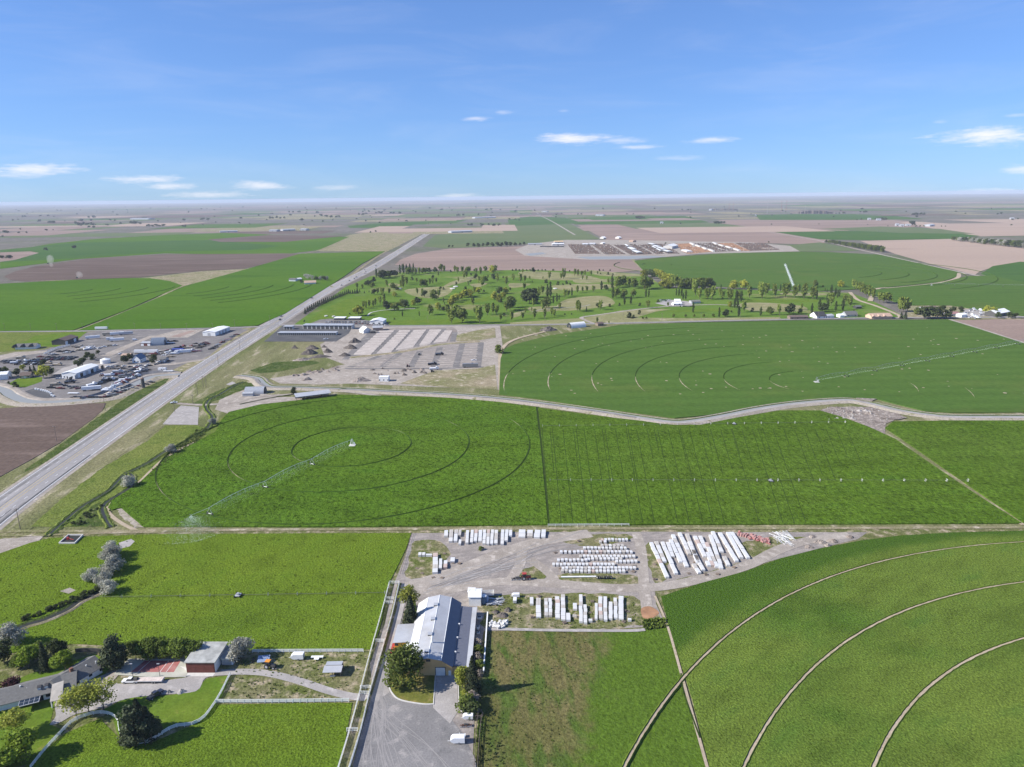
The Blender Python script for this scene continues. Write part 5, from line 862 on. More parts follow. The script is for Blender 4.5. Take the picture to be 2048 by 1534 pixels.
for s in (L1-8.2,L1-6.0): 
    m=MB(); x,y,z=P1(s,2.0,0); ux=(w1b-w1a).normalized(); m.obox((x,y),ux,1.0,1.5,3.6,4.5); sk=m.build('dormer',[M_wallw],HS); m=MB(); m.obox((x,y),ux,1.25,1.7,4.5,4.65); m.build('dormer_roof',[M_black],sk)
m=MB(); x,y,z=P1(L1-10.8,-2.2,0); ux=(w1b-w1a).normalized(); m.obox((x,y),ux,6.2,4.0,2.45,2.6); sp_=m.build('glazed_canopy',[M_grey],HS)
for i in range(4):
    for j in range(2): 
        x,y,z=P1(L1-13.1+i*1.5,-3.1+j*1.8,0); m=MB(); m.obox((x,y),ux,1.3,1.6,2.603,2.66); m.build('pane',[M_glass],sp_)
for s,o,h_ in ((L1-14,4,6.1),(L1-12,3.2,5.2)): m=MB(); x,y,z=P1(s,o,0); m.tube((x,y,4.2),(x,y,h_-.6),.22,.22,8); m.build('vent_pipe',[M_white],HS)
for s,o in ((9,2.6),(12,1.6)): m=MB(); x,y,z=P2(s,o,0); m.tube((x,y,3.2),(x,y,4.9),.2,.2,8); m.build('vent_pipe',[M_white],HS)
m=MB(); x,y,z=P2(4.2,3.4,0); m.obox((x,y),(w2b-w2a).normalized(),1.1,.9,4.2,6.4); ch=m.build('chimney',[pmat('brick_red',(.2,.1,.07),.9)],HS)
# --- red fronted garage and the small garage ---------------------------------
t=bld('garage','flat roofed garage with a maroon front and white side wall','garage',(374,1345),(431,1345),11.5,4.3,.25,M_wallw,M_flat,over=.45,roof='mono',doors=[],wins=[])
c_,r_,L_=front((374,1345),(431,1345),11.5); m=MB(); m.box(-L_/2+.05,L_/2-.05,-5.75-.16,-5.752,.02,4.1); rf=m.build('red_front',[M_redw],t)
for k in range(3): m=MB(); w_=(L_-1.2)/3; m.box(-L_/2+.3+k*(w_+.3),-L_/2+.3+k*(w_+.3)+w_,-5.75-.2,-5.75-.165,.05,2.7); m.build('garage_door',[M_redw],t)
m=MB(); m.box(-L_/2,L_/2,-5.75-2.2,-5.75-.25,-.02,.09); m.build('apron',[M_conc],t)
t=bld('small_garage','small white garage with a grey flat roof beside the maroon garage','garage',(444,1330),(466,1330),6.8,3.0,.2,M_wallw,M_flat,over=.55,roof='mono',doors=[('S',-.2,3.6,2.3,M_lgrey)])
# court fence posts
for i,x in enumerate((267,321)):
    p=G(x,1359,.5); t=thing('court_pole',f"thin dark pole on a concrete foot before the court, {['left','right'][i]} one",'pole',p); m=MB(); m.tube((0,0,0),(0,0,6.5),.09,.07,8); m.build('mast',[M_darkst],t); m=MB(); m.box(-.7,.7,-.4,.4,-.05,.35); m.build('footing',[M_conc],t); m=MB(); m.box(-.5,.5,-.12,.12,6.5,6.75); m.build('lamp_head',[M_grey],t)
# --- livestock shelter --------------------------------------------------------
c=G(668,1345,.5); t=thing('livestock_shelter','small open livestock shelter with two grey roof sheets in the weedy paddock','shelter',c,.02)
for x in (-3,0,3):
    for y in (-2.4,0,2.4): m=MB(); m.box(x-.09,x+.09,y-.09,y+.09,0,2.2+(.3 if y>-1 else 0)); m.build('post',[M_wood],t)
m=MB(); m.add([(-3.4,-3.0,2.2),(3.4,-3.0,2.2),(3.4,.3,2.75),(-3.4,.3,2.75),(-3.4,-3.0,2.3),(3.4,-3.0,2.3),(3.4,.3,2.85),(-3.4,.3,2.85)],[(3,2,1,0),(4,5,6,7),(0,1,5,4),(1,2,6,5),(2,3,7,6),(3,0,4,7)]); m.build('roof_sheet',[M_lgrey],t)
m=MB(); m.add([(-3.0,.2,3.0),(3.0,.2,3.0),(3.0,2.9,2.6),(-3.0,2.9,2.6),(-3.0,.2,3.1),(3.0,.2,3.1),(3.0,2.9,2.7),(-3.0,2.9,2.7)],[(3,2,1,0),(4,5,6,7),(0,1,5,4),(1,2,6,5),(2,3,7,6),(3,0,4,7)]); m.build('roof_sheet',[M_lgrey],t)
m=MB(); m.box(-3,3,2.35,2.45,0,2.5); m.build('back_wall',[M_wood],t); m=MB(); m.box(-.9,.9,-2.6,-2.1,.2,.6); m.build('feed_trough',[M_grey],t)
# --- concrete basin on the pasture corner --------------------------------------
a=[G(119,1088,.5),G(150,1088,.5),G(166,1072,.5),G(137,1072,.5)]; t=thing('weir_basin','square concrete basin with pump at the pasture corner','basin',(0,0,.45))
for i in range(4):
    p,q=a[i],a[(i+1)%4]; m=MB(); m.obox((p+q)/2,q-p,(q-p).length+.35,.45,0,1.0+.002*i); m.build('basin_wall',[M_conc],t)
cc_=(a[0]+a[2])/2; m=MB(); m.add([(v.x,v.y,.35) for v in a],[(0,1,2,3)]); m.build('basin_water',[M_creek],t); m=MB(); m.box(cc_.x-2.2,cc_.x-1.2,cc_.y-.4,cc_.y+.5,.3,1.6); m.tube((cc_.x-1.2,cc_.y,1.),(cc_.x+2.2,cc_.y-1.5,.9),.15,.15,8); m.build('pump',[M_red],t)
# --- machinery yard buildings ---------------------------------------------------
def yb(x,y): return (x/9.752,650+y/9.752)
def yc(x,y): return (200+x/9.309,640+y/9.309)
S_=[('S',-20+i*6.5,4,3.6,M_lgrey if i%2 else M_glass) for i in range(7)]
bld('workshop','long white shop with a pitched white roof and a row of bay doors','shop',yb(1495,1045),yb(1935,880),15,5.2,1.7,M_wallw,M_white,over=.5,doors=[('S',-26+i*8.2,4.4,3.8,M_lgrey if i%2 else M_glass) for i in range(7)]+[('W',2,1.2,2.2,M_glass)],wins=[('W',-3,1.6,1.3),('W',5,1.4,1.3)])
bld('workshop','dark brown metal building by the green meadow','building',yb(1290,385),yb(1535,300),17,5,2.6,M_black,M_brown,over=.4,doors=[('S',-12,5,4,M_wallw),('S',6,5,4,M_wallw)])
t=bld('gabled_house','low grey roofed house with three dark cross gables','house',yb(300,480),yb(700,465),12,3,2.8,M_wallw,M_dgrey,over=.6)
for i,x in enumerate((-12,-3,6)):
    m=MB(); m.add([(x-3,-6.8,2.6),(x+3,-6.8,2.6),(x,-6.8,5.8),(x-3,1,2.9),(x+3,1,2.9),(x,1,5.9)],[(0,1,2),(0,2,5,3),(1,4,5,2)]); m.build('cross_gable',[M_black],t)
bld('shed','pale shed with a white roof beside the canal','shed',yb(-120,1080),yb(150,1060),13,5,1.8,M_wallw,M_white,over=.4,doors=[('S',-4,4,3.5,M_lgrey)],wins=[('S',8,1.4,2)])
bld('farmhouse','brown roofed farmhouse among dark trees by the yard lawn','house',yb(395,1050),yb(590,1035),11,3,2.2,pmat('beige_wall',(.5,.42,.34),.8),M_brown,over=.6,wins=[('S',-4,1.6,1.2),('S',3,1.6,1.2)],doors=[('S',0,1,2.1,M_white)])
bld('red_shop','low red and white shop beside the grey arched hangar','shop',yc(760,482),yc(942,482),10,3.4,1,M_redw,M_lgrey,over=.3,doors=[('S',-4,3.4,2.6,M_white),('S',4,3.4,2.6,M_white)])
def quonset(name,label,p0,p1,rad,hm,mat,endm,axis='front',ribs=14):
    c,r,L=front(p0,p1,rad*2); t=thing(name,label,'building',(c.x,c.y,ZB0),r); n=14; m=MB()
    A=[(math.cos(math.pi*k/n)*rad,math.sin(math.pi*k/n)*hm) for k in range(n+1)]; V=[(-L/2,y,z) for y,z in A]+[(L/2,y,z) for y,z in A]
    m.add(V,[(k,k+1,n+2+k,n+1+k) for k in range(n)]); sh=m.build('arched_shell',[mat],t)
    m=MB()
    for q in range(ribs+1):
        x=-L/2+L*q/ribs
        for k in range(n): y0,z0=A[k];y1,z1=A[k+1]; s=1.02; m.add([(x-.15,y0*s,z0*s),(x+.15,y0*s,z0*s),(x+.15,y1*s,z1*s),(x-.15,y1*s,z1*s)],[(0,1,2,3)])
    m.build('rib',[mat],sh)
    for sx in(-1,1): m=MB(); m.add([(sx*(L/2-.2),y*.985,z*.985) for y,z in A],[tuple(range(n+1))]); e=m.build('end_wall',[endm],t); m=MB(); x0=sx*(L/2-.18); m.box(min(x0,x0+sx*.08),max(x0,x0+sx*.08),-rad*.4,rad*.4,.02,hm*.6); m.build('door',[M_darkst],t)
    return t
quonset('arched_hangar','grey blue arched hangar beside the red shop',yc(945,482),yc(1185,470),9,8,pmat('blue_grey_metal',(.24,.28,.33),.4,.3),M_grey)
bld('white_house','white house with a steep blue grey roof by the dark trees','house',yc(605,800),yc(750,800),12,4.2,4.2,M_wallw,M_bluer,over=.4,turn=True,wins=[('W',-2,1.2,1.2),('W',2,1.2,1.2),('S',-3,1.3,1.2),('N',2,1.2,1.2)])
bld('office_cabin','dark blue and white office cabin in the yard','cabin',yc(1342,600),yc(1545,595),6,3.2,.6,M_blue,M_blue,over=.2,wins=[('S',-6,1.5,1.2),('S',0,1.5,1.2),('S',6,1.5,1.2)],doors=[('S',-3,1,2.1,M_white)])
c=G(*yc(105,800),.5); t=thing('round_tank','white domed round tank in the machinery yard','tank',c); m=MB(); m.tube((0,0,0),(0,0,4),5,5,20); m.build('tank_wall',[M_wallw],t); m=MB(); m.tube((0,0,4),(0,0,5.6),5.1,.6,20); m.build('dome',[M_white],t)
bld('white_shop','white flat metal shop beside the highway','shop',(431,672),(460,661),17,5,1.2,M_wallw,M_white,over=.4,doors=[('S',-8,4.5,4,M_lgrey),('S',0,4.5,4,M_lgrey),('S',8,4.5,4,M_lgrey),('W',0,4,3.6,M_lgrey)])
bld('grey_cottage','small dark cottage beside the white blue roofed house','house',yc(1115,785),yc(1215,785),8,3,2,M_grey,M_dgrey,over=.4,wins=[('S',-2,1.2,1.1)],doors=[('S',2,1,2,M_white)])
bld('tan_shed','tan roofed shed behind the white blue roofed house','shed',yc(400,720),yc(560,715),9,3.2,1.6,M_wood,M_tanroof,over=.4)
# --- storage units, golf clubhouse etc -------------------------------------------
def units(label,p0,p1,dep,n,H,dm):
    c,r,L=front(p0,p1,dep); t=thing('storage_unit_block',label,'building',(c.x,c.y,ZB0),r); m=MB(); m.box(-L/2,L/2,-dep/2,dep/2,0,H); m.build('wall',[pmat('unit_wall',(.55,.53,.5),.7)],t)
    m=MB(); m.box(-L/2-.4,L/2+.4,-dep/2-.9,dep/2+.4,H+.003,H+.35); m.build('roof',[M_lgrey],t)
    for k in range(n): w_=L/n; x=-L/2+w_*(k+.5); m=MB(); m.box(x-w_*.38,x+w_*.38,-dep/2-.08,-dep/2-.004,.02,H*.82); m.build('roller_door',[dm],t)
    return t
units('long storage block with eleven wide dark bays along the back',(606,658),(704,658.5),12,11,5.2,M_darkst); units('long low storage block with many narrow dark doors in front',(556,670.5),(672,670.5),9,28,3.2,M_darkst); units('short dark storage office beside the highway corner',(568,659),(585,659),8,3,4,M_darkst)
for i,(a,b) in enumerate(((668,688.5),(697,719))): bld('cart_shelter',f"white roofed open shelter over carts, {['left','right'][i]} of the pair",'shelter',(a,640.5),(b,640.5),11,3,.3,M_darkst,M_white,over=.6,roof='mono')
bld('clubhouse','large white roofed clubhouse beside the car park','building',(740,649),(766,649),20,4.5,2.2,M_wallw,M_white,over=.6,turn=True,wins=[('W',-4,3,1.6),('W',4,3,1.6)])
bld('steep_house','white roofed house at the corner of the graded lots','house',(727,667),(743,665),13,3.5,4,M_wallw,M_white,over=.5,turn=True); bld('barn_shed','tan shed behind the white roofed corner house','shed',(746,662),(766,661),10,4,2,M_tanroof,M_lgrey,over=.4); bld('hut','small dark hut before the corner house','shed',(741,667),(751,666.5),6,2.8,1,M_wood,M_dgrey)
bld('site_trailer','white site trailer with dark windows on the construction ground','trailer',(758,763),(777,763),6,4.2,.4,M_wallw,M_white,over=.1,wins=[('S',-4,1.2,1),('S',0,1.2,1),('S',4,1.2,1)])
quonset('arched_shed','grey arched shed beside the creek farmyard',(489,789),(527,788),5.5,5.5,M_grey,M_darkst); bld('small_shed','small grey shed in front of the arched shed','shed',(485,793),(506,792.5),5,2.6,.8,M_grey,M_lgrey,over=.3)
# long open shed
c,r_,L_=front((593,802),(662,793.5),9); t=thing('open_shed','long open fronted shed with a pale metal roof by the crop circle','shed',(c.x,c.y,.5),r_)
m=MB(); m.box(-L_/2,L_/2,4.2,4.4,0,4.0); m.build('back_wall',[M_grey],t); m=MB(); m.add([(-L_/2-.4,-5,3.4),(L_/2+.4,-5,3.4),(L_/2+.4,4.9,4.3),(-L_/2-.4,4.9,4.3),(-L_/2-.4,-5,3.6),(L_/2+.4,-5,3.6),(L_/2+.4,4.9,4.5),(-L_/2-.4,4.9,4.5)],[(3,2,1,0),(4,5,6,7),(0,1,5,4),(1,2,6,5),(2,3,7,6),(3,0,4,7)]); m.build('roof',[M_lgrey],t)
for k in range(9): x=-L_/2+.2+k*(L_-.4)/8; m=MB(); m.box(x-.12,x+.12,-4.6,-4.36,0,3.4); m.build('post',[M_wood],t)
for k in range(2): x=(-L_/4,L_/4)[k]; m=MB(); m.box(x-.1,x+.1,-4.3,4.1,0,3.4); m.build('partition',[M_wood],t)
def r4(x,y): return (1240+x/Z,530+y/Z)
def r5(x,y): return (1460+x/Z,540+y/Z)
def r6(x,y): return (1680+x/5.565,540+y/5.565)
bld('lodge','white domed roof lodge on the pale lot of the golf course','building',r4(915,692),r4(1055,687),9,2.8,1.8,M_wallw,M_white,over=.6,wins=[('S',-5,3,1.5),('S',3,3,1.5)]); bld('lodge_wing','white flat wing in front of the domed roof lodge','building',r4(935,655),r4(1030,655),9,3.4,3.0,M_wallw,M_white,over=.5)
bld('grey_lodge','grey low lodge beyond the putting green','building',r4(1222,660),r4(1375,655),12,3.2,1.5,M_grey,M_shingle,over=.5,doors=[('S',-6,2,2.4,M_white)])
bld('row_house','long brown roofed row house beside the dirt road','house',r5(1025,842),r5(1335,838),11,3,1.8,M_wood,M_brown,over=.5,wins=[('S',-10,1.5,1.2),('S',-2,1.5,1.2),('S',8,1.5,1.2)]); bld('black_house','black roofed house with a bright white bargeboard','house',r5(1480,828),r5(1640,822),18,3.2,5,M_wallw,M_black,over=.6,wins=[('S',-3,1.6,1.3),('S',4,1.6,1.3)]); bld('white_garage','white garage to the right of the black roofed house','garage',r5(1660,822),r5(1775,812),10,3,1.5,M_wallw,M_lgrey,over=.3,doors=[('S',-3,3,2.4,M_lgrey)])
bld('white_cottage','small white cottage between the dark roofed houses','house',r6(0,530),r6(48,528),9,3,1.6,M_wallw,M_white,over=.3); bld('dark_house','dark grey roofed house with a pointed gable by the dirt road','house',r6(70,522),r6(195,518),13,3,4,M_grey,M_dgrey,over=.5,wins=[('S',-5,1.5,1.2),('S',5,1.5,1.2)]); t=bld('peach_house','broad house with a peach coloured ridged roof','house',r6(350,545),r6(580,540),16,3.2,3.4,pmat('peach_wall',(.55,.40,.28),.8),M_tanroof,over=.6)
for x in (-12,-4,4): m=MB(); m.add([(x-2.5,-8.9,2.9),(x+2.5,-8.9,2.9),(x,-8.9,5.2),(x-2.5,-1,3.2),(x+2.5,-1,3.2),(x,-1,6.2)],[(0,1,2),(0,2,5,3),(1,4,5,2)]); m.build('cross_gable',[M_tanroof],t)
bld('maroon_house','house with a faded maroon roof among dark trees','house',r6(1210,515),r6(1335,510),13,3,2,M_wallw,pmat('maroon_roof',(.30,.16,.15),.8),over=.5); bld('white_annex','white annex beside the maroon roofed house','house',r6(1352,530),r6(1410,525),9,4,1.5,M_wallw,M_white); bld('farm_shed','dark shed with a bright white roof at the right farmstead','shed',r6(1740,525),r6(1880,500),16,5,3.5,M_darkst,M_white,over=1.0); bld('round_hut','small white hut behind the farmstead trees','shed',r6(905,455),r6(945,452),8,3,2,M_wallw,M_white); bld('quarter_house','long brown roof behind the farmstead trees','house',r6(950,445),r6(1080,440),12,3,1.5,M_brown,M_brown)
bld('tennis_house','dark grey pavilion at the end of the cart lane','building',r6(180,432),r6(240,430),8,3,1.5,M_black,M_dgrey)
quonset('white_arched_shed','white arched shed beside the dark earth mound',(1143,657),(1172,654),6,6.5,M_white,M_glass); bld('weathered_shed','brown weathered shed right of the white arched shed','shed',(1196,652),(1207,651),8,3,1.5,M_wood,M_brown)
bld('homestead','grey roofed building on the island farm by the highway','house',(578,563),(591,563),12,4,2.5,M_wallw,M_dgrey); bld('homestead','white shed on the island farm by the highway','shed',(593,561),(604,560),9,3.4,1.2,M_wallw,M_white); bld('homestead','brown broad roofed house on the island farm by the highway','house',(609,569),(632,568),16,3.4,3.4,M_wallw,M_tanroof,over=.8)
# --- feedlot and far sheds --------------------------------------------------------
def fz(x,y): return (1040+x/6.827,460+y/6.827)
def fy(x,y): return (1320+x/6.827,460+y/6.827)
FB=[('cream_barn','long cream barn at the left end of the feedlot',fz(110,208),fz(300,206),22,5,1.5,M_conc,M_lgrey),('hay_barn','long dark hay barn behind the feedlot pens',fz(275,232),fz(590,235),12,3,.5,M_darkst,M_darkst),('white_barn','white roofed barn above the dark hay barn',fz(440,215),fz(600,213),24,6,2,M_conc,M_white),('tan_barn','barn with an orange tan roof behind the white roofed barn',fz(470,180),fz(590,178),20,5,3,M_conc,pmat('orange_roof',(.55,.38,.2),.8)),
('canopy','first white canopy on the top of the feedlot',fz(850,207),fz(925,207),40,4,1,M_conc,M_white),('canopy','second white canopy on the top of the feedlot',fz(945,203),fz(1020,203),45,4,1,M_conc,M_white),('pen_shed','small white hut at the top of the feedlot lanes',fz(1130,192),fz(1160,190),14,4,2,M_conc,M_white),('outpost','white shed at the left end of the feedlot outpost',fz(1140,122),fz(1175,120),22,5,4,M_conc,M_white),('outpost','white shed at the right end of the feedlot outpost',fz(1350,120),fz(1385,118),22,5,4,M_conc,M_white),('outpost','tan shed at the corner of the feedlot outpost',fz(1490,162),fz(1540,166),16,5,2,M_tanroof,M_tanroof),('mill','white feed mill with a leaning roof in the feedlot',fy(165,258),fy(245,240),30,8,5,M_conc,M_white),
('far_shed','long white shed far along the highway',(903,466),(945,464.5),45,7,3,M_grey,M_lgrey),('far_shed','tall white shed beside the far crossroads',(1191,432),(1206,432),60,10,3,M_grey,M_lgrey),('far_shed','small white shed by the far lane',(1083,424),(1093,424),60,7,3,M_grey,M_lgrey),('far_shed','long pale shed near the horizon behind the highway',(950,437),(992,436),70,8,3,M_grey,M_lgrey),('far_shed','long pale shed on the plain far at the left',(260,439),(297,439),80,9,3,M_grey,M_lgrey),('far_shed','first white shed of the dairy by the highway bend',(538,463),(553,463),40,7,3,M_grey,M_lgrey),('far_shed','second white shed of the dairy by the highway bend',(566,462),(591,461),40,7,3,M_grey,M_lgrey),('far_shed','third white shed of the dairy by the highway bend',(600,461),(612,461),36,7,3,M_grey,M_lgrey),('far_shed','pale shed row left of the dairy',(440,465),(475,464),36,6,2,M_grey,M_lgrey),('far_shed','white shed on the farm among the pale fields',(1792,452),(1798,452),30,9,3,M_grey,M_lgrey),('far_shed','second white shed on the farm among the pale fields',(1801,453),(1808,453),28,8,3,M_grey,M_lgrey),('far_shed','third white shed on the farm among the pale fields',(1812,452),(1822,452),26,7,3,M_grey,M_lgrey),('far_shed','white shed at the right end of the pale field farm',(1860,453),(1869,452),30,8,3,M_grey,M_lgrey),('far_shed','white shed of the farm beneath the radio masts',(1736,440),(1742,440),40,9,3,M_grey,M_lgrey),('far_shed','white house of the farm beneath the radio masts',(1753,441),(1762,441),36,8,3,M_grey,M_lgrey),('far_shed','white hut beside the dark mesa',(1418,421),(1423,421),60,14,3,M_grey,M_lgrey),('far_shed','white shed in the green field before the feedlot',(1320,447),(1326,447),26,7,3,M_grey,M_lgrey),('far_shed','white hut at the right frame edge',(2022,439),(2029,439),40,8,3,M_grey,M_lgrey),('far_shed','white shed on the distant green strip',(1510,432.5),(1512,432.5),40,8,3,M_grey,M_lgrey)]
for n_,l_,a,b,d_,h_,r_,wm,rm in FB: bld(n_,l_,'shed' if n_!='mill' else 'mill',a,b,d_,h_,r_,wm,rm,over=.8,doors=[('S',0,4,h_*.6,M_darkst)])
for i,(x0,y0,x1,y1) in enumerate(((1495,250,1560,285),(1560,295,1635,325),(1770,195,1835,212),(1835,225,1905,245),(1900,252,1975,275),(1970,288,2046,312),(1440,212,1475,235),(1810,240,1860,260),(1870,270,1925,298))):
    a=G(*fz(x0,y0),.5);b=G(*fz(x1,y1),.5); u=b-a; L=u.length; gable('shade_roof',f"white shade roof standing in the feedlot pens, {ORD[i]} counted from the left pens",'shelter',(a+b)/2,math.atan2(u.y,u.x),L,16 if i<6 else 6,4,.8,M_darkst,M_white,over=.5,group='shade roofs of the feedlot')
for i,(x0,y0,x1,y1) in enumerate(((415,185,470,208),(492,213,555,238),(580,245,640,270),(668,272,735,300),(725,178,780,203),(810,208,870,228),(905,232,975,256),(1010,262,1085,290),(330,282,405,306))):
    a=G(*fy(x0,y0),.5);b=G(*fy(x1,y1),.5); u=b-a; gable('shade_roof',f"pale windbreak roof among the right feedlot pens, {ORD[i]} in order",'shelter',(a+b)/2,math.atan2(u.y,u.x),u.length,7 if i<8 else 18,3.5,.4,M_conc,M_conc if i<8 else M_white,over=.3,group='windbreak roofs of the feedlot')
# cattle in the pens: far too many and too small to count
mb=MB(); rc=random.Random(21)
for a,b,c,d,m_ in PEN:
    A,B,C_,D=[G(*q) for q in(a,b,c,d)]
    for _ in range(230 if m_ is M_manure else 60):
        u,v=rc.random(),rc.random(); p=A.lerp(B,u).lerp(D.lerp(C_,u),v); th=rc.uniform(0,3.14); q=Vector((math.cos(th),math.sin(th),0)); mb.obox(p,q,2.2,.75,1.1,2.1,rc.choice((0,0,0,1,2)))
o=mb.build('cattle',[M_darkst,pmat('cow_white',(.6,.58,.55),.9),M_rusty]); o['kind']='stuff'
# dark mesa and radio masts
mb=MB(); rm_=random.Random(9); a=G(1590,427); b=G(1660,427); n=24
for k in range(n):
    t=k/(n-1); p=a.lerp(b,t); h=26*math.sin(math.pi*min(1,.15+t*.8))**.6*rm_.uniform(.8,1.1); mb.obox((p.x,p.y),(1,.1),(b-a).length/n*1.2,160*rm_.uniform(.8,1.2),0,h)
tag(mb.build('lava_knoll',[M_darksoil]),'dark rocky knoll on the plain behind the masts','hill')
mb=MB(); a=G(1420,420.5); b=G(1470,421)
for k in range(14): p=a.lerp(b,k/13); mb.obox((p.x,p.y),(1,0),(b-a).length/13,120*rm_.uniform(.7,1.2),0,18*rm_.uniform(.4,1))
tag(mb.build('lava_knoll',[M_darksoil]),'low dark knoll beside the white hut far off','hill')
mb=MB(); a=G(1054,400.5); b=G(1072,400.5)
for i,(x,y0,y1) in enumerate(((1534,427,397),(1562,424,402),(1567,422,404),(1572,423,401),(1610,423,412),(1466,420,405),(1448,419,403),(1458,421,406))):
    p=G(x,y0); h=min(150,px2m(p,(y0-y1))); t=thing('radio_mast',f"thin radio mast on the plain, {ORD[i]} of the group by listing height and place",'mast',p,0,'radio masts on the plain')
    m=MB()
    for k in range(3): a_=k*2.094; m.tube((math.cos(a_)*1.6,math.sin(a_)*1.6,0),(math.cos(a_)*.9,math.sin(a_)*.9,h),.25,.25,4)
    for k in range(12): m.box(-1.2,1.2,-1.2,1.2,h*k/12,h*k/12+.4)
    m.build('lattice',[M_red if i%2 else M_lgrey],t); m=MB(); m.tube((0,0,h),(0,0,h+6),.2,.1,5); m.build('aerial',[M_white],t)
MASTL=['tall lone radio mast left of the knoll','red mast left in the trio before the knoll','pale mast middle in the trio before the knoll','red mast right in the trio before the knoll','short mast with dishes beside the dark knoll','red mast right of the white hut','pale mast nearest the white hut','red mast between the two pale ones']
for o,l in zip([o for o in bpy.data.objects if o.name.startswith('radio_mast')],MASTL): o['label']=l
# ---------------------------------------------------------------- fences
def fence(name,label,pts,spacing,h,rails,mat,pr=.07,rr_=.05,n=6,group=None,zb=.45,raw=None):
    P=raw or pxpath(pts,n); t=thing(name,label,'fence',(P[0].x,P[0].y,zb),0,group); o0=Vector((P[0].x,P[0].y,0)); L=[0]
    for a,b in zip(P,P[1:]): L.append(L[-1]+(b-a).length)
    def at(s):
        for i in range(len(P)-1):
            if s<=L[i+1]: return P[i].lerp(P[i+1],(s-L[i])/max(1e-6,L[i+1]-L[i]))-o0
        return P[-1]-o0
    m=MB(); m.box(-pr,pr,-pr,pr,-.1,h); pm=m.mesh('post',[mat]); k=max(1,round(L[-1]/spacing))
    for i in range(k+1): q=at(L[-1]*i/k); link('post',pm,t,(q.x,q.y,0))
    for z in rails:
        m=MB()
        for i in range(k):
            a=at(L[-1]*i/k);b=at(L[-1]*(i+1)/k); m.obox((a+b)/2,b-a,(b-a).length,rr_,h*z-rr_*1.4,h*z+rr_*1.4)
        m.build('rail',[mat],t)
    return t
fence('white_fence','curving white rail fence round the pines from the frame edge',[(62,1540),(90,1505),(118,1475),(142,1450),(165,1438),(195,1430),(222,1433),(236,1445),(238,1462),(246,1482),(270,1491),(300,1487),(330,1468),(352,1457),(385,1453),(408,1440),(425,1418),(432,1408)],2.4,1.35,(.3,.62,.95),M_fence,.09,.09,8)
fence('white_fence','white rail fence running up from the curved fence to the lane',[(432,1408),(445,1385),(455,1364),(461,1353)],2.4,1.35,(.3,.62,.95),M_fence,.09,.09,3)
fence('white_fence','straight white rail fence along the near side of the paddock',[(433,1408),(520,1408),(620,1407),(698,1406)],2.4,1.45,(.3,.62,.95),M_fence,.09,.1,3)
fence('white_fence','straight white rail fence between pasture and paddock',[(505,1307),(600,1306.5),(727,1306)],2.4,1.35,(.3,.62,.95),M_fence,.09,.1,3)
fence('pipe_fence','left white pipe fence of the double fenced lane',[(779,1170),(762,1235),(741,1310),(720,1390),(700,1465),(676,1545)],3.2,1.5,(.3,.55,.78,.99),M_fence,.08,.07,5); fence('pipe_fence','right white pipe fence of the double fenced lane',[(799,1170),(784,1235),(763,1310),(740,1390),(722,1465),(698,1545)],3.2,1.6,(.2,.4,.6,.8,.99),M_fence,.08,.08,5)
for i,(a,b) in enumerate((((779,1170),(799,1170)),((771,1202),(788,1202)),((770,1210),(786,1210)),((752,1287),(768,1287)),((721,1381),(741,1380)),((720,1392),(740,1392)),((694,1466),(716,1466)))): fence('cross_gate',f"white cross gate between the two lane fences, {ORD[i]} from the far end",[a,b],1.8,1.6,(.35,.7,.99),M_fence,.07,.06,1,'cross gates of the fenced lane')
fence('wood_fence','weathered rail fence along the scrub field by the white trailers',[(957,1425),(952,1470),(948,1545)],2.6,1.4,(.4,.7,.95),M_wood,.08,.06,4); fence('wood_fence','second weathered rail fence beside the scrub field',[(963,1440),(958,1490),(955,1545)],2.6,1.3,(.4,.75,.95),M_wood,.08,.06,4)
fence('corral','small weathered corral rails beside the white box trailer',[(952,1428),(966,1428),(966,1440),(951,1441)],2,1.5,(.3,.6,.95),M_wood,.08,.06,1)
fence('garden_fence','dark mesh fence behind the sport court',[(262,1317),(310,1317),(378,1318)],3,2.8,(.33,.66,.98),M_darkst,.05,.03,2); fence('back_fence','dark board fence behind the house at the pasture edge',[(152,1308),(175,1306),(205,1308)],2.5,1.8,(.2,.4,.6,.8,.97),M_darkst,.06,.12,2)
fence('field_fence','white topped fence line under the main crop field edge',[(1096,1054),(1180,1053.5),(1258,1053)],4,1.3,(.5,.95),M_fence,.09,.08,1); fence('wire_fence','wire fence between the pasture and the stacking yard',[(824,1070),(814,1105),(801,1150)],3,1.3,(.5,.95),M_wood,.07,.03,3)
fence('yard_fence','pale fence line between the upper yard lots',[(88,710),(110,700),(140,692)],4,2.,(.4,.7,.97),M_fence,.12,.16,1)
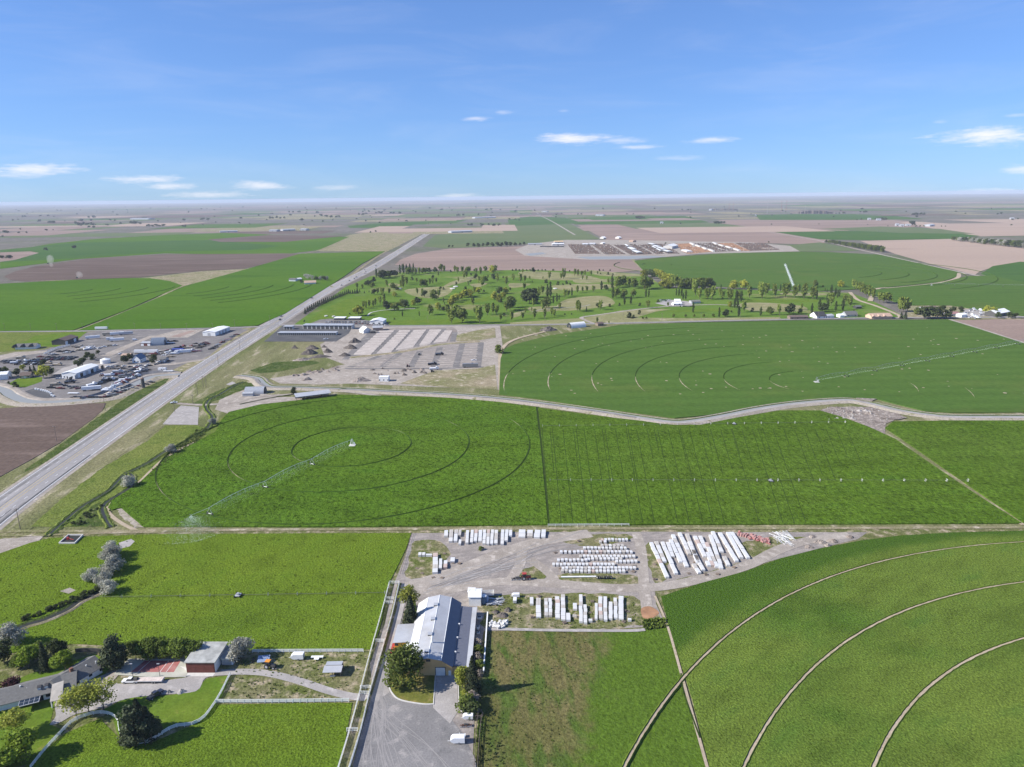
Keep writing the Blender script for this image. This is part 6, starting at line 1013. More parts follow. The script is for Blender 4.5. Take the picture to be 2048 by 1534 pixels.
# ---------------------------------------------------------------- stacks of white bundles and bins
M_wr=[M_wraps,pmat('white_wrap_clean',(.56,.56,.56),.55,var=.1,dirt=(.42,.36,.31)),pmat('white_wrap_dusty',(.45,.42,.38),.7,var=.2,vs=.6,dirt=(.45,.36,.28)),pmat('white_wrap_pinkish',(.46,.36,.31),.7,var=.2,vs=.6)]
def bundle_mesh(i):
    m=MB(); m.box(-.5,.5,-.5,.5,.08,1.,0); b=.03
    for s in(-1,1): m.box(-.5+b,.5-b,s*.36-.05,s*.36+.05,0,.08,1)
    m.box(-.5,.5,-.02,.02,.999,1.012,1) if i==2 else None
    return m.mesh('white_bundle',[M_wr[i],M_wood])
BMESH=[bundle_mesh(i) for i in range(4)]
rb=random.Random(17); NB=[0]; REST=MB()
def bundle(p,u,lx,ly,h,label,group,name='white_bundle',cat='bundle',cap=300):
    if name=='white_bundle':
        NB[0]+=1
        if NB[0]>cap: REST.obox((p.x,p.y),u,lx,ly,.45,.45+h); return
    o=link(name,BMESH[rb.choices((0,1,2,3),(5,5,2,.7))[0]],None,(p.x,p.y,.46)); o.scale=(lx,ly,h); o.rotation_euler=(0,0,math.atan2(u[1],u[0])); tag(o,label,cat,group)
def column(p0,p1,wpx,unit,h,desc,group,gap=.965):
    h*=.72
    a=G(*p0,.5);b=G(*p1,.5); d=b-a; L=d.length; n=max(1,round(L/unit)); u=d.normalized(); w_=px2m((a+b)/2,wpx)
    for k in range(n):
        if rb.random()<.025 and n>5: continue
        p=a+u*(L*(k+.5)/n); side=Vector((-u.y,u.x,0)); p=p+side*rb.uniform(-.1,.1); hh=h*rb.choice((1,1,1,.95,.86)); lab=f"{desc}, {ORD[k]} from its near end" if n>1 else desc
        bundle(p,u,L/n*gap,w_*rb.uniform(.92,1.0),hh,lab,group)
def z4(x,y): return (800+x/3.7236,1050+y/3.7236)
def z5(x,y): return (1250+x/4.096,1050+y/4.096)
SC=[(968,997,537,607),(1012,1052,543,703),(1075,1104,545,695),(1106,1135,545,695),(1155,1193,530,710),(1197,1234,515,725),(1236,1272,655,728),(1285,1320,582,645),(1284,1318,675,688),(1332,1362,517,740),(1366,1396,592,748),(1403,1434,700,735),(1450,1473,582,720),(1478,1511,533,718),(1514,1545,532,727),(1553,1585,572,718),(1590,1620,542,712),(1626,1668,528,720),(1695,1725,695,728)]
for i,(x0,x1,ya,yb_) in enumerate(SC): column(z4((x0+x1)/2,yb_-6),z4((x0+x1)/2-2,ya+14),(x1-x0)*.9/3.72,2.9,1.5,f"white bundle in {ORD[i]} stack row southeast of the shed",'white bundles of the near yard')
for i,(x0,x1,ya,yb_) in enumerate(((325,358,40,100),(362,395,36,138),(398,430,36,138),(432,455,36,95),(432,455,110,160),(487,512,40,152),(520,546,36,145),(548,577,36,138),(579,611,36,138),(612,640,36,155),(641,668,36,160),(670,697,36,158),(699,728,36,155),(745,774,36,158),(776,805,36,135),(808,835,36,98),(878,935,36,105),(940,990,36,103),(994,1045,36,108),(1047,1085,36,105))):
    column(z4((x0+x1)/2,yb_-5),z4((x0+x1)/2+5,ya+12),(x1-x0)*.88/3.72,4.2,1.7,f"white bundle in {ORD[i]} row below the crop field edge",'white bundles below the crop field')
for i,(x0,x1,ya,yb_) in enumerate(((133,160,205,243),(162,188,205,243),(190,243,216,243),(240,284,210,372),(289,315,250,340),(321,352,263,335),(373,411,243,290))): column(z4((x0+x1)/2,yb_-5),z4((x0+x1)/2+3,ya+12),(x1-x0)*.9/3.72,3.6,1.6,f"white bundle in {ORD[i]} small row left in the yard",'white bundles left in the yard')
EC=[((212,155),(348,440)),((255,147),(325,314)),((305,150),(418,410)),((348,153),(392,270)),((372,132),(458,315)),((391,90),(508,350)),((446,75),(530,250)),((508,83),(600,325)),((560,330),(612,405)),((520,150),(642,382)),((572,100),(690,345)),((600,70),(722,345)),((665,155),(752,355)),((700,92),(790,366)),((718,65),(845,342)),((776,75),(915,307)),((840,70),(955,280)),((872,70),(1010,282))]
for i,(t_,b_) in enumerate(EC): column(z5(*b_),z5(*t_),31/4.096,4.4,1.5,f"white bundle in {ORD[i]} slanted row east of the crossroads",'white bundles of the east rows')
NBIN=0
for r_,(x0,x1,ya,yb_) in enumerate(((1200,1760,306,330),(1195,1680,330,352),(1130,1600,282,302),(1285,1735,186,208),(1185,1280,188,210),(1330,1755,220,243),(1390,1660,242,262),(1600,1770,262,280),(1165,1400,254,270),(1490,1670,146,162),(1360,1690,164,180),(1475,1545,120,135),(1493,1700,100,118))):
    a=G(*z4(x0,yb_),.5);b=G(*z4(x1,yb_),.5); L=(b-a).length; n=int(L/1.75); u=(b-a).normalized()
    for k in range(n):
        p=a.lerp(b,(k+.5)/n)+Vector((0,rb.uniform(-.2,.2),0))
        bundle(p,u,1.25,2.1,rb.choice((1.1,1.1,.95)),f"small white bin in {ORD[r_]} cross row, {ORD[min(k,39)]} from the left",'small white bins in cross rows','white_bin','bin')
if REST.v: o=REST.build('white_bundles',[M_wraps]); o['kind']='stuff'
# long pipe, tanks, red drums, poles
c=G(*z4(1330,390),.5); t=thing('white_pipe','long white pipe lying on the weedy verge below the bins','pipe',c); m=MB(); m.tube((-8,0,.35),(8,0,.35),.35,.35,10); m.build('pipe_body',[M_white],t); m=MB(); 
for x in(-5,0,5): m.box(x-.1,x+.1,-.5,.5,-.05,.12)
m.build('bearer',[M_wood],t)
for i in range(7):
    p=G(*z4(1470+i*17,400),.5); o=thing('tyre',f"old tyre leaning in the row right of the white pipe, {ORD[i]} from left",'tyre',p,.3+R.uniform(-.3,.3),'old tyres beside the pipe'); m=MB(); m.tube((-.2,0,.75),(.2,0,.75),.75,.75,14); m.build('tread',[M_tyre],o); m=MB(); m.tube((-.22,0,.75),(.22,0,.75),.38,.38,12); m.build('hub',[M_lgrey],o)
mr=MB(); mr.tube((0,-.5,.3),(0,.5,.3),.3,.3,8); dm=mr.mesh('red_drum',[pmat('dull_red',(.34,.13,.12),.8)]); m=MB(); m.tube((0,0,0),(0,0,.95),.3,.3,8); dm2=m.mesh('red_drum',[pmat('faded_red',(.42,.24,.22),.8)])
for i in range(110):
    t_=rb.random(); x=940+t_*250+rb.uniform(-20,10); y=70+t_*70+rb.uniform(-12,22)
    p=G(*z5(x,y),.45); o=link('red_drum',rb.choice((dm,dm2)),None,(p.x,p.y,.45)); o.rotation_euler=(0,0,rb.uniform(0,6)); s=rb.uniform(1,1.6); o.scale=(s,s,s); tag(o,'faded red drum in the scattered heap beyond the eastern white rows','drum','red drums of the scattered heap')
m=MB(); m.tube((-4,0,.12),(4,0,.12),.09,.09,6); pm=m.mesh('white_pole',[M_lgrey])
for i in range(46):
    p=G(*z5(rb.uniform(1230,1370),rb.uniform(75,155)),.45); o=link('white_pole',pm,None,(p.x,p.y,.45+rb.uniform(0,.5))); o.rotation_euler=(0,0,math.radians(105)+rb.gauss(0,.25)); tag(o,'thin pale pole in the loose pile beside the red drums','pole','pale poles beside the drums')
for i in range(28):
    p=G(*[(990+rb.uniform(-9,11)),(1206+rb.uniform(-6,6))],.45); o=link('white_plank',pm,None,(p.x,p.y,.45+rb.uniform(.1,1.))); o.scale=(.6,1.6,1.6); o.rotation_euler=(rb.uniform(-.1,.1),rb.uniform(-.15,.15),rb.uniform(-.5,.9)); tag(o,'white plank in the tangled heap right of the blue tanks','plank','white planks of the tangled heap')
m=MB(); m.prism([(math.cos(k*1.0472)*.5,math.sin(k*1.0472)*.5) for k in range(6)],0,.9); sm=m.mesh('white_sack',[M_wraps])
for i in range(40):
    p=G(980+rb.random()*34,1244+rb.random()*14,.45); o=link('white_sack',sm,None,(p.x,p.y,.45)); s=rb.uniform(.8,1.5); o.scale=(s,s*.8,s); o.rotation_euler=(rb.uniform(-.4,.4),rb.uniform(-.4,.4),rb.uniform(0,6)); tag(o,f"white sack in the {'far' if p.y>266 else 'near'} half of the heap by the gravel path, {ORD[i]} laid",'sack','white sacks by the gravel path')
# ---------------------------------------------------------------- mounds of soil
def mound(name,label,x,y,wpx,hm,mat,asp=.7,seed=0,rz=0):
    p=G(x,y,.3); r=px2m(p,wpx)/2; rnd=random.Random(seed); n=18; m=MB(); V=[(0,0,hm)]
    for q in range(1,6):
        f_=q/5
        for k in range(n): a=k*6.283/n; rr2=r*f_*(1+.16*math.sin(a*3+seed)+rnd.uniform(-.12,.12)); V.append((rr2*math.cos(a),rr2*math.sin(a)*asp,max(-.1,hm*(1-f_)**.85*(1+rnd.uniform(-.22,.22))) if q<5 else -.1))
    F=[(0,1+k,1+(k+1)%n) for k in range(n)]
    for q in range(4):
        b=1+q*n
        for k in range(n): F.append((b+k,b+n+k,b+n+(k+1)%n,b+(k+1)%n))
    m.add(V,F); o=m.build(name,[mat],None,False,(p.x,p.y,.3)); o.rotation_euler=(0,0,rz); return tag(o,label,'mound')
mound('gravel_pile','pale gravel pile on the drive by the mown lawn',363,1385,20,1.5,M_pink,.8,1); mound('gravel_pile','darker small gravel pile beside the pale one',339,1386,12,1.4,M_gravel,.8,2)
MO=[(590,697,14,4,'small dark mound alone in the dry grass'),(625,698,30,5,'broad dark mound above the dirt heaps'),(620,708,34,6,'largest dark mound of the heap group'),(655,705,22,5,'dark mound at the right of the heap group'),(648,695,14,3,'low dark mound behind the heap group'),(640,714,44,3,'long brown ridge below the dark mounds'),(710,685,26,6,'steep dark mound by the terraced lots'),(702,697,30,5,'middle dark mound by the terraced lots'),(690,712,24,4,'lower dark mound by the terraced lots'),(605,720,40,2.5,'low grey heap at the left of the ridge'),(1097,661,34,6,'dark earth mound beside the white arched shed'),(1085,661,16,3,'small earth mound left of the dark one'),(722,762,40,4,'grey mound beside the canal road on the construction ground'),(615,760,20,3,'small grey mound above the canal bend'),(1540,497,40,3,'brown manure mound at the far feedlot end')]
for i,(x,y,w_,h_,l) in enumerate(MO): mound('earth_mound',l,x,y,w_,h_,M_darksoil if i<9 or 10<=i<12 else M_berm,.55,10+i,R.uniform(-.4,.6))
for i in range(26):
    t_=R.random(); mound('rubble_heap',f"stony rubble heap in the long ridge above the canal, {ORD[i]} of the ridge",585+t_*95,750-t_*12+R.uniform(-4,4),R.uniform(8,16),R.uniform(1,2.6),M_berm,.7,40+i)['group']='rubble ridge above the canal'
for i in range(22):
    mound('rubble_heap',f"dark scrap heap on the construction ground, {ORD[i]} of the scrap strip",R.uniform(745,860),R.uniform(738,752),R.uniform(6,13),R.uniform(1,2.4),M_darksoil if i%2 else M_berm,.6,80+i)['group']='scrap strip of the construction ground'
for i in range(20):
    mound('rubble_heap',f"pale rubble heap beside the canal bend, {ORD[i]} of the pale rubble",R.uniform(1665,1790),R.uniform(816,838),R.uniform(7,14),R.uniform(.8,2.2),M_berm if i%3 else M_pink,.7,120+i)['group']='pale rubble by the canal bend'
for i,(x,y,w_) in enumerate(((1618,1095,22),(1640,1085,30),(1665,1083,26),(1700,1075,20),(1655,1092,18),(1625,1075,18))): mound('rubble_heap',f"weedy soil heap beside the eastern dirt lane, {ORD[i]} of six",x,y,w_,1.4,M_berm,.7,160+i)
for i,(x,y,w_,h_) in enumerate(((1005,1232,26,1.8),(1016,1222,16,2.0),(992,1226,18,1.4))): mound('soil_heap',f"dark soil heap under black sheet near the white sacks, {['largest','stony','flattest'][i]} one",x,y,w_,h_,M_darksoil,.8,180+i)
# stones in the rubble
m=MB(); m.prism([(math.cos(k*1.2566)*.5,math.sin(k*1.2566)*.45) for k in range(5)],0,.5); stm=m.mesh('rubble_stone',[M_stone])
for i in range(60):
    p=G(R.uniform(1655,1780),R.uniform(817,842)); o=link('rubble_stone',stm,None,(p.x,p.y,.6)); s=R.uniform(.5,1.3); o.scale=(s,s,s); o.rotation_euler=(R.uniform(-.4,.4),R.uniform(-.4,.4),R.uniform(0,6)); tag(o,'pale rubble stone on the spoil ground by the canal bend','stone','stones by the canal bend')
# scattered wild tufts in the scrub field and weedy ground: nobody could count them
def tufts(name,poly,n,mat,smin,smax,seed,zb=.5):
    rnd=random.Random(seed); P=[G(*q) for q in poly]; xs=[p.x for p in P]; ys=[p.y for p in P]; m=MB()
    def inside(x,y):
        c=False; j=len(P)-1
        for i in range(len(P)):
            if (P[i].y>y)!=(P[j].y>y) and x<(P[j].x-P[i].x)*(y-P[i].y)/(P[j].y-P[i].y)+P[i].x: c=not c
            j=i
        return c
    k=0
    while k<n:
        x=rnd.uniform(min(xs),max(xs)); y=rnd.uniform(min(ys),max(ys))
        if not inside(x,y): continue
        k+=1; s=rnd.uniform(smin,smax)
        for q in range(5):
            a=rnd.uniform(0,6.28); d=Vector((math.cos(a),math.sin(a),0)); r=Vector((-d.y,d.x,0))*s*.45; b=Vector((x,y,zb))+d*rnd.uniform(0,s*.25); tp=b+d*s*.45+Vector((0,0,s*rnd.uniform(.4,.85))); m.add([b-r,b+r,tp+r*.6,tp-r*.6],[(0,1,2,3)])
    o=m.build(name,[mat]); o['kind']='stuff'; return o
tufts('weed_tufts',[(968,1266),(1150,1264),(1180,1300),(1140,1400),(1120,1534),(955,1534),(962,1400)],150,L_drk,.22,.5,1,.45); tufts('weed_tufts',[(968,1266),(1150,1264),(1200,1300),(1160,1400),(1120,1534),(955,1534),(962,1400)],260,L_grn,.22,.55,2,.45)
tufts('weed_tufts',[(958,1440),(1005,1430),(1010,1534),(950,1534)],130,L_drk,.3,.65,3,.45); tufts('weed_tufts',[(455,1350),(480,1310),(735,1310),(720,1390),(600,1370),(520,1350)],150,L_ol,.3,.6,4); tufts('weed_tufts',[(448,1352),(520,1358),(650,1395),(690,1402),(445,1403)],100,L_ol,.3,.6,5)
tufts('weed_tufts',[(972,1195),(1260,1195),(1300,1258),(980,1258)],420,L_ol,.25,.7,6,.45); tufts('weed_tufts',[(1285,1243),(1330,1240),(1336,1256),(1290,1262)],160,L_grn,.5,1.3,7,.5); tufts('weed_tufts',[(200,1045),(330,918),(395,860),(420,858),(395,886),(280,965)],420,L_ol,.5,1.3,8,.5)
tufts('grass_tufts',[(60,1300),(250,1296),(490,1303),(744,1300),(778,1170),(823,1070),(330,1072),(100,1080),(0,1120),(0,1240)],900,leafmat('leaf_pasture',(.115,.165,.011),(.14,.19,.014),(.08,.125,.01)),.25,.6,11,.6)

m=MB()
for k in range(5): m.box(-.6,.6,-.5+k*.235,-.38+k*.235,.1,.13)
for k in(-1,0,1): m.box(k*.5-.05,k*.5+.05,-.5,.56,0,.098)
plm=m.mesh('wooden_pallet',[M_wood])
PLS=[]
for (x0,x1,y0,y1,wh,n) in ((1060,1265,1192,1250,'among the near stack rows',16),(1105,1270,1082,1150,'among the cross rows of bins',16),(830,920,1105,1160,'by the small left rows',10),(1300,1500,1075,1160,'between the slanted east rows',18)):
    Q=sorted([(R.uniform(x0,x1),R.uniform(y0,y1)) for _ in range(n)])
    for i,(x,y) in enumerate(Q): p=G(x,y,.5); o=link('wooden_pallet',plm,None,(p.x,p.y,.48)); o.rotation_euler=(0,0,R.uniform(0,3)); o.scale=(1.3,1.3,R.uniform(1,5)); tag(o,f"grey wooden pallet on the ground {wh}, {ORD[i]} from left",'pallet','wooden pallets in the yard')
def relabel(group,base,bands):
    L=sorted([o for o in bpy.data.objects if o.get('group')==group],key=lambda o:o.location.y); n=len(bands); k=(len(L)+n-1)//n
    for b in range(n):
        for i,o in enumerate(sorted(L[b*k:(b+1)*k],key=lambda o:o.location.x)): o['label']=f"{base} {bands[b]}, {ORD[min(i,39)]} from left"
relabel('red drums of the scattered heap','faded red drum in the',['near band of the heap','middle band of the heap','far band of the heap']); relabel('stones by the canal bend','pale rubble stone in the',['near half by the canal bend','far half by the canal bend'])
relabel('pale poles beside the drums','thin pale pole in the',['near half beside the drums','far half beside the drums']); relabel('white planks of the tangled heap','white plank in the',['tangled heap by the blue tanks']); relabel('white sacks by the gravel path','white sack in the',['near half by the gravel path','far half by the gravel path']); relabel('old tyres beside the pipe','old tyre in the row',['right of the white pipe'])
# ---------------------------------------------------------------- vehicles
def wheels(mb,xs,yw,r,mi): 
    for x in xs:
        for s in(-1,1): mb.tube((x,s*yw-.12,r),(x,s*yw+.12,r),r,r,10,mi)
def veh(kind):
    """parts of one vehicle: list of (name, MB, material slot); length along +x."""
    b=MB();c=MB();r=MB();w_=[]
    if kind=='car': b.side([(-2.25,.35),(2.2,.35),(2.3,.7),(1.2,.92),(-2.2,.98),(-2.3,.6)],-.9,.9,0,.06); c.side([(-1.9,.93),(1.0,.9),(.35,1.42),(-1.4,1.42)],-.8,.8,0,.14); r.box(-1.38,.33,-.64,.64,1.421,1.47); w_=[(1.4,.82,.33),(-1.4,.82,.33)]
    elif kind=='pickup': b.side([(-2.9,.5),(2.8,.5),(2.9,1.0),(1.3,1.15),(-.7,1.15),(-2.9,1.12)],-.98,.98,0,.04); c.side([(-.85,1.12),(1.35,1.12),(.75,1.82),(-.7,1.82)],-.88,.88,0,.14); r.box(-.68,.73,-.72,.72,1.821,1.88); r.box(-2.85,-.95,-.8,.8,1.121,1.13); w_=[(1.85,.9,.42),(-1.85,.9,.42)]
    elif kind=='van': b.side([(-2.7,.4),(2.6,.4),(2.7,1.0),(1.9,1.3),(1.4,2.2),(-2.7,2.25)],-.98,.98,0,.06); c.side([(1.43,1.4),(1.93,1.32),(1.42,2.18),(1.3,2.1)],-.8,.8,0,.1); r.box(-2.6,1.3,-.8,.8,2.2,2.3); w_=[(1.8,.9,.38),(-1.8,.9,.38)]
    elif kind=='semi_trailer': b.box(-8,8,-1.3,1.3,1.15,4.05); c.box(-8.06,-8.003,-1.2,1.2,1.3,3.9); r.box(-7.9,7.9,-1.2,1.2,4.051,4.1); w_=[(-6.6,1.1,.52),(-5.3,1.1,.52)]
    elif kind=='camper': b.side([(-4,.6),(3.6,.6),(4.1,1.4),(3.9,2.9),(3.4,3.2),(-4,3.2)],-1.25,1.25,0,.03); c.box(-1,.6,-1.27,-1.24,1.6,2.4); c.box(1.6,2.6,-1.27,-1.24,1.6,2.4); r.box(-.6,.4,-.5,.5,3.201,3.5); w_=[(-.6,1.1,.36),(-1.5,1.1,.36)]
    elif kind=='truck': b.side([(-4,.8),(4,.8),(4.1,1.8),(3.2,2.1),(2.7,3.0),(1.4,3.0),(1.4,1.3),(-4,1.3)],-1.2,1.2,0,.03); c.side([(3.0,2.1),(3.3,2.08),(2.8,2.9),(2.6,2.9)],-1.05,1.05,0,.05); r.box(-4,1.2,-1.25,1.25,1.301,2.0); w_=[(3,1.05,.5),(-2.4,1.05,.5),(-3.5,1.05,.5)]
    elif kind=='implement':
        b.box(-3.5,3.5,-.15,.15,.9,1.15); b.box(-.2,.2,-1.6,1.4,.8,1.0); 
        for k in range(8): b.box(-3.4+k*.95,-3.2+k*.95,-1.0,1.0,.3,.95); c.tube((-3.3+k*.95,-1.1,.4),(-3.3+k*.95,-.9,.4),.4,.4,8)
        r.box(-1.2,1.2,-.5,.5,1.151,1.7); w_=[(-1.8,.9,.45),(1.8,.9,.45)]
    elif kind=='tractor': b.side([(-1.2,.7),(2.0,.7),(2.05,1.45),(.4,1.6),(-1.2,1.4)],-.45,.45); c.side([(-1.2,1.4),(.4,1.6),(.25,2.55),(-1.1,2.55)],-.65,.65); r.box(-1.25,.4,-.75,.75,2.551,2.66); w_=[(1.6,.75,.5),(-.7,.85,.85)]
    elif kind=='flatbed': b.box(-5,5,-1.25,1.25,.85,1.1); b.box(5,6.6,-.12,.12,.6,.75); c.box(-5.05,-4.9,-1.2,1.2,.6,.84); r.box(-4.9,4.9,-1.15,1.15,1.101,1.14); w_=[(-2.4,1.1,.38),(-1.5,1.1,.38)]
    elif kind=='box_trailer': b.side([(-2.2,.45),(1.7,.45),(2.6,1.1),(2.6,1.6),(1.7,2.4),(-2.2,2.4)],-1.1,1.1,0,.03); b.box(2.5,3.6,-.06,.06,.5,.6); c.box(-2.26,-2.203,-.9,.9,.6,2.2); r.box(-2.1,1.6,-1.0,1.0,2.401,2.45); w_=[(-.3,1.05,.36)]
    return b,c,r,w_
VK=['car','pickup','van','semi_trailer','camper','truck','implement','tractor','flatbed','box_trailer']; VMESH={}
def far_mesh(kind):
    b,c,r,w_=veh(kind); m=MB(); m.add(b.v,b.f,0); m.add(c.v,c.f,1); m.add(r.v,r.f,0)
    for x,yw,rad in w_: wheels(m,[x],yw,rad,2)
    return m.mesh(kind,[CARCOL[0],M_glass,M_tyre])
def vfar(kind,p,rz,col,label,group=None,z=.55,sc_=1.0,name=None):
    if kind not in VMESH: VMESH[kind]=far_mesh(kind)
    o=link(name or ('parked_'+kind if kind in('car','pickup','van','truck') else kind),VMESH[kind],None,(p[0],p[1],z)); o.rotation_euler=(0,0,rz); o.scale=(sc_,)*3
    o.material_slots[0].link='OBJECT'; o.material_slots[0].material=CARCOL[col] if isinstance(col,int) else col
    return tag(o,label,kind.replace('_',' '),group)
PARTN={'car':('body','cabin','roof'),'pickup':('body','cabin','roof'),'van':('body','windscreen','roof'),'tractor':('body','cab','roof'),'flatbed':('bed_frame','tail_board','deck'),'box_trailer':('box','rear_door','roof_panel'),'truck':('body','windscreen','cargo_bed'),'camper':('body','window','roof_unit'),'implement':('frame','disc_row','hopper'),'semi_trailer':('box','rear_door','roof_panel')}
def vnear(kind,name,label,cat,p,rz,paint,roofm=None,z=.55,sc_=1.0):
    b,c,r,w_=veh(kind); t=thing(name,label,cat,(p[0],p[1],z),rz); t.scale=(sc_,)*3; nb,nc,nr=PARTN[kind]
    b.build(nb,[paint],t); c.build(nc,[M_glass if kind not in('flatbed','box_trailer','implement') else M_lgrey],t); r.build(nr,[roofm or paint],t)
    for x,yw,rad in w_:
        for s in(-1,1):
            m=MB(); m.tube((x,s*yw-.13,rad),(x,s*yw+.13,rad),rad,rad,14); w=m.build('wheel',[M_tyre],t); m=MB(); y=s*(yw+.14); m.tube((x,y-.02,rad),(x,y+.02,rad),rad*.55,rad*.55,10); m.build('rim',[M_lgrey],w)
    if kind in('car','pickup','van'):
        xf=max(v[0] for v in b.v)
        for s in(-1,1): m=MB(); m.box(xf-.1,xf-.02,s*.68-.16,s*.68+.16,.72,.92); m.build('headlight',[M_wallw],t); m=MB(); xb=min(v[0] for v in b.v); m.box(xb+.0,xb+.09,s*.74-.1,s*.74+.1,.8,1.0); m.build('tail_light',[M_red],t)
        if kind=='pickup': m=MB(); m.box(-2.85,-.95,-.82,.82,1.122,1.16); m.build('bed_liner',[M_darkst],t)
    return t
vnear('pickup','pickup_truck','white pickup with a loaded dark bed hitched to the flatbed','pickup',G(262,1367),math.pi,CARCOL[0]); vnear('flatbed','flatbed_trailer','pale wooden flatbed trailer behind the white pickup','trailer',G(300,1366),math.pi,M_grey,pmat('pale_deck',(.55,.47,.42),.85,var=.2))
m=MB(); p=G(271,1366.5); m.box(-1.,1.1,-.75,.75,1.68,2.0); m.box(-.3,.9,-.5,.6,2.0,2.25); o=m.build('load_of_gear',[M_darkst],None,False,(p.x,p.y,0)); tag(o,'dark gear piled in the bed of the white pickup','gear')
vnear('pickup','pickup_truck','dark blue pickup parked at the edge of the mown lawn','pickup',G(311,1395),math.radians(62),pmat('dark_blue_paint',(.03,.035,.06),.3,spec=.5))
vnear('tractor','tractor','small orange roofed tractor in the weedy paddock','tractor',G(540,1338),math.radians(-10),M_darkst,M_orange,sc_=1.15)
p=G(528,1324,.5); t=thing('solar_panel','blue grey tilted panel table left of the orange tractor','panel',p,.1); m=MB(); m.add([(-2.2,-1.4,.9),(2.2,-1.4,.9),(2.2,1.4,1.9),(-2.2,1.4,1.9),(-2.2,-1.4,1.0),(2.2,-1.4,1.0),(2.2,1.4,2.0),(-2.2,1.4,2.0)],[(3,2,1,0),(4,5,6,7),(0,1,5,4),(1,2,6,5),(2,3,7,6),(3,0,4,7)]); m.build('panel_sheet',[pmat('slate_blue',(.22,.28,.40),.4)],t)
for x in(-1.8,1.8): 
    for y,h in((-1.1,.95),(1.1,1.75)): m=MB(); m.tube((x,y,0),(x,y,h),.06,.06,6); m.build('leg',[M_steel],t)
vnear('box_trailer','camper_shell','long white camper body lying by the pasture fence','trailer',G(597,1320),math.pi,CARCOL[0]); 
p=G(634,1318,.5); t=thing('white_table','white T shaped bench by the pasture fence','bench',p); m=MB(); m.box(-2.3,2.3,.0,1.1,.6,.72); m.build('top',[M_fence],t); m=MB(); m.box(-.9,.9,-1.2,-.002,.55,.66); m.build('wing',[M_fence],t)
for x in(-2,2): m=MB(); m.box(x-.1,x+.1,.2,.9,0,.6); m.build('leg',[M_fence],t)
p=G(512,1321,.5); t=thing('implement','dark towed frame left of the blue grey panel','implement',p,.2); m=MB(); m.box(-2.5,2.5,-.1,.1,.5,.7); m.box(-1,-.8,-1,1,.5,.65); m.build('frame',[M_darkst],t)
for s in(-1,1): m=MB(); m.tube((-.9,s*1-.1,.4),(-.9,s*1+.1,.4),.4,.4,10); m.build('wheel',[M_tyre],t)
vnear('box_trailer','box_trailer','rounded white enclosed trailer on the gravel lot','trailer',G(917,1487),math.pi,CARCOL[0],sc_=.95); vnear('box_trailer','box_trailer','boxy white trailer beside the corral rails','trailer',G(937,1440),math.pi,M_wallw,sc_=.72)
p=G(925,1474,.5); t=thing('small_cart','small white cart with open top beyond the rounded trailer','cart',p,.1); m=MB(); m.box(-1,1,-.6,.6,.4,.5); m.build('deck',[M_fence],t); m=MB(); m.box(-1.0,-.9,-.6,.6,.5,1.4); m.box(.8,1,-.6,.6,.5,.9); m.build('rack',[M_fence],t)
for s in(-1,1): m=MB(); m.tube((0,s*.65-.06,.28),(0,s*.65+.06,.28),.28,.28,10); m.build('wheel',[M_tyre],t)
vnear('implement','implement','rusty folded implement beside the gravel lot fence','implement',G(932,1455),.1,M_rusty,M_darkst,sc_=.55)
vnear('tractor','tractor','red tractor standing on the weedy island of the stacking yard','tractor',G(1051,1161),.1,M_red,M_red,sc_=1.2); vnear('implement','implement','dark implement hitched left of the red tractor','implement',G(1035,1161),.1,M_darkst,M_darkst,sc_=.8)
for i,(x,y) in enumerate(((1032,1196),(1030,1206))): vnear('box_trailer','white_crate_trailer',f"white low trailer by the tangled planks, {['upper','lower'][i]} of two",'trailer',G(x,y),math.pi if i==0 else 1.5,CARCOL[0],sc_=.7)
# ---------------------------------------------------------------- machinery yard and car parks
YC={}
def Y(kind,x,y,col,deg,where): YC.setdefault((kind,where),[]).append((x,y,col,deg))
def YA(txt,f):
    for q in txt.split(';'):
        a=q.strip().split(',')
        if len(a)<6: continue
        x,y=f(float(a[1]),float(a[2])); Y(a[0],x,y,int(a[3]),float(a[4]),a[5])
YA("semi_trailer,1815,270,0,28,in the upper gravel yard;truck,410,655,5,10,on the bare yard left of the lane;camper,1650,480,0,10,on the middle yard;van,1445,430,5,10,at the end of the white fence;van,1510,440,3,10,at the end of the white fence;truck,1550,440,5,10,at the end of the white fence;pickup,1740,435,0,5,at the end of the white fence;pickup,1805,430,0,5,at the end of the white fence;car,1060,570,0,10,below the white fence;car,970,575,0,15,below the white fence;implement,1170,525,2,5,below the white fence;implement,1300,515,2,5,below the white fence;implement,1080,590,6,10,below the white fence;truck,930,755,5,0,beside the left tree clump;truck,1125,790,5,0,beside the left tree clump;implement,790,630,3,0,in the dark rows of the yard;implement,960,635,2,0,in the dark rows of the yard;implement,1060,640,2,0,in the dark rows of the yard;truck,1090,1175,5,10,before the long white shop;truck,1370,1135,2,15,before the long white shop;car,1330,1085,6,5,before the long white shop;car,1180,1050,0,10,before the long white shop;car,1130,1055,1,10,before the long white shop;implement,1000,1230,2,-5,before the dark gravel pad;implement,1180,1245,3,-5,before the dark gravel pad;implement,1620,1220,6,40,on the yard by the canal;semi_trailer,1790,1275,0,18,on the yard by the canal;camper,1860,1255,0,25,on the yard by the canal;flatbed,1430,1345,0,-5,on the yard by the canal;car,1810,1170,6,10,on the yard by the canal;pickup,1920,890,0,30,beside the long white shop;car,1480,875,2,5,behind the long white shop",yb)
for k in range(15): x,y=yb(660+k*52,688-k*1); Y('implement',x,y,(2,6,2,3)[k%4],90+(k%3)*5,'in the long dark row of the yard')
for k in range(8): x,y=yb(60+k*42,715); Y('implement',x,y,(2,6)[k%2],85,'in the left dark row of the yard')
for k in range(6): x,y=yb(1150+k*62,642); Y('implement',x,y,(2,6)[k%2],80,'in the right dark row of the yard')
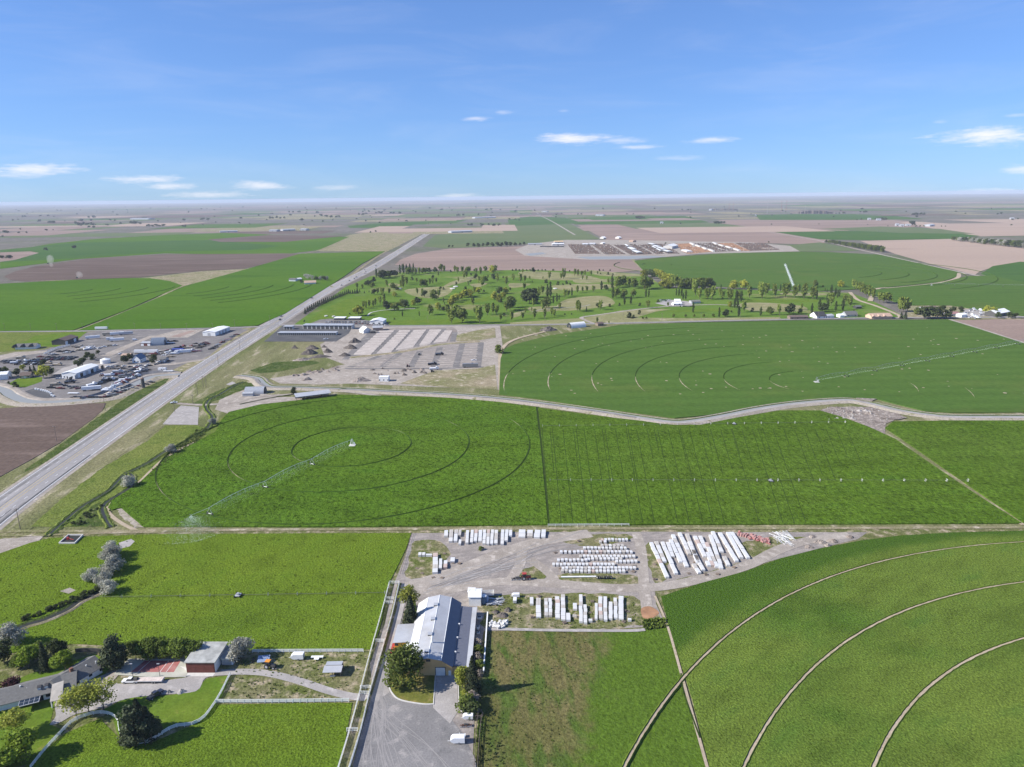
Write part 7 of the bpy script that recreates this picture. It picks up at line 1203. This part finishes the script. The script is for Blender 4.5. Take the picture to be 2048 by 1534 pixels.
for k in range(8): x,y=yb(360+k*60,766); Y('implement' if k%3 else 'truck',x,y,(2,6,0)[k%3],85,'behind the brown house trees')
YA("semi_trailer,180,285,5,22,in the upper trailer row;semi_trailer,320,280,0,22,in the upper trailer row;semi_trailer,490,275,1,22,in the upper trailer row;camper,185,370,0,20,below the upper trailer row;semi_trailer,320,395,0,18,below the upper trailer row;van,650,380,0,10,on the pale lane;flatbed,1315,435,0,0,right of the arched hangar;implement,1270,405,2,0,right of the arched hangar;implement,1390,400,2,0,right of the arched hangar;semi_trailer,775,620,0,0,behind the white blue roofed house;semi_trailer,950,620,0,0,behind the white blue roofed house;pickup,390,640,0,20,behind the white blue roofed house;car,450,645,5,0,behind the white blue roofed house;car,940,660,0,10,behind the white blue roofed house;truck,1000,650,3,5,behind the white blue roofed house;truck,1400,640,0,10,before the blue office cabin;semi_trailer,1550,620,0,15,before the blue office cabin;pickup,1275,640,0,40,before the blue office cabin;car,1190,665,0,5,before the blue office cabin;implement,1330,690,5,0,before the blue office cabin;implement,1880,455,6,15,in the rows beside the highway verge;implement,1960,430,3,15,in the rows beside the highway verge;implement,1850,525,2,12,in the rows beside the highway verge;implement,1900,500,5,12,in the rows beside the highway verge;flatbed,1790,565,5,12,in the rows beside the highway verge;flatbed,1800,590,3,12,in the rows beside the highway verge;implement,1790,450,2,40,in the rows beside the highway verge;camper,1165,945,0,0,alone on the near gravel corner;flatbed,1270,965,0,0,alone on the near gravel corner;car,910,850,0,5,on the lane before the cottage;implement,370,1025,3,10,in the middle of the near yard;implement,430,975,0,15,in the middle of the near yard;truck,330,980,1,10,in the middle of the near yard;implement,240,910,6,20,in the upper part of the near yard;implement,410,910,2,20,in the upper part of the near yard;implement,690,900,3,10,in the upper part of the near yard;implement,580,940,2,20,in the upper part of the near yard;implement,790,950,3,20,in the upper part of the near yard;implement,870,935,2,20,in the upper part of the near yard;implement,150,1130,7,10,beside the black bush like heap;implement,90,1150,2,10,beside the black bush like heap;implement,80,1040,3,20,at the end of the long shop;car,40,1010,0,20,at the end of the long shop",yc)
for k in range(26):
    t_=k/25; x,y=yc(120+t_*590+R.uniform(-12,12),1330-t_*285+R.uniform(-8,8)); Y(R.choice(('pickup','car','truck','implement','van')),x,y,R.choice((0,0,0,1,2,3,6)),35+R.uniform(-15,25),'in the row along the canal bank')
for k in range(17):
    t_=k/16; x,y=yc(300+t_*420+R.uniform(-10,10),1190-t_*170+R.uniform(-8,8)); Y(R.choice(('implement','truck','implement','car')),x,y,R.choice((2,2,3,6,0)),30+R.uniform(-15,25),'in the dark row above the canal bank')
for k in range(14): Y('implement',150+k*11.5+R.uniform(-3,3),796-k*.1-max(0,(k-6))*4.2,(2,6,3)[k%3],10,'along the curved gravel berm')
for k in range(34): Y('car',652+(k%17)*5.6+R.uniform(-1,1),644.5+(k//17)*3.2,R.choice((0,1,2,2,6,3,4)),85,'in the golf car park')
for k in range(9): Y('car',735+k*5,650.5,R.choice((0,2,6,3)),85,'before the golf clubhouse')
for k in range(9): x,y=r4(1030+k*24,708); Y('car',x,y,R.choice((2,6,2,0)),80,'below the domed roof lodge')
for k in range(9): x,y=r4(690+k*20,600+(k%2)*20); Y('car',x,y,R.choice((0,0,1,2)),10,'on the pale lot beside the lodge')
for k in range(22): x,y=r6(1400+R.uniform(0,190),430+R.uniform(0,110)); Y(R.choice(('car','truck','pickup')),x,y,R.choice((0,0,1,1,6)),R.uniform(0,90),'in the yard of the right farmstead')
YA("pickup,1575,622,0,5,on the construction ground;pickup,1560,660,2,5,on the construction ground;semi_trailer,1540,690,6,0,on the construction ground;truck,1150,665,2,10,on the construction ground;truck,1225,565,2,10,on the construction ground;tractor,1020,565,5,10,on the construction ground;tractor,900,685,3,10,on the construction ground;truck,1170,715,0,10,on the construction ground;tractor,1150,740,2,10,on the construction ground;pickup,60,405,0,10,on the storage asphalt",lambda x,y:(640+x/5.12,600+y/5.12))
Y('pickup',348,806.5,0,10,'on the access lane by the highway'); Y('semi_trailer',203,659.5,0,3,'on the dirt road past the yard')
ry=random.Random(44)
for (ax,ay,bx,by,n,ks,cs,wh) in ((205,757,335,722,13,('pickup','truck','implement','car'),(0,2,6,3),'on the near yard diagonal row'),(180,772,290,742,12,('implement','truck','pickup'),(2,6,0),'on the second near yard row'),(250,716,395,701,14,('car','pickup','truck','implement'),(0,1,2,6,5),'along the cottage lane row'),(300,705,420,689,12,('implement','flatbed','truck'),(2,3,5,0),'before the arched hangar row'),(130,706,235,690,10,('truck','implement','pickup'),(0,2,5),'on the middle yard back row'),(110,768,160,778,6,('implement','car'),(2,3,6),'beside the dark gravel pad row'),(420,700,475,668,8,('implement','flatbed'),(2,6,3),'beside the highway verge row'),(300,690,345,683,5,('truck','car'),(0,2),'below the pale graded lots row'),(10,727,85,724,9,('implement','truck'),(2,6,0),'far left of the yard row'),(210,735,300,732,8,('car','pickup'),(0,1,2,3),'on the lane edge row'),(215,790,262,769,8,('implement','car','pickup'),(2,0,6),'by the berm inner row')):
    for k in range(n):
        t_=(k+.5)/n; Y(ry.choice(ks),ax+(bx-ax)*t_+ry.uniform(-2,2),ay+(by-ay)*t_+ry.uniform(-1.4,1.4),ry.choice(cs),ry.uniform(5,80),wh)
CV={}
for (kind,where),L in YC.items():
    L.sort(key=lambda e:e[0])
    for i,(x,y,col,deg) in enumerate(L):
        nm={'implement':'farm implement','semi_trailer':'long trailer','flatbed':'flat trailer'}.get(kind,kind); lab=f"{CARNAME[col]} {nm} {where}"+(f", {ORD[i]} from left" if len(L)>1 else '')
        p=G(x,y,.5); vfar(kind,p,math.radians(deg),col,lab,'vehicles and machines of the yards',.5,1.15 if kind in('implement','truck') else 1.0)
# white markers round the dark pad
m=MB(); m.prism([(math.cos(k*1.0472)*1.1,math.sin(k*1.0472)*1.0) for k in range(6)],0,1.3); bm_=m.mesh('white_block',[M_wallw])
for i,(x,y) in enumerate(((700,1268),(750,1276),(805,1286),(845,1297),(885,1305),(920,1318),(955,1330),(990,1352),(1012,1390),(1048,1405))): p=G(*yb(x,y)); o=link('white_block',bm_,None,(p.x,p.y,.5)); tag(o,f"white block along the curved dark pad, {ORD[i]} from left",'block','white blocks round the dark pad')
# cars on the highway
for i,(x,y,c) in enumerate(((623.5,596.5,2),(683,571,2),(699,562,2),(709,558,2),(713,555,6),(730,547,3),(732,544,2),(729,540,6),(752,532,2),(640,606,0),(560,640,2),(562,633,6))):
    if (x,y)==(640,606): continue
    vfar('car' if i%4 else 'pickup',G(x,y,.6),math.radians(93 if i%2 else 273),c,f"{CARNAME[c]} vehicle driving on the distant highway, {ORD[i]} in order of distance",'cars driving on the highway',.62,1.25,'highway_car')
# dark standpipe, power poles
p=G(287,776); t=thing('standpipe','dark upright tank at the canal edge beside the highway','tank',p); m=MB(); m.tube((0,0,0),(0,0,9),1.5,1.5,14); m.build('tank_body',[M_darkst],t); m=MB(); m.tube((0,0,9),(0,0,9.5),1.55,1.2,14); m.build('cap',[M_rusty],t)
def pole(x,y,h,label,group=None,zb=.4):
    p=G(x,y); t=thing('utility_pole',label,'pole',(p.x,p.y,zb),0,group); m=MB(); m.tube((0,0,0),(0,0,h),.2,.13,7); m.build('mast',[M_wood],t); m=MB(); m.box(-1.3,1.3,-.07,.07,h-.8,h-.62); a=m.build('crossarm',[M_wood],t); m=MB()
    for xx in(-1.15,-.4,1.15): m.tube((xx,0,h-.62),(xx,0,h-.35),.07,.05,6)
    m.build('insulator',[M_lgrey],a); return t
for i,(x,y,h) in enumerate(((114,884,12),(211,822,12),(287,770,13),(350,826,9),(395,790,11),(407,775,11),(413,776,11),(41,1060,12),(386,808,8),(437,730,11),(480,700,11),(470,655,11),(540,645,10))): pole(x,y,h,f"wooden power pole beside the highway corridor, {ORD[i]} along its listing",'power poles by the highway')
PL=['beside the ploughed field','at the corner of the ploughed field','above the dark standpipe','beside the square dirt pad','left of three at the highway bend','middle of three at the highway bend','right of three at the highway bend','at the lower end by the pasture corner','small one by the access lane','on the verge above the canal','on the verge before the storage blocks','at the crossroads corner','beyond the crossroads by the green field']
for o,l in zip([o for o in bpy.data.objects if o.name.startswith('utility_pole')],PL): o['label']='wooden power pole '+l
for i in range(16):
    x=700+i*78; y=650-(x-700)*.0105; pole(x,y-2.5,10,f"slim power pole along the straight dirt road, {ORD[i]} from the left",'power poles of the dirt road')
for i in range(9): x=10+i*52; pole(x,661,10,f"slim power pole along the west dirt road, {ORD[i]} from the left",'power poles of the west dirt road')
# ---------------------------------------------------------------- irrigation
M_spray=pmat('water_spray',(.85,.9,.92),.3,var=.02)
def spray(name,fn,n,size,seed):
    rnd=random.Random(seed); m=MB()
    for _ in range(n):
        p=fn(rnd); s=size*rnd.uniform(.5,1.4); a=Vector((rnd.gauss(0,1),rnd.gauss(0,1),rnd.gauss(0,1))).normalized(); b=a.orthogonal().normalized()*s; c=a.cross(b).normalized()*s
        m.add([p+b,p-b*.5+c*.87,p-b*.5-c*.87,p+a*s],[(0,1,2),(0,3,1),(1,3,2),(2,3,0)])
    o=m.build(name,[M_spray]); o['kind']='stuff'; return o
def pivot(label,c,d,ns,span,zb,ext=12,noz=True,H=4.2,M_pivot=None):
    M_pivot=M_pivot or (bpy.data.materials['pivot_steel'] if noz else M_steel)
    d=Vector((d[0],d[1],0)).normalized(); sd=Vector((-d.y,d.x,0)); t=thing('pivot_sprinkler',label,'sprinkler',(c[0],c[1],zb))
    m=MB()
    for a,b in((1,1),(1,-1),(-1,1),(-1,-1)): m.tube((a*1.6,b*1.6,0),(a*.25,b*.25,H+.4),.1,.08,5)
    m.tube((0,0,0),(0,0,H+.6),.16,.16,8); m.build('pivot_tower',[M_pivot],t); m=MB(); m.box(.9,1.7,-.5,.5,.9,2.0); m.build('control_box',[M_wallw],t); m=MB(); m.box(-2.2,2.2,-2.2,2.2,0,.18); m.build('pad',[M_conc],t)
    for k in range(ns):
        A=d*span*k;B=d*span*(k+1); m=MB(); N=8
        def arc(u): return A.lerp(B,u)+Vector((0,0,H+1.3*math.sin(math.pi*u)))
        for q in range(N): m.tube(arc(q/N),arc((q+1)/N),.12,.12,5)
        m.build('span_pipe',[M_pivot],t); m=MB()
        for q in range(1,N):
            u=q/N; top=arc(u); low=A.lerp(B,u)+Vector((0,0,H-.6*math.sin(math.pi*u)))
            for s in(-1,1): m.tube(top,low+sd*s*.6,.05,.05,4)
            if q<N-1:
                u2=(q+1)/N; low2=A.lerp(B,u2)+Vector((0,0,H-.6*math.sin(math.pi*u2)))
                for s in(-1,1): m.tube(low+sd*s*.6,low2+sd*s*.6,.04,.04,4)
        m.build('truss_rod',[M_pivot],t); m=MB()
        if noz:
            for q in range(12): u=(q+.5)/12; p=arc(u); m.tube(p,p-Vector((0,0,1.7+1.3*math.sin(math.pi*u))),.03,.03,4)
            m.build('drop_pipe',[M_pivot],t)
        m=MB()
        for s in(-1,1): m.tube(B+sd*s*1.9+Vector((0,0,.6)),B+Vector((0,0,H)),.08,.07,5)
        m.tube(B+sd*1.9+Vector((0,0,.65)),B-sd*1.9+Vector((0,0,.65)),.09,.09,5); tw=m.build('drive_tower',[M_pivot],t)
        for s in(-1,1): m=MB(); q=B+sd*s*1.9; m.tube(q-d*.16+Vector((0,0,.6)),q+d*.16+Vector((0,0,.6)),.6,.6,12); m.build('wheel',[M_tyre],tw)
    E=d*span*ns; m=MB(); m.tube(E+Vector((0,0,H)),E+d*ext+Vector((0,0,H+.6)),.1,.08,5); m.tube(E+d*ext+Vector((0,0,H+.6)),E+d*(ext+.6)+Vector((0,0,H+1.4)),.06,.05,5); m.build('end_boom',[M_pivot],t); return t
dm_=(G(415,1035)-PC); pivot('three span pivot sprinkler spraying over the main crop circle',(PC.x,PC.y),dm_,3,41.6,.95)
PE=PC+dm_.normalized()*(41.6*3+12); du=dm_.normalized(); ds=Vector((-du.y,du.x,0))
def sp1(r):
    t_=r.random()**.7; a=r.gauss(-1.1,.36); q=24*t_; return Vector((PE.x+q*math.cos(a),PE.y+q*math.sin(a),max(1.0,5.5+q*.16-(q*q)*.016+r.gauss(0,.35*t_+.05))))
spray('water_spray',sp1,2600,.085,1)
def sp2(r):
    s=r.uniform(4,136); q=r.gauss(0,1.9); return Vector((PC.x+du.x*s+ds.x*q,PC.y+du.y*s+ds.y*q,1.0+r.random()**1.6*2.6))
spray('water_spray',sp2,3000,.05,2)
dn=G(1697,754)-G(1633,766); pivot('long pivot sprinkler running to the right edge of the wheat circle',(NC.x,NC.y),dn,9,41.5,.98,noz=False); un=dn.normalized()
def sp3(r):
    k=r.randrange(9); j=r.randrange(9); s=41.5*k+4+j*3.9; a=r.uniform(0,6.28); q=r.random()**.5*1.3; return Vector((NC.x+un.x*s+q*math.cos(a),NC.y+un.y*s+q*math.sin(a)*.8,2.2+r.random()*.8))
spray('water_spray',sp3,3600,.07,3)
a_=G(1570,531);b_=G(1588,578); pv=pivot('distant pivot sprinkler with a bright spray line in the far wheat circle',(a_.x,a_.y),b_-a_,8,(b_-a_).length/8.2,.9,noz=False); uf=(b_-a_).normalized(); Lf=(b_-a_).length
def sp4(r): s=r.uniform(0,Lf+16); return Vector((a_.x+uf.x*s+r.gauss(0,1.3),a_.y+uf.y*s+r.gauss(0,1.3),1.5+r.random()*3))
spray('water_spray',sp4,5200,.2,4)
a2=G(1862,572);b2=G(2060,576); pivot('faint pivot sprinkler on the green field at the right edge',(a2.x,a2.y),b2-a2,4,(b2-a2).length/4.1,.9,noz=False)
def wheel_line(label,p0,p1,spn,zb,mover=None,sp=True,seed=0,r=.95):
    a=G(*p0);b=G(*p1); d=(b-a); L=d.length; u=d.normalized(); t=thing('wheel_line',label,'sprinkler line',(a.x,a.y,zb),math.atan2(u.y,u.x)); m=MB(); m.tube((0,0,r),(L,0,r),.08,.08,6); m.build('pipe',[M_darkst],t)
    m=MB(); n=12
    for k in range(n): a0=6.283*k/n;a1=6.283*(k+1)/n; m.tube((0,r*math.cos(a0),r+r*math.sin(a0)),(0,r*math.cos(a1),r+r*math.sin(a1)),.05,.05,4,caps=False)
    for k in range(4): a0=k*.785; m.tube((0,-r*math.cos(a0),r-r*math.sin(a0)),(0,r*math.cos(a0),r+r*math.sin(a0)),.025,.025,4)
    wm=m.mesh('wheel',[M_steel]); k=int(L/spn)
    for i in range(k+1): link('wheel',wm,t,(L*i/k,0,0))
    if mover is not None:
        q=G(*mover); s=(q-a).dot(u); m=MB(); m.box(s-1.2,s+1.2,-1.3,1.3,.5,.75); m.box(s-.5,s+.5,-.5,.5,.75,1.5); mv=m.build('mover',[M_lgrey],t)
        for sx in(-1,1):
            for sy in(-1,1): m=MB(); m.tube((s+sx*1.2-.1,sy*1.3,.5),(s+sx*1.2+.1,sy*1.3,.5),.5,.5,10); m.build('wheel',[M_tyre],mv)
    if sp:
        N=int(L/14); rnd=random.Random(seed); act=[rnd.random()<.75 for _ in range(N)]; angs=[rnd.uniform(.2,2.2) for _ in range(N)]
        def f(r_):
            while True:
                i=r_.randrange(N)
                if act[i]: break
            s=14*i+7; q=2+r_.random()*8; an=angs[i]+r_.gauss(0,.4); p=a+u*s+Vector((math.cos(an)*q,math.sin(an)*q,0)); return Vector((p.x,p.y,zb+1.2+q*.34-q*q*.036+r_.gauss(0,.1)))
        spray('water_spray',f,N*8,.04,seed)
wheel_line('wheel line across the right field with a wheeled mover',(1100,965),(1935,966),12.2,.95,(1543,968),True,31); wheel_line('far wheel line under the canal bank in the right field',(1085,856),(1690,848),12.2,.95,(1470,853),True,32); wheel_line('wheel line crossing the lush pasture with a mover',(186,1199),(770,1190),12.2,.6,(477,1194),False,33,.75)
# dust raised behind tractors in the brown field
m_d=bpy.data.materials.new('dust_air'); m_d.use_nodes=True; nd=m_d.node_tree; nd.nodes.clear(); oo=nd.nodes.new('ShaderNodeOutputMaterial'); vv=nd.nodes.new('ShaderNodeVolumePrincipled'); vv.inputs['Density'].default_value=.03; vv.inputs['Color'].default_value=(.95,.88,.8,1); nd.links.new(vv.outputs[0],oo.inputs['Volume'])
for i,(x,y,wd,h) in enumerate(((102,528,14,26),(160,557,14,16),(104,535,8,12))):
    p=G(x,y); m=MB(); r0=px2m(p,wd)/2; n=10; V=[];rd=random.Random(i)
    for q in range(5):
        for k in range(n): ph=math.pi*(q+.5)/5; a=6.283*k/n; s=rd.uniform(.8,1.15); V.append((r0*math.sin(ph)*math.cos(a)*s,r0*math.sin(ph)*math.sin(a)*s,h*.5-h*.5*math.cos(ph)*s))
    F=[(q*n+k,q*n+(k+1)%n,(q+1)*n+(k+1)%n,(q+1)*n+k) for q in range(4) for k in range(n)]+[tuple(range(n-1,-1,-1)),tuple(range(4*n,5*n))]
    m.add(V,F); o=m.build('dust_plume',[m_d],None,True,(p.x,p.y,.8)); o['kind']='stuff'
    if i<2: vfar('tractor',(p.x-r0*.8,p.y,0),math.pi,7,f"tractor raising dust on the ploughed field, {['upper','lower'][i]} one",'tractors on the ploughed field',.8,1.3)
